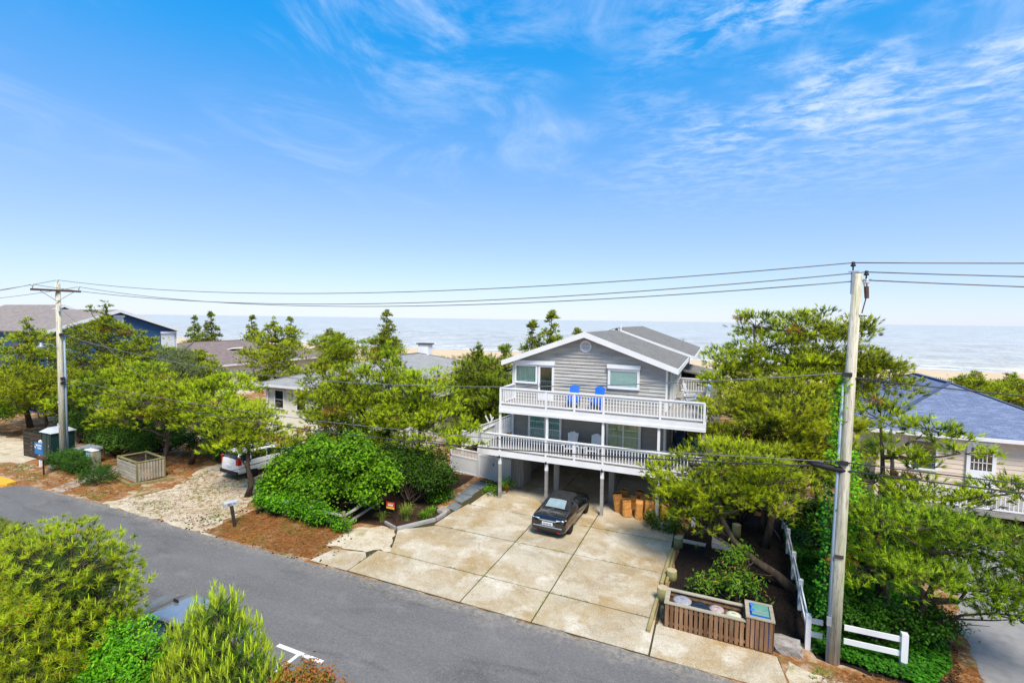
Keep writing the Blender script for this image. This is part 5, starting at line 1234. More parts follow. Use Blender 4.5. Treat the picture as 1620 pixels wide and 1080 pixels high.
for a, c in (((-12.75, 26.3, 3.55), (-13.05, 26.3, 4.05)), ((-12.75, 26.3, 3.55), (-12.5, 26.3, 4.0)), ((-12.62, 26.35, 3.8), (-12.75, 26.35, 4.15))): b = MB(); b.bar(a, c, .03, .08); b.build('board', 'white_trim', t)

W_ = thing('white_rail_fence', 'white two-rail fence running back from the tall pole beside the ivy', 'fence', (2.81, 16.8, 0))
pp = [(2.81, 16.8), (2.90, 19.0), (2.97, 21.2), (3.05, 23.5), (3.15, 26.0)]
for i, (x, y) in enumerate(pp):
    b = MB(); b.box(x - .07, x + .07, y - .07, y + .07, 0, 1.08); b.add([(x - .08, y - .08, 1.08), (x + .08, y - .08, 1.08), (x + .08, y + .08, 1.08), (x - .08, y + .08, 1.08), (x, y, 1.13)], [(0, 1, 4), (1, 2, 4), (2, 3, 4), (3, 0, 4)]); b.build('fence_post', 'white_trim', W_)
    if i < len(pp) - 1:
        x2, y2 = pp[i + 1]
        for z in (.46, .88): b = MB(); b.bar((x + .002, y + .07, z), (x2, y2 - .07, z), .04, .15); b.build('fence_rail', 'white_trim', W_)
W2 = thing('white_rail_fence', 'short white two-rail fence crossing in front of the tall pole base', 'fence', (5.22, 16.92, 0))
b = MB(); b.box(5.14, 5.30, 16.84, 17.0, 0, 1.08); b.build('fence_post', 'white_trim', W2)
for z in (.46, .88):
    b = MB(); b.bar((3.75, 16.88, z), (5.14, 16.92, z), .04, .16); b.build('fence_rail', 'white_trim', W2); b = MB(); b.bar((2.88, 16.84, z), (3.2, 16.85, z), .04, .16); b.build('fence_rail', 'white_trim', W2)

S_ = thing('split_rail_fence', 'low grey split rail fence in front of the big leafy shrub', 'fence', (-15.7, 17.0, 0))
for x, y, h in ((-15.7, 17.0, 1.0), (-18.2, 17.05, 1.0), (-20.9, 17.15, 1.0), (-16.05, 19.9, .9)):
    b = MB(); b.tube([(x, y, -.1), (x + .01, y, h)], [.085, .075], 7); b.build('fence_post', 'moss_log', S_)
for p, q in (((-15.75, 17.0, .38), (-18.2, 17.05, .40)), ((-15.75, 17.0, .78), (-18.2, 17.05, .80)), ((-18.2, 17.05, .40), (-20.9, 17.15, .42)), ((-18.2, 17.05, .8), (-20.9, 17.15, .82)), ((-15.7, 17.05, .36), (-16.05, 19.9, .36)), ((-15.7, 17.05, .78), (-15.95, 18.9, .78))):
    b = MB(); p = Vector(p); q = Vector(q); b.tube([p, (p + q) / 2 + Vector((0, 0, -.03)), q], [.055, .07, .055], 5); b.build('fence_rail', 'grey_timber', S_)

# ================================================================== BIN ENCLOSURE AND BINS
E_ = thing('bin_enclosure', 'open brown slatted timber bin enclosure beside the road', 'bin enclosure', (.2, 16.5, 0))
first = None
for i in range(16):
    x = -1.32 + i * .1475; b = MB(); h = .80 + random.uniform(-.01, .01); b.box(x, x + .106, 16.03, 16.055, .03, h); b.build('slat', 'brown_slat', E_)
for i in range(6):
    x = 1.06 + i * .125; b = MB(); b.box(x, x + .10, 16.03, 16.055, .03, .97); b.build('slat', 'brown_slat', E_)
for i in range(16): x = -1.32 + i * .1475; b = MB(); b.box(x, x + .125, 16.945, 16.97, .03, .80); b.build('slat', 'brown_slat', E_)
for i in range(6): x = 1.06 + i * .125; b = MB(); b.box(x, x + .105, 16.945, 16.97, .03, .95); b.build('slat', 'brown_slat', E_)
for i in range(6): y = 16.08 + i * .145; b = MB(); b.box(-1.345, -1.322, y, y + .125, .03, .80); b.build('slat', 'brown_slat', E_); b = MB(); b.box(1.80, 1.825, y, y + .125, .03, .97); b.build('slat', 'brown_slat', E_)
for a in ((-1.36, 1.04, 16.01, 16.15, .805, .84), (-1.36, 1.04, 16.86, 17.0, .805, .84), (-1.36, -1.22, 16.152, 16.858, .806, .839), (1.045, 1.84, 16.01, 16.13, .975, 1.01), (1.045, 1.84, 16.88, 17.0, .975, 1.01), (1.045, 1.16, 16.132, 16.878, .976, 1.009), (1.73, 1.84, 16.132, 16.878, .976, 1.009)):
    b = MB(); b.box(*a); b.build('top_rail', 'pale_timber', E_)
for a in ((-1.30, 1.04, 16.058, 16.09, .12, .2), (-1.30, 1.04, 16.058, 16.09, .62, .7), (1.05, 1.09, 16.1, 16.9, .05, .97), (-1.30, 1.04, 16.91, 16.94, .12, .2), (-1.30, 1.04, 16.91, 16.94, .62, .7)):
    b = MB(); b.box(*a); b.build('frame_rail', 'brown_slat', E_)
def bin_(label, x, y, r_, h, mat, lid):
    t = thing('rubbish_bin', label, 'bin', (x, y, .02), 'round bins')
    b = MB(); b.lathe([(r_ * .82, 0), (r_, h - .05), (r_ * 1.06, h - .04), (r_ * 1.06, h), (r_ * .98, h)], 20, (x, y, .02)); b.build('body', mat, t, True)
    b = MB(); b.lathe([(r_ * 1.08, h + .002), (r_ * 1.08, h + .03), (r_ * .7, h + .055), (r_ * .2, h + .065), (0, h + .065)], 20, (x, y, .02)); l_ = b.build('lid', lid, t, True)
    b = MB(); b.tube([(x - .06, y, .02 + h + .06), (x - .04, y, .02 + h + .10), (x + .04, y, .02 + h + .10), (x + .06, y, .02 + h + .06)], .012, 6); b.build('lid_handle', lid, l_)
bin_('galvanised grey bin at the left end of the enclosure', -.83, 16.52, .27, .72, 'bin_grey', 'bin_grey')
bin_('dark navy bin second from the left in the enclosure', -.28, 16.50, .26, .66, 'bin_navy', 'bin_navy')
bin_('faded pinkish bin third from the left in the enclosure', .22, 16.58, .21, .66, 'bin_pink', 'bin_pink')
bin_('cream bin at the right of the round bins in the enclosure', .72, 16.42, .21, .68, 'bin_cream', 'bin_cream')
t = thing('recycling_bin', 'blue wheeled bin with a green lid in the taller end of the enclosure', 'bin', (1.45, 16.5, .02))
b = MB(); b.add([(1.20, 16.2, .05), (1.70, 16.2, .05), (1.70, 16.8, .05), (1.20, 16.8, .05), (1.17, 16.15, .98), (1.72, 16.15, .98), (1.72, 16.86, .98), (1.17, 16.86, .98)], [(0, 3, 2, 1), (4, 5, 6, 7), (0, 1, 5, 4), (1, 2, 6, 5), (2, 3, 7, 6), (3, 0, 4, 7)]); b.build('body', 'blue_plastic', t, bevel=.02)
b = MB(); b.box(1.21, 1.70, 16.22, 16.84, .985, 1.045); l_ = b.build('lid', 'bin_green', t, bevel=.02)
b = MB(); b.box(1.29, 1.62, 16.30, 16.40, 1.046, 1.06); b.build('lid_rib', 'grey_metal', l_)
for y in (16.38, 16.70): b = MB(); b.tube([(1.19, y, 1.04), (1.30, y, 1.04)], .045, 8); b.build('hinge', 'blue_plastic', l_)

# posts, edging, stones
for i, (x, y, h, l_) in enumerate(((-1.55, 17.5, .52, 'yellowish log post at the left corner of the bin enclosure'), (-1.38, 19.2, .36, 'log post halfway along the edge of the dark mulch bed'), (-1.35, 22.1, .44, 'log post at the far corner of the dark mulch bed'), (1.05, 24.3, .6, 'log post in the shade deep in the mulch bed'))):
    t = thing('log_post', l_, 'post', (x, y, 0), 'short round log posts')
    b = MB(); b.tube([(x, y, -.1), (x, y, h)], [.20, .19], 14); b.build('trunk', 'moss_log', t, True); b = MB(); b.lathe([(.188, 0), (.18, .012), (0, .016)], 14, (x, y, h)); b.build('cut_top', 'log_top', t)
for l_, p, q, w_, m_ in (('pale timber edging the mulch bed by the bin enclosure', (-1.78, 15.5, .06), (-1.68, 18.3, .07), .11, 'yellow_timber'), ('pale timber edging the drive by the far log post', (-1.68, 18.5, .08), (-1.56, 21.6, .08), .13, 'yellow_timber'),
                       ('long grey timber edging the planting bed at the drive', (-13.62, 18.22, .08), (-12.55, 19.85, .09), .18, 'grey_timber'), ('short grey timber at the planting bed corner', (-12.53, 19.92, .08), (-12.5, 20.7, .08), .18, 'grey_timber'), ('thin grey timber beside the red sign', (-14.6, 18.6, .06), (-13.75, 18.28, .06), .10, 'grey_timber'),
                       ('second pale timber lying beside the drive edging', (-1.52, 18.6, .07), (-1.45, 21.4, .07), .10, 'yellow_timber')):
    b = MB(); b.bar(p, q, w_, .16); tag(b.build('edging_timber', m_, None, bevel=.015), l_, 'timber', 'edging timbers')
for i, (poly, l_) in enumerate(([(( -12.9, 21.5), (-12.2, 21.3), (-12.3, 22.1), (-12.95, 22.3)), 'flagstone nearest the road on the side path'], [((-13.15, 22.6), (-12.5, 22.4), (-12.4, 23.5), (-13.2, 23.6)), 'second flagstone of the side path from the road'], [((-13.3, 23.7), (-12.5, 23.6), (-12.5, 24.6), (-13.3, 24.8)), 'third flagstone of the side path from the road'], [((-13.4, 24.9), (-12.5, 24.7), (-12.4, 25.7), (-13.3, 25.9)), 'flagstone of the side path nearest the gate'])):
    b = MB(); b.prism(list(poly), 0, .055); tag(b.build('flagstone', 'flagstone', None, bevel=.01), l_, 'flagstone', 'flagstones of the side path')
for poly, l_ in (([(-1.25, 22.62), (-.25, 22.58), (-.22, 22.9), (-1.22, 22.95)], 'narrow concrete slab bordering the mulch bed'), ([(.02, 22.6), (.85, 22.6), (.87, 22.95), (.0, 22.95)], 'narrow front slab of the stepping path'), ([(.0, 23.0), (.88, 23.0), (.9, 23.75), (.02, 23.75)], 'square stepping slab by the leaning pine'), ([(.05, 24.3), (.8, 24.3), (.8, 25.0), (.05, 25.0)], 'second square stepping slab toward the house')):
    b = MB(); b.prism(poly, 0, .06); tag(b.build('paving_slab', 'path_concrete', None, bevel=.012), l_, 'paving slab', 'paving slabs')
def rock(label, x, y, sx, sy_, sz, seed, mat='stone', rz=0):
    rg = np.random.default_rng(seed); bm = bmesh.new(); bmesh.ops.create_icosphere(bm, subdivisions=2, radius=1)
    for v in bm.verts:
        d = v.co.copy(); n = 1 + .18 * math.sin(d.x * 4 + seed) * math.cos(d.y * 5) + rg.normal() * .04
        c = Vector((max(-.75, min(.75, d.x)) * sx * 1.2 * n, max(-.75, min(.75, d.y)) * sy_ * 1.2 * n, max(-.6, min(.62, d.z)) * sz * 1.3)); v.co = (x + c.x * math.cos(rz) - c.y * math.sin(rz), y + c.x * math.sin(rz) + c.y * math.cos(rz), sz * .55 + c.z)
    me = bpy.data.meshes.new('rock'); bm.to_mesh(me); bm.free(); me.materials.append(MATS[mat]); o = bpy.data.objects.new('rock', me); C.objects.link(o); return tag(o, label, 'rock', 'rocks')
rock('flat weathered rock at the right end of the bin enclosure', 2.22, 16.45, .42, .32, .24, 1)
rock('angular pale rock in the bed under the leaning trunk', 1.15, 22.2, .35, .18, .16, 2, rz=.4)
rock('small pale rock by the flagstones', -12.75, 20.95, .35, .25, .14, 3)
rock('grey rock in the little bed by the carport post', -11.6, 24.15, .22, .16, .1, 4); rock('pale rock in the little bed by the storage wall', -11.1, 24.75, .2, .16, .1, 5)

# ================================================================== PAPER BAGS
def bag(label, x, y, w_, d_, h, rz, lean, seed, open_=False):
    rg = np.random.default_rng(seed); T = thing('paper_bag', label, 'paper bag', (0, 0, 0), 'brown paper yard-waste bags'); b = MB(); n = 12; k = 7; vs = []
    for i in range(k + 1):
        t = i / k; s = (1 - .08 * t) * (1 + .05 * math.sin(3 * t + seed)) * (.93 if i == 0 else 1)
        if not open_ and i == k: s_y = .35
        else: s_y = 1
        for j in range(n):
            a = 2 * math.pi * (j + .5) / n; ca, sa = math.cos(a), math.sin(a); p_ = .55
            vs.append((w_ / 2 * s * math.copysign(abs(ca) ** p_, ca) + rg.normal() * .012, d_ / 2 * s * s_y * math.copysign(abs(sa) ** p_, sa) + rg.normal() * .012, h * t + (rg.normal() * .012 if i else 0)))
    fs = [(i * n + j, i * n + (j + 1) % n, (i + 1) * n + (j + 1) % n, (i + 1) * n + j) for i in range(k) for j in range(n)] + [tuple(range(n))[::-1]]
    if not open_: fs.append(tuple(range(k * n, (k + 1) * n)))
    b.add(vs, fs); b.build('bag', 'paper_bag', T, False)
    if open_:
        b = MB(); b.lathe([(.001, .0), (w_ * .36, .0), (w_ * .40, -.04), (.001, -.05)], 9, (0, 0, h - .05)); b.v = [(q[0], q[1] * d_ / w_, q[2] + rg.normal() * .02) for q in b.v]; b.build('leaf_litter', 'leaf_debris', T)
    else:
        b = MB(); b.bar((-w_ * .42, -.01, h), (w_ * .42, .0, h), .05, .07); b.build('folded_top', 'paper_bag', T)
    T.location = (x, y, .035); T.rotation_euler = (lean[0], lean[1], rz)
bag('open brown bag leaning left nearest the carport post', -4.45, 24.95, .52, .42, 1.0, .1, (.05, -.18), 1, True)
bag('open topped round brown bag in front of the heap', -4.02, 24.55, .50, .46, .85, .3, (-.06, -.06), 2, True)
bag('narrow upright brown bag with a folded top', -3.42, 24.42, .38, .32, .92, -.15, (-.03, .03), 3)
bag('crumpled brown bag right of the narrow upright one', -2.98, 24.55, .46, .38, .92, .2, (-.04, .05), 4)
bag('slumped brown bag lowest at the front right of the heap', -2.72, 24.15, .44, .36, .62, .35, (-.14, .10), 5)
bag('brown bag wedged behind the round open one', -3.8, 25.1, .42, .36, .88, .0, (.05, .02), 6)
bag('brown bag in the middle of the second row', -3.3, 25.1, .44, .36, .9, .2, (.0, .05), 7)
bag('brown bag at the right of the second row', -2.75, 25.05, .44, .36, .95, -.2, (.02, -.04), 8)
bag('dark stained bag at the back left of the heap', -4.3, 25.6, .46, .4, .98, .1, (.04, -.06), 9, True)
bag('dark stained bag at the back middle of the heap', -3.6, 25.7, .46, .4, 1.0, -.1, (.02, .02), 10, True)
bag('brown bag at the far right under the pine', -2.25, 24.75, .42, .36, .85, .4, (-.02, .08), 11)

# ================================================================== ROADSIDE SMALL THINGS
t = thing('mailbox', 'pale domed mailbox on a wooden post beside the shell drive', 'mailbox', (-20.71, 15.25, 0))
b = MB(); b.bar((-20.70, 15.28, -.1), (-20.86, 15.22, 1.02), .11, .11, (0, 1, 0)); b.build('post', 'dark_timber', t)
b = MB(); prof = [(-.11, 0), (.11, 0), (.11, .13)] + [(.11 * math.cos(a), .13 + .10 * math.sin(a)) for a in np.linspace(.3, math.pi - .3, 7)] + [(-.11, .13)]
cx, cy, cz, an = -20.92, 15.22, 1.04, R(22)
def mbx(pr, y0, y1): 
    q = MB(); q.prism(pr, y0, y1, 'y'); ca, sa = math.cos(-an), math.sin(-an)
    q.v = [(cx + x * ca - y * sa, cy + x * sa + y * ca, cz + z) for x, y, z in q.v]; return q
mo = mbx(prof, -.28, .26).build('box', 'mailbox_white', t, bevel=.006)
mbx([(x * 1.04, z * 1.03) for x, z in prof], -.31, -.285).build('door', 'mailbox_white', mo)
for z0, z1, y0, y1, m_ in ((.115, .14, -.16, .01, 'red_print'), (.03, .105, -.15, -.115, 'dark_print'), (.03, .105, -.09, -.05, 'dark_print'), (.07, .11, .09, .18, 'blue_print'), (.04, .10, -.02, .01, 'dark_print')):
    mbx([(.111, z0), (.114, z0), (.114, z1), (.111, z1)], y0, y1).build('marking', m_, mo)
t = thing('yard_sign', 'small red and yellow yard sign among the grasses', 'sign', (-14.43, 18.9, 0))
b = MB(); b.box(-14.30, -14.27, 18.89, 18.91, 0, 1.02); b.build('stake', 'black_metal', t)
b = MB(); b.box(-14.74, -14.26, 18.872, 18.888, .64, .98); s_ = b.build('panel', 'red_print', t)
b = MB(); b.box(-14.735, -14.265, 18.868, 18.8715, .645, .74); b.build('lower_band', 'yellow_print', s_)
for k, (x0, x1) in enumerate(((-14.64, -14.58), (-14.56, -14.50), (-14.48, -14.42), (-14.40, -14.35))): b = MB(); b.box(x0, x1, 18.868, 18.8715, .79, .87); b.build('lettering', 'white_print', s_)
b = MB(); b.box(-14.66, -14.32, 18.868, 18.8715, .90, .925); b.build('lettering', 'yellow_print', s_)
t = thing('street_sign', 'blue sign with white lettering on a white post by the green cabinet', 'sign', (-40.3, 16.2, 0))
b = MB(); b.box(-40.37, -40.23, 16.13, 16.27, 0, 1.66); b.build('post', 'white_trim', t)
b = MB(); b.lathe([(.09, 0), (.09, .03), (0, .1)], 8, (-40.3, 16.2, 1.66)); b.build('post_cap', 'white_trim', t)
b = MB(); b.box(-40.78, -39.82, 16.10, 16.128, .82, 1.58); s_ = b.build('panel', 'blue_print', t)
b = MB()
for j in range(12):
    a, c = 2 * math.pi * j / 12 * .8, 2 * math.pi * (j + 1) / 12 * .8; b.bar((-40.58 + .11 * math.cos(a), 16.095, 1.34 + .12 * math.sin(a)), (-40.58 + .11 * math.cos(c), 16.095, 1.34 + .12 * math.sin(c)), .006, .05, (0, 1, 0))
b.build('emblem', 'white_print', s_)
for z, xs_ in ((1.42, (-40.39, -40.30, -40.21, -40.12, -40.03, -39.94)), (1.24, (-40.37, -40.27, -40.18, -40.09, -39.99))):
    for x in xs_: b = MB(); b.box(x - .032, x + .026, 16.092, 16.098, z - .06, z + .06); b.build('lettering', 'white_print', s_)
t = thing('mailbox', 'small dark brown mailbox on a thin post in front of the blue sign', 'mailbox', (-37.9, 15.35, 0))
b = MB(); b.box(-37.94, -37.87, 15.32, 15.39, 0, 1.05); b.build('post', 'black_metal', t)
b = MB(); b.box(-38.3, -37.75, 15.22, 15.46, .98, 1.2); b.build('box', 'rust_brown', t, bevel=.02)
t = thing('portable_toilet', 'dark green portable toilet with a grey roof beside the left pole', 'portable toilet', (-41.0, 17.3, 0))
b = MB(); b.box(-41.75, -40.45, 16.85, 18.1, .08, 2.0); b.build('cabin', 'dark_green_panel', t, bevel=.03)
b = MB(); b.box(-41.55, -40.65, 16.815, 16.848, .2, 1.85); d_ = b.build('door', 'dark_green_panel', t, bevel=.01); b = MB(); b.box(-40.80, -40.74, 16.79, 16.814, 1.05, 1.2); b.build('latch', 'grey_metal', d_)
for x in (-41.76, -41.1, -40.5): b = MB(); b.box(x, x + .06, 16.80, 16.83, .1, 2.0); b.build('rib', 'dark_green_panel', t)
b = MB(); b.add([(-41.85, 16.75, 2.0), (-40.35, 16.75, 2.0), (-40.35, 18.2, 2.0), (-41.85, 18.2, 2.0), (-41.5, 17.1, 2.26), (-40.7, 17.1, 2.26), (-40.7, 17.85, 2.26), (-41.5, 17.85, 2.26)], [(0, 3, 2, 1), (4, 5, 6, 7), (0, 1, 5, 4), (1, 2, 6, 5), (2, 3, 7, 6), (3, 0, 4, 7)]); b.build('roof', 'grey_roof_panel', t)
b = MB(); b.tube([(-41.1, 17.5, 2.25), (-41.1, 17.5, 2.5)], .06, 8); b.build('vent', 'grey_roof_panel', t)
t = thing('timber_corral', 'dark horizontal board corral left of the portable toilet', 'timber corral', (-43, 17.0, 0))
for i in range(7): b = MB(); b.box(-44.3, -41.9, 16.9, 16.94, .12 + i * .24, .32 + i * .24); b.build('board', 'dark_timber', t)
for x in (-44.35, -43.0, -41.95): b = MB(); b.box(x - .07, x + .07, 16.945, 17.09, 0, 1.85); b.build('post', 'dark_timber', t)
for i in range(7): b = MB(); b.box(-44.42, -44.38, 17.1, 19.5, .12 + i * .24, .32 + i * .24); b.build('board', 'dark_timber', t)
t = thing('timber_crate', 'open pale slatted timber bin corral beside the footpath', 'bin corral', (-32.4, 17.5, 0))
A_, B_, C_, D_ = (-33.75, 17.25), (-31.35, 16.95), (-31.05, 18.25), (-33.4, 18.6)
for x, y in (A_, B_, C_, D_): b = MB(); b.box(x - .07, x + .07, y - .07, y + .07, 0, 1.28); b.build('post', 'moss_log', t)
for i in range(6): z = .14 + i * .18; b = MB(); b.bar((A_[0], A_[1] - .08, z), (B_[0], B_[1] - .08, z), .03, .145); b.build('slat', 'cream_slat', t)
for i in range(9):
    f = (i + .5) / 9; x = B_[0] + (C_[0] - B_[0]) * f + .08; y = B_[1] + (C_[1] - B_[1]) * f; b = MB(); b.bar((x, y, .1), (x, y, 1.15), .11, .03, (1, 0, 0)); b.build('slat', 'cream_slat', t)
for i in range(5): z = .2 + i * .22; b = MB(); b.bar((A_[0], A_[1], z), (D_[0], D_[1], z), .03, .15); b.build('slat', 'dark_timber', t); b = MB(); b.bar((D_[0], D_[1], z), (C_[0], C_[1], z), .03, .15); b.build('slat', 'dark_timber', t)
for p, q in ((A_, B_), (B_, C_), (C_, D_), (D_, A_)): b = MB(); b.bar((*p, 1.22), (*q, 1.22), .16, .05); b.build('top_rail', 'moss_log', t)
for p, q in (((-34.2, 17.0, .06), (-31.3, 16.5, .06)), ((-31.2, 16.45, .06), (-30.2, 18.3, .06))): b = MB(); b.bar(p, q, .14, .14); b.build('base_timber', 'moss_log', t)
t = thing('transformer_box', 'grey-green steel transformer box behind the juniper by the left pole', 'utility box', (-38.5, 17.8, 0))
b = MB(); b.box(-39.2, -37.8, 17.45, 18.3, 0, .95); b.build('cabinet', 'green_grey_box', t, bevel=.03); b = MB(); b.prism([(17.37, .95), (18.38, .95), (18.38, 1.1), (17.37, 1.03)], -39.28, -37.72, 'x'); b.build('lid', 'grey_metal', t)
t = thing('cable_pedestal', 'pale green cable pedestal at the foot of the portable toilet', 'utility box', (-39.5, 16.45, 0))
b = MB(); b.box(-39.68, -39.32, 16.3, 16.58, 0, .58); b.build('cabinet', 'green_grey_box', t, bevel=.03); b = MB(); b.box(-39.71, -39.29, 16.27, 16.61, .58, .65); b.build('lid', 'green_grey_box', t, bevel=.02)
t = thing('short_sign_post', 'stubby timber post carrying a light blue plaque by the footpath', 'sign', (-35.65, 16.9, 0))
b = MB(); b.box(-35.72, -35.45, 16.72, 17.05, 0, 1.42); b.build('post', 'pale_timber', t); b = MB(); b.box(-36.35, -35.725, 16.80, 16.84, .72, 1.40); b.build('plaque', 'light_blue', t); b = MB(); b.box(-36.37, -35.43, 16.70, 17.07, 1.425, 1.47); b.build('cap', 'white_trim', t)
t = thing('number_post', 'white post with dark house numbers under the leaning pine', 'sign', (-.85, 24.6, 0))
b = MB(); b.box(-.93, -.75, 24.58, 24.66, 0, 1.15); p_ = b.build('board', 'white_trim', t)
for k in range(4):
    z = .95 - k * .2; b = MB(); b.box(-.88, -.80, 24.572, 24.577, z, z + .03); b.box(-.83, -.80, 24.572, 24.577, z - .09, z - .002); b.build('number', 'dark_print', p_)
def pot(label, x, y, r_, h, mat='terracotta', z=.03):
    t = thing('flower_pot', label, 'flower pot', (x, y, z), 'flower pots'); b = MB(); b.lathe([(r_ * .65, 0), (r_, h * .82), (r_ * 1.1, h * .83), (r_ * 1.1, h), (r_ * .9, h)], 14, (x, y, z)); b.build('pot', mat, t, True)
    b = MB(); b.lathe([(r_ * .89, h - .03), (0, h - .02)], 12, (x, y, z)); b.build('soil', 'mulch', t); return t
pot('red pot beside the carport storage wall', -11.0, 24.95, .17, .32); pot('red pot half hidden under the pine right of the bags', -1.75, 23.9, .22, .3)
# rope-handled basket, beach toys
t = thing('wire_basket', 'round wire hoop with clippings at the drive edge', 'basket', (-2.1, 23.5, 0)); b = MB()
for zz_ in (.05, .3, .5):
    for j in range(14):
        a, c = 2 * math.pi * j / 14, 2 * math.pi * (j + 1) / 14; b.bar((-2.1 + .3 * math.cos(a), 23.5 + .3 * math.sin(a), zz_), (-2.1 + .3 * math.cos(c), 23.5 + .3 * math.sin(c), zz_), .015, .015)
for j in range(7): a = 2 * math.pi * j / 7; b.bar((-2.1 + .3 * math.cos(a), 23.5 + .3 * math.sin(a), 0), (-2.1 + .3 * math.cos(a), 23.5 + .3 * math.sin(a), .5), .015, .015)
b.build('hoops', 'grey_metal', t)
# sand fences on the dune
for k, (x0, x1, y0) in enumerate(((38, 45, 121), (46.5, 52, 120.5), (53, 60, 120), (62, 68, 120.5), (-70, -62, 119), (24, 34, 122))):
    t = thing('sand_fence', ('sand fence section ' + ('left of the blue roof peak', 'just left above the blue roof peak', 'above the blue roof ridge', 'right of the blue roof peak by the shrubs', 'on the dune left of the grey house', 'behind the tall right pine')[k]), 'sand fence', (x0, y0, -1.9), 'dune sand fences')
    n = int((x1 - x0) / .35); first = None
    for i in range(n):
        x = x0 + i * .35; h = random.uniform(.9, 1.15)
        if first is None: b = MB(); b.box(x, x + .16, y0, y0 + .02, -1.75, -.55); first = b.build('slat', 'sand_slat', t)
        else: c = twin(first, 'slat', x - x0); c.scale.z = h
    for i in range(0, n, 8): b = MB(); b.box(x0 + i * .35, x0 + i * .35 + .1, y0 + .03, y0 + .12, -1.9, -.35); b.build('post', 'sand_slat', t)
# ================================================================== VEGETATION
A = lambda h, r, z0, s, n=9, sh='cone': auto_lobes(h, r, z0, np.random.default_rng(s), n, sh)
GP = 'pines along the far side of the road'; GB = 'pines behind the houses'
# -- left stand
pine('tall shaggy pine at the left edge of the picture', (-55, 21.5, 0), A(8.9, 3.5, 1.6, 1, 12, 'dome') + [(0, 0, 9.0, .3, .3, .5)], 101, .2, 1.15, group=GP)
pine('low spreading pine left of the crossarm pole', (-50.5, 20.2, 0), A(5.4, 3.9, 2.4, 2, 9, 'flat'), 102, .16, 1.05, group=GP)
pine('tall dark pine rising behind the crossarm pole', (-50, 24.8, 0), A(10.2, 3.6, 2.5, 3, 12, 'dome') + [(-1.6, -.3, 10.2, .3, .3, .6), (.3, 0, 10.6, .25, .25, .6), (-2.2, .2, 8.6, 1.2, 1.0, .8), (1.9, 0, 8.4, 1.2, 1.0, .8)], 103, .2, 1.25, group=GP, mat='dark_pine_needles')
pine('rounded pine right of the crossarm pole before the blue gable', (-46, 25.6, 0), A(8.3, 3.1, 2.5, 4, 9, 'dome'), 104, .18, 1.4, group=GP)
pine('flat-topped pine whose crown spreads in front of the left pole', (-39.2, 20.8, 0), [(-3.2, -.6, 4.2, 1.7, 1.5, .8), (-1, -.8, 5.0, 1.7, 1.5, .8), (1.4, -.4, 5.0, 1.7, 1.5, .8), (-2.2, .8, 5.0, 1.7, 1.4, .7), (3, -.2, 4.3, 1.5, 1.4, .8), (.4, -1.4, 3.6, 1.8, 1.2, .7), (-4.4, .4, 3.9, 1.4, 1.4, .7), (0, .8, 5.6, 1.5, 1.5, .6), (-4.6, -1.6, 3.4, 1.5, 1.2, .6)], 105, .17, 2.9, group=GP)
pine('spreading pine with a bare pale branch above the slatted corral', (-33.1, 19.2, 0), [(-1.4, 0, 4.5, 1.7, 1.5, .8), (.6, -.6, 4.3, 1.7, 1.4, .8), (.4, 1.2, 5.0, 1.7, 1.5, .7), (-2.6, .6, 4.2, 1.4, 1.3, .7), (-.4, -1.2, 3.5, 1.7, 1.0, .6), (2, .2, 4.3, 1.3, 1.2, .7), (-1.8, -1.2, 3.2, 1.3, 1., .5)], 106, .16, 2.9, group=GP,
     bare=[([(-33.6, 20.0, 4.2), (-35.0, 20.6, 4.9), (-34.0, 20.9, 5.4), (-33.6, 21.0, 6.1)], .07), ([(-34.6, 20.7, 5.1), (-34.9, 20.9, 5.7), (-34.7, 21.0, 6.0)], .04)])
pine('pine beside the shell drive with its crown over the white car', (-32.2, 20.6, 0), [(1.4, .2, 4.6, 1.7, 1.5, .8), (3.2, -.4, 4.3, 1.7, 1.4, .8), (4.6, .2, 3.9, 1.5, 1.3, .7), (2.2, 1.5, 5.2, 1.8, 1.5, .8), (3.2, -1.4, 3.3, 1.6, 1., .6), (.6, -1.2, 3.6, 1.3, 1., .6)], 107, .15, 2.9, group=GP)
pine('pine with a leaning trunk between mailbox and white car', (-23.66, 18.23, 0), [(-.3, .1, 4.4, 1.3, 1.2, .6), (.9, .3, 4.0, 1.3, 1.1, .6), (-1.2, -.2, 3.4, 1.2, 1., .5), (.4, -.5, 3.3, 1.2, .9, .5), (1.9, .5, 3.3, 1.2, 1., .5), (-1.7, 0, 2.5, .9, .8, .4), (.2, .2, 2.3, .6, .6, .4)], 108, .17, 2.6, group=GP, dead=6)
bush('pale grey-green feathery tree among the left pines', (-42.2, 25.6, 0), [(0, 0, 6.2, 1.7, 1.5, 1.2), (1.4, .2, 5.2, 1.5, 1.3, 1.0), (-1.3, .2, 5.0, 1.4, 1.3, 1.0), (.3, -.3, 4.2, 1.8, 1.4, 1.0)], 109, .17, 85, 'grey_leaves', None, 'feathery_tree', 'tree', .22, 20, .16)
pine('dense pine hiding the right end of the brown roof', (-39.6, 33.5, 0), A(9.6, 3.5, 2.5, 10, 12, 'dome'), 110, .2, 1.25, group=GB)
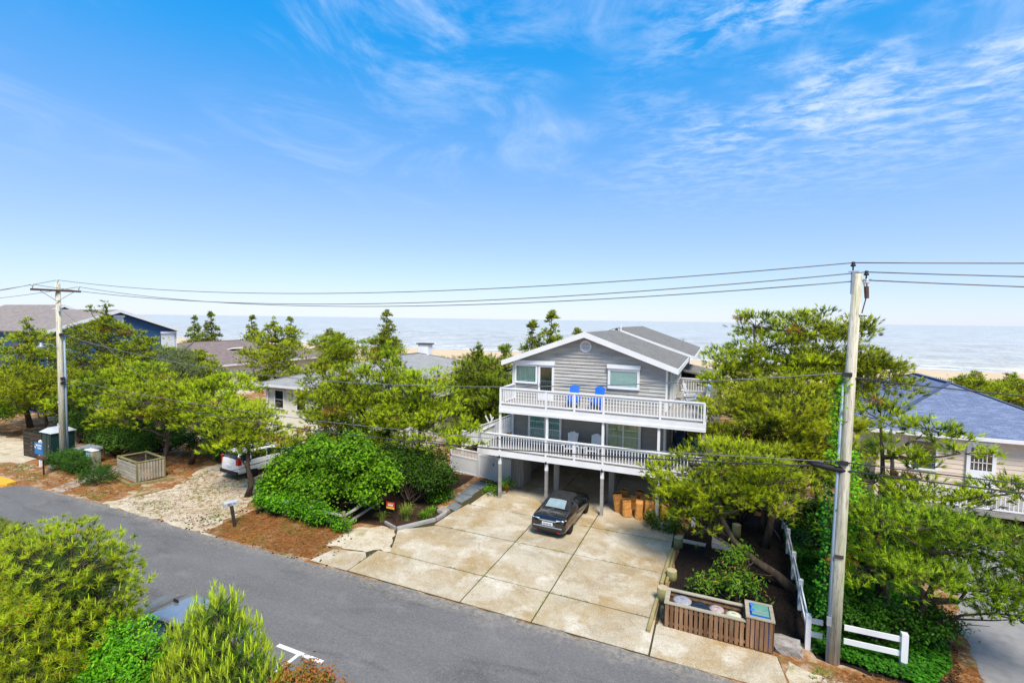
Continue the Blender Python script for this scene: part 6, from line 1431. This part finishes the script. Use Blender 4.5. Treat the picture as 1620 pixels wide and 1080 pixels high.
# -- far pines behind the houses (few pixels each)
far0 = None
for i, (x, y, s, l_) in enumerate(((-93, 64, 1.06, 'narrow far pine right of the blue gable'), (-85, 67, 1.0, 'small far pine above the brown roof ridge'), (-104, 68, .98, 'leftmost far pine just right of the blue gable eave'), (-76, 68, .98, 'far pine above the right end of the brown roof'), (-17.1, 51, 1.09, 'tall pine standing behind the grey house roof'), (-19.6, 51.5, .98, 'slim pine left of the tall one behind the grey house'), (-14.6, 52.5, .9, 'lower pine at the grey roof line behind the house'))):
    if far0 is None:
        far0 = pine(l_, (0, 0, 0), A(10, 2.5, 2.5, 12, 17) , 112, .16, 1.4, tl=.24, wd=.036, group=GB, mat='dark_pine_needles'); o = far0
    else: o = copy_tree(far0); o['label'] = l_
    place(o, (x, y, 0), i * 1.7, s)
low0 = None
for i, (x, y, s, l_) in enumerate(((-50.6, 54, 1.05, 'bushy pine left of the tall sparse one on the dune'), (-45.0, 57, 1.08, 'bushy pine beside the cream roof chimney'), (-58, 60, 1.1, 'bushy pine at the far end of the brown roof'), (20.5, 54, .82, 'bushy pine behind the blue shingled roof'), (24.0, 56, .8, 'bushy pine at the right edge behind the blue roof'), (-17.6, 34.2, .98, 'bushy pine left of the tall group beside the grey house'))):
    if low0 is None:
        low0 = pine(l_, (0, 0, 0), A(7.2, 3.3, 1.6, 14, 11, 'dome'), 114, .15, 1.6, group=GB); o = low0
    else: o = copy_tree(low0); o['label'] = l_
    place(o, (x, y, 0), i * 2.1, s)
pine('tall sparse pine standing against the sea left of the grey house', (-39.4, 50.5, 0), A(10.8, 2.3, 5, 15, 9), 115, .14, 1.5, tl=.24, wd=.036, group=GB, mat='dark_pine_needles')
# -- middle stand before the cream house
pine('upright pine with raised shoots before the cream roof', (-18.6, 24, 0), A(8.3, 2.8, 1.4, 16, 13, 'dome'), 116, .17, 1.35, group=GP, upward=1.3)
pine('pine with grey forked branches before the cream wall', (-24.3, 24.6, 0), A(7.0, 2.2, 2.6, 17, 8, 'dome'), 117, .15, 1.6, group=GP, dead=9, bark='bark', bare=[([(-24.3, 24.5, 2.6), (-24.9, 24.3, 3.6), (-25.9, 24.2, 4.3)], .05), ([(-24.3, 24.5, 2.9), (-23.7, 24.3, 3.9), (-23.0, 24.2, 4.5)], .05), ([(-24.9, 24.3, 3.6), (-24.7, 24.2, 4.6)], .035)])
pine('pine between the forked one and the upright one', (-21.3, 23.2, 0), A(7.0, 2.5, 1.2, 18, 10, 'dome'), 118, .15, 1.9, group=GP)
pine('leafy pine leaning toward the left deck corner', (-15.6, 23.0, 0), [(0, 0, 6.3, 1.0, 1.0, .9), (.8, -.2, 5.4, 1.4, 1.3, .9), (-1.2, .2, 5.2, 1.4, 1.3, .9), (1.6, -.3, 4.3, 1.5, 1.2, .8), (-.6, -.5, 4.2, 1.6, 1.3, .9), (2.7, -.3, 3.4, 1.1, 1.0, .6), (.8, -.6, 3.2, 1.4, 1.2, .7), (-2, 0, 4.0, 1.4, 1.2, .8)], 119, .16, 2.8, group=GP)
pine('dense pine against the left side of the grey house', (-13.9, 31.0, 0), A(8.1, 2.3, 1.0, 20, 12, 'dome'), 120, .16, 1.9, group=GP, mat='dark_pine_needles', upward=1.1)
pine('second dense pine beside the left side of the grey house', (-16.4, 31.8, 0), A(7.9, 2.5, 1.0, 21, 12, 'dome'), 121, .16, 1.7, group=GP, mat='dark_pine_needles', upward=1.1)
bush('large bright green leafy shrub behind the split rail fence', (-18.2, 18.8, 0), [(-.6, 0, 2.3, 1.5, 1.3, 1.2), (-2.1, -.2, 1.7, 1.4, 1.2, 1.0), (1.8, .1, 2.5, 1.4, 1.2, 1.0), (.6, -.8, 1.4, 1.5, 1.0, 1.0), (-3.0, -.7, .9, 1.1, .9, .9), (2.9, .3, 1.9, 1.0, 1.0, .9), (-1.0, -1.1, 1.0, 1.2, .8, .9), (.7, .6, 3.1, 1.0, 1.0, .8), (2.3, -.6, 1.3, 1.0, .8, .8), (-1.5, .4, 2.9, .85, .8, .7)], 122, .17, 105, 'broad_leaves', None, 'leafy_shrub', 'shrub', .75, 20, .17, stem=.07)
bush('lower vine tangle creeping over the split rail fence', (-20.4, 17.3, 0), [(0, 0, .5, 1.1, .7, .6), (1.6, -.1, .5, 1.1, .6, .55), (3.2, -.1, .45, .8, .5, .5), (-.8, .6, .9, .8, .7, .8), (4.5, -.2, .35, .45, .35, .4)], 123, .11, 190, 'broad_leaves', None, 'vine', 'vine', .8, 10, .12, stem=.025)
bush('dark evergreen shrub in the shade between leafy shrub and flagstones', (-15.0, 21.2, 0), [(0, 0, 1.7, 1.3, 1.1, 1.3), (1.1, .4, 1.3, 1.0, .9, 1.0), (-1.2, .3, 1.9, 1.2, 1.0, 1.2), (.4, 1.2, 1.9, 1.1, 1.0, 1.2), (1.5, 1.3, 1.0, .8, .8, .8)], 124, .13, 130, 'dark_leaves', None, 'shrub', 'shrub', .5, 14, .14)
bush('small bright shrub beside the flagstone path', (-13.7, 21.9, 0), [(0, 0, .35, .45, .4, .35), (.2, .6, .3, .35, .35, .3)], 125, .10, 200, 'broad_leaves', None)
bush('round juniper in front of the transformer box', (-37.3, 16.6, 0), [(0, 0, .55, 1.2, .75, .6), (1.0, -.1, .5, .9, .65, .5), (-1.0, -.2, .45, .8, .6, .45)], 126, .16, 100, 'dark_leaves', 'junipers', 'juniper', 'shrub', needle=True)
bush('small round juniper between footpath and slatted corral', (-33.1, 16.0, 0), [(0, 0, .4, .75, .6, .45)], 127, .15, 120, 'dark_leaves', 'junipers', 'juniper', 'shrub', needle=True)
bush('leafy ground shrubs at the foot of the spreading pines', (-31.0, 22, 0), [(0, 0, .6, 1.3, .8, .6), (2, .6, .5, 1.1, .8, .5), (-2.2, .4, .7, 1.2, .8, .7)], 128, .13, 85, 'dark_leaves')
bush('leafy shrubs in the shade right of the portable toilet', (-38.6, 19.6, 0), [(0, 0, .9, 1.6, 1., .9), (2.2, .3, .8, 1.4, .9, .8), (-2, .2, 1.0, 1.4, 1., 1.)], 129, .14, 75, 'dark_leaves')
bush('green hedge at the left edge behind the timber corral', (-56, 18.5, 0), [(0, 0, 1.6, 2.2, 1.2, 1.3), (3, .5, 1.8, 2, 1.2, 1.3), (-3.2, 0, 1.5, 2.2, 1.2, 1.3)], 130, .16, 50, 'broad_leaves', None, 'hedge', 'hedge')
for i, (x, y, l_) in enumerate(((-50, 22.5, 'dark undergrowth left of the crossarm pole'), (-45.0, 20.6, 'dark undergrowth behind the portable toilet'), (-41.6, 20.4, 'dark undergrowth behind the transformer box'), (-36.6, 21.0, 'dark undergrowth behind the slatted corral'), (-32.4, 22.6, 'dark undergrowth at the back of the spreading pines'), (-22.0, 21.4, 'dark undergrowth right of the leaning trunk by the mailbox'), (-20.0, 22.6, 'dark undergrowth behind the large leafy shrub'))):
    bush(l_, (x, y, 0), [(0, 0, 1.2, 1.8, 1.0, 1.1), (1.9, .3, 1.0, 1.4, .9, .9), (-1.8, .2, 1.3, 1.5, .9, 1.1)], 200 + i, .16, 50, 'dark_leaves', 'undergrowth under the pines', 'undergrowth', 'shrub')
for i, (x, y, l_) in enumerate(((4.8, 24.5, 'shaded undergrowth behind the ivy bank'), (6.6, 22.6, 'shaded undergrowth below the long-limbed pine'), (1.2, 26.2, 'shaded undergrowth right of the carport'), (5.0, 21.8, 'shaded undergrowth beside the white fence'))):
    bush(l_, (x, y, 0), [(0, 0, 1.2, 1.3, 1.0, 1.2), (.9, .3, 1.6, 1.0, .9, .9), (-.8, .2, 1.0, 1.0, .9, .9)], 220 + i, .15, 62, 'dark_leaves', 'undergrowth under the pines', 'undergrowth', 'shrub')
pine('pine filling the gap between brown roof and cream roof', (-46.5, 31.0, 0), A(6.4, 2.8, 1.6, 43, 10, 'dome'), 243, .15, 1.7, group=GP)
# -- right stand
pine('large pine filling the gap between grey house and blue roof', (2.4, 28.3, 0), [(-.6, 0, 9.8, .9, .9, .8), (1.2, 0, 9.6, 1.0, 1.0, .8), (0, .2, 8.6, 1.8, 1.5, 1.0), (-2.1, -.2, 7.7, 1.2, 1.2, .7), (-1.4, -.6, 6.6, 1.5, 1.3, .8), (1.7, -.4, 7.6, 1.8, 1.5, 1.0), (.4, -.9, 6.0, 1.9, 1.5, .9), (-1.2, -.9, 5.0, 1.5, 1.2, .8), (1.9, -.6, 5.2, 1.7, 1.4, .9), (-.3, .3, 7.6, 1.7, 1.5, .9), (.8, -.3, 6.8, 1.8, 1.4, .9), (-2.3, -.4, 7.0, 1.1, 1.1, .6)], 140, .22, 2.6, group=GP)
pine('tall dark pine rising left of the pale pole top', (5.2, 28.8, 0), [(-.6, 0, 9.9, 1.0, 1.0, .8), (.8, .2, 9.5, 1.0, 1.0, .7), (0, 0, 8.6, 1.7, 1.5, .9), (1.5, -.2, 8.0, 1.3, 1.2, .7), (-.9, -.3, 7.3, 1.5, 1.3, .8), (2.1, -.5, 7.0, 1.2, 1.1, .6), (.6, -.6, 6.2, 1.6, 1.3, .8), (.3, 0, 7.6, 1.7, 1.4, .8), (1.9, -.2, 7.7, 1.1, 1., .5)], 141, .2, 3.2, group=GP, mat='dark_pine_needles')
pine('yellow-green spreading pine in front of the large pine', (2.2, 25.4, 0), [(-1.2, -.2, 5.8, 1.5, 1.3, .7), (.7, 0, 6.5, 1.8, 1.5, .8), (2.2, -.3, 5.6, 1.5, 1.3, .8), (-.2, -.8, 4.7, 1.7, 1.3, .8), (1.9, -1, 4.2, 1.5, 1.2, .8), (-1.9, -.5, 4.4, 1.0, 1., .6), (.6, -1.2, 3.5, 1.3, 1., .6), (.4, -.4, 5.6, 1.8, 1.4, .8), (1.2, -.8, 4.9, 1.5, 1.2, .7)], 142, .16, 3.1, group=GP)
pine('leaning pine with a bent trunk over the mulch bed', (2.67, 20.37, 0), [(-2.9, .3, 4.5, 1.3, 1.1, .55), (-4.2, .4, 3.6, 1.0, 1.0, .5), (-1.4, .2, 4.6, 1.3, 1.2, .6), (-2.5, -.3, 3.4, 1.4, 1.1, .6), (-4.0, -.1, 2.6, 1.1, .9, .5), (-.5, .1, 3.9, 1.2, 1.0, .6), (-1.3, -.2, 3.0, 1.2, .9, .55), (-3.2, .2, 2.1, 1.0, .8, .5), (-4.7, .5, 3.0, .7, .7, .4)], 143, .2, 3.2, group=GP,
     trunk_path=[(2.9, 20.35, -.1), (2.3, 20.32, .45), (1.55, 20.3, .85), (.75, 20.35, 1.5), (.25, 20.4, 2.4), (-.3, 20.5, 3.2), (-.9, 20.6, 4.2)])
pine('slender pine between the leaning one and the pale pole', (2.2, 23.7, 0), [(1.2, -.2, 6.1, 1.1, 1.0, .7), (.2, -.2, 5.3, 1.2, 1.1, .7), (1.9, -.5, 5.0, 1.1, 1., .7), (.8, -.6, 4.2, 1.4, 1.1, .7), (-.4, -.4, 3.9, 1.0, 1., .6), (1.8, -.8, 3.6, 1.2, 1., .7), (.3, -.8, 3.0, 1.1, .9, .6)], 144, .15, 2.8, group=GP)
pine('long-limbed pine reaching right across the tan house', (5.75, 20.6, 0), [(-.5, -.5, 6.7, .8, .8, .45), (.7, -.6, 6.5, .8, .7, .35), (-.1, -.7, 5.6, .8, .8, .4), (1.6, -.7, 5.85, .75, .6, .22), (2.5, -1.6, 4.95, .9, .7, .25), (-.7, -1.0, 4.6, 1.1, 1.0, .5), (.9, -1.2, 4.5, 1.2, .9, .4)], 145, .17, 2.8, group=GP, dead=6, bare=[([(5.75, 20.5, 3.5), (5.7, 20.4, 5.2), (5.55, 20.3, 6.0)], .09)])
pine('low bushy pine with bright tips hanging over the ivy at right', (5.9, 18.4, 0), [(-.9, -.6, 3.9, 1.1, .8, .5), (.4, -.6, 4.0, 1.2, .8, .45), (1.6, -.6, 3.9, 1.1, .8, .4), (2.6, -.5, 3.7, .9, .7, .35), (-.3, -1.1, 2.6, 1.1, .7, .5), (1.1, -1.0, 2.6, 1.1, .7, .5), (2.2, -.8, 2.7, .9, .7, .5), (-1.3, -.7, 2.3, .8, .7, .5), (1.9, -1.0, 1.9, .8, .6, .5), (3.0, -.7, 3.0, .8, .7, .5), (2.9, -.9, 2.3, .7, .6, .4), (-.8, .3, 3.2, 1.2, 1., .7), (1.2, .4, 3.2, 1.3, 1., .7)], 146, .13, 4.0, tl=.19, nb=16, wd=.019, group=GP, tip=.05, mat='tip_pine_needles', tuft=22)
bush('young laurel with red-tinged leaves in the mulch bed', (.85, 18.5, 0), [(0, 0, .75, .55, .5, .45), (-.7, .2, .55, .5, .4, .3), (.55, .1, .65, .45, .4, .4), (-.2, .6, 1.1, .4, .4, .4), (-1.2, -.2, .35, .35, .3, .25), (.3, .9, 1.3, .3, .3, .3)], 150, .19, 55, 'laurel_leaves', None, 'laurel', 'shrub', .34, 22, .12)
bush('green potted shrub beside the heap of bags', (-2.35, 23.75, 0), [(0, 0, .35, .5, .45, .35), (.4, -.1, .25, .35, .3, .25)], 151, .10, 210, 'dark_leaves')
bush('grassy plants at the back edge of the mulch bed', (-.9, 23.6, 0), [(0, 0, .3, .6, .4, .3), (1.0, .6, .3, .6, .4, .3), (-.6, .5, .25, .4, .3, .25)], 152, .2, 60, 'dark_leaves', None, 'plants', 'plants', .14, 4, .12, up_=.1)
bush('small leafy plants by the red pot at the storage wall', (-11.05, 24.9, .03), [(0, 0, .45, .3, .3, .3), (-.6, -.5, .15, .35, .3, .2)], 153, .09, 200, 'broad_leaves')
# grass clumps by the yard sign
def clump(label, x, y, h, n, seed, mat='grass_blades', w_=.02):
    rg = np.random.default_rng(seed); T = thing('grass_clump', label, 'ornamental grass', (x, y, 0), 'ornamental grass clumps')
    Vs = []; Fs = []; tn = []
    for i in range(n):
        a = rg.uniform(0, 6.28); d = np.array([math.cos(a), math.sin(a), 0]); s = np.array([-d[1], d[0], 0]) * w_ / 2; sp_ = rg.uniform(.15, .8); hh = h * rg.uniform(.6, 1.1); p0 = np.array([x, y, 0]) + d * .06 + rg.normal(size=3) * [.06, .06, 0]
        p1 = p0 + d * sp_ * .4 * hh + [0, 0, hh * .75]; p2 = p0 + d * sp_ * hh + [0, 0, hh * (.95 - sp_ * .45)]; k = len(Vs)
        Vs += [p0 - s, p0 + s, p1 - s, p1 + s, p2, p2]; Fs += [(k, k + 1, k + 3, k + 2), (k + 2, k + 3, k + 4, k + 5)]; tn += [rg.uniform(0, 1)] * 6
    raw_mesh('blades', Vs, Fs, mat, T, tn)
clump('tall pale arching grass behind the red sign', -13.9, 19.35, .95, 130, 1); clump('short bright green grass clump by the grey edging timber', -13.1, 19.7, .55, 130, 2, 'broad_leaves'); clump('pale grass clump left of the red sign', -14.9, 18.75, .6, 80, 3); clump('grass clump near the loose pale rock', -13.15, 20.45, .5, 80, 4, 'broad_leaves')
# ivy: ground cover and climbers on the pole
rg = np.random.default_rng(160); n = 26000; pts = scatter_in([(2.95, 16.55), (5.6, 16.15), (6.6, 17.6), (7.0, 19.8), (7.4, 26.5), (3.1, 27)], n, rg)
hz = .10 + .12 * np.abs(np.sin(pts[:, 0] * 2.1 + np.sin(pts[:, 1] * 1.7)) * np.cos(pts[:, 1] * 1.9)) + rg.uniform(-.07, .05, n)
V, F, tt = leaf_quads(np.concatenate([pts, hz[:, None]], 1), unit(rg.normal(size=(n, 3)) * .42 + [0, 0, 1]), .12, .10, np.clip(rg.normal(.42, .24, n), 0, 1), rg)
tag(raw_mesh('ivy_ground_cover', V, F, 'ivy_leaves', None, tt), 'glossy green ivy carpeting the bank behind the white fence', 'ivy', kind='stuff')
def climber(label, path, r_, n, seed, mat='lime_leaves', leaf=.11):
    rg = np.random.default_rng(seed); T = thing('ivy_vine', label, 'vine', path[0], 'vines climbing around the pale pole')
    b = MB(); b.tube(path, .015, 5); b.build('stem', 'bark', T)
    P_ = np.array(path); k = rg.uniform(0, len(P_) - 1.001, n); i = k.astype(int); f = (k - i)[:, None]; c = P_[i] * (1 - f) + P_[i + 1] * f
    wv_ = r_ * (.5 + .6 * np.abs(np.sin(k * 2.3 + seed)))[:, None]; q = rg.normal(size=(n, 3)) * wv_ * .55
    V, F, tt = leaf_quads(c + q, unit(rg.normal(size=(n, 3)) * .5 + [0, -.6, .6]), leaf, leaf * .8, np.clip(rg.normal(.45, .22, n), 0, 1), rg); raw_mesh('leaves', V, F, mat, T, tt)
climber('vine climbing the left side of the pale pole above the splice case', [(3.18, 16.42, 5.9), (3.22, 16.42, 6.8), (3.28, 16.42, 7.8), (3.34, 16.42, 8.4)], .17, 420, 161)
climber('vine climbing the lower left side of the pale pole', [(3.12, 16.5, 1.3), (3.12, 16.48, 2.4), (3.14, 16.48, 3.8), (3.14, 16.5, 5.3)], .17, 420, 162, 'ivy_leaves')
climber('vine column on the dead stem right of the pale pole', [(4.05, 18.2, 0), (4.0, 18.2, 2.0), (4.05, 18.2, 4.0), (4.1, 18.2, 5.9)], .32, 1100, 163, 'lime_leaves')
climber('dark vine mass in the shade left of the pale pole', [(4.1, 20.5, 0), (4.0, 20.6, 1.6), (3.9, 20.8, 2.8)], .40, 800, 164, 'ivy_leaves')
bush('shaded ivy mound under the hanging pine at right', (4.6, 17.9, 0), [(0, 0, .6, 1.2, .7, .6), (1.2, .3, .7, 1.0, .7, .6), (-.6, .8, .9, .8, .6, .8)], 165, .11, 170, 'ivy_leaves', None, 'ivy_mound', 'ivy')
# -- foreground
rel = lambda bx, by, L: [(x - bx, y - by, z, rx, ry, rz_) for x, y, z, rx, ry, rz_ in L]
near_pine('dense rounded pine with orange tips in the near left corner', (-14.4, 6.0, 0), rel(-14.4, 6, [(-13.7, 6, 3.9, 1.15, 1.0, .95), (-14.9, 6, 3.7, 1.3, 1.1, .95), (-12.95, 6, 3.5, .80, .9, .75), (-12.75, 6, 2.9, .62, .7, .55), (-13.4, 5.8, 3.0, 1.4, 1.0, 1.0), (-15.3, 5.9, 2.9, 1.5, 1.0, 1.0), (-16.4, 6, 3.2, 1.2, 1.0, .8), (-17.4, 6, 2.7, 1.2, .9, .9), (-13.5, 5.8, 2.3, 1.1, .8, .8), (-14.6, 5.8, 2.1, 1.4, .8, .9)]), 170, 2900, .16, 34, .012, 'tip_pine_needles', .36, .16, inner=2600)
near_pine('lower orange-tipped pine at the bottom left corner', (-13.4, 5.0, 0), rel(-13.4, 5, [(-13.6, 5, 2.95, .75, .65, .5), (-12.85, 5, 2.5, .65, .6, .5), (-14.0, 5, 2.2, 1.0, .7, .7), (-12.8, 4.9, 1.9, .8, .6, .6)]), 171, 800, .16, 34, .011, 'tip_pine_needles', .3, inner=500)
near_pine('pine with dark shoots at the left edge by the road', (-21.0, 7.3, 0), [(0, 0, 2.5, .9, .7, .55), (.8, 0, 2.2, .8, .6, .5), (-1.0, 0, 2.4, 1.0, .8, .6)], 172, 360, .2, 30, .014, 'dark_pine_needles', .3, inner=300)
near_pine('bright young pine with upright candles in front of the silver car', (-9.6, 6.5, 0), rel(-9.6, 6.5, [(-9.4, 6.5, 3.72, .42, .42, .5), (-9.75, 6.5, 3.2, .6, .55, .55), (-9.0, 6.5, 3.2, .55, .55, .5), (-8.65, 6.5, 2.8, .55, .55, .5), (-10.1, 6.5, 2.6, .7, .6, .6), (-9.4, 6.4, 2.7, .8, .6, .7), (-10.6, 6.4, 2.1, .75, .6, .6), (-8.5, 6.5, 2.2, .6, .6, .6), (-9.5, 6.3, 2.0, 1.1, .7, .8), (-10.7, 6.4, 1.5, .85, .6, .7), (-8.7, 6.4, 1.6, .75, .6, .7), (-9.6, 6.2, 1.3, 1.2, .7, .8)]), 173, 1900, .17, 30, .012, 'candle_needles', .5, .09, shoot=True, inner=900)
bush('lime green leafy shrub between the foreground pines', (-11.7, 6.0, 0), rel(-11.7, 6, [(-11.6, 6, 2.85, .5, .45, .36), (-12.3, 6, 2.45, .5, .45, .38), (-10.95, 6, 2.7, .42, .4, .34), (-11.5, 5.8, 2.3, .75, .5, .45), (-10.7, 5.9, 2.3, .4, .4, .4), (-12.0, 5.8, 2.0, .6, .5, .4)]), 174, .085, 330, 'lime_leaves', None, 'leafy_shrub', 'shrub', .5, 26, .07, stem=.03)
bush('red-tipped shrub at the bottom edge by the parking mark', (-7.4, 7.0, 0), [(0, 0, 2.75, .18, .18, .34), (.45, 0, 2.7, .16, .16, .30), (-.55, 0, 2.45, .2, .2, .3), (.85, 0, 2.6, .14, .14, .25), (-.9, 0, 2.3, .2, .18, .25), (.2, 0, 2.3, .6, .3, .25)], 175, .09, 420, 'red_leaves', None, 'photinia', 'shrub', .5, 14, .07, stem=.025)
bush('small blue-green shrub under the lime shrub', (-12.5, 5.2, 0), [(0, 0, 1.9, .5, .4, .3), (.5, 0, 1.7, .4, .4, .3)], 176, .09, 250, 'dark_leaves')
# dune grass
rg = np.random.default_rng(190); n = 5000; pts = scatter_in([(-230, 72), (110, 72), (110, 121), (-230, 121)], n, rg); keep = (np.sin(pts[:, 0] * .21 + np.sin(pts[:, 1] * .3) * 2) + np.sin(pts[:, 1] * .4 + pts[:, 0] * .05)) > -.7; pts = pts[keep]
zb_ = np.interp(pts[:, 1], [55, 80, 100, 116, 126], [0, -.5, -.4, -1.2, -1.8]) + (np.sin(pts[:, 0] * .13 + pts[:, 1] * .09) * .35 + np.sin(pts[:, 0] * .31 - pts[:, 1] * .21 + 1.3) * .22 + np.sin(pts[:, 0] * .07 + 2.) * .3) * np.interp(pts[:, 1], [55, 75, 110, 122], [0, 1, 1, 0])
V, F, tt = needle_tufts(np.concatenate([pts, zb_[:, None]], 1), np.tile([0, 0, 1.], (len(pts), 1)), .75, 8, .07, rg.uniform(0, 1, len(pts)), rg, (.1, .9), .1)
tag(raw_mesh('dune_grass', V, F, 'dune_grass', None, tt), 'tufts of dry dune grass between houses and beach', 'dune grass', kind='stuff')
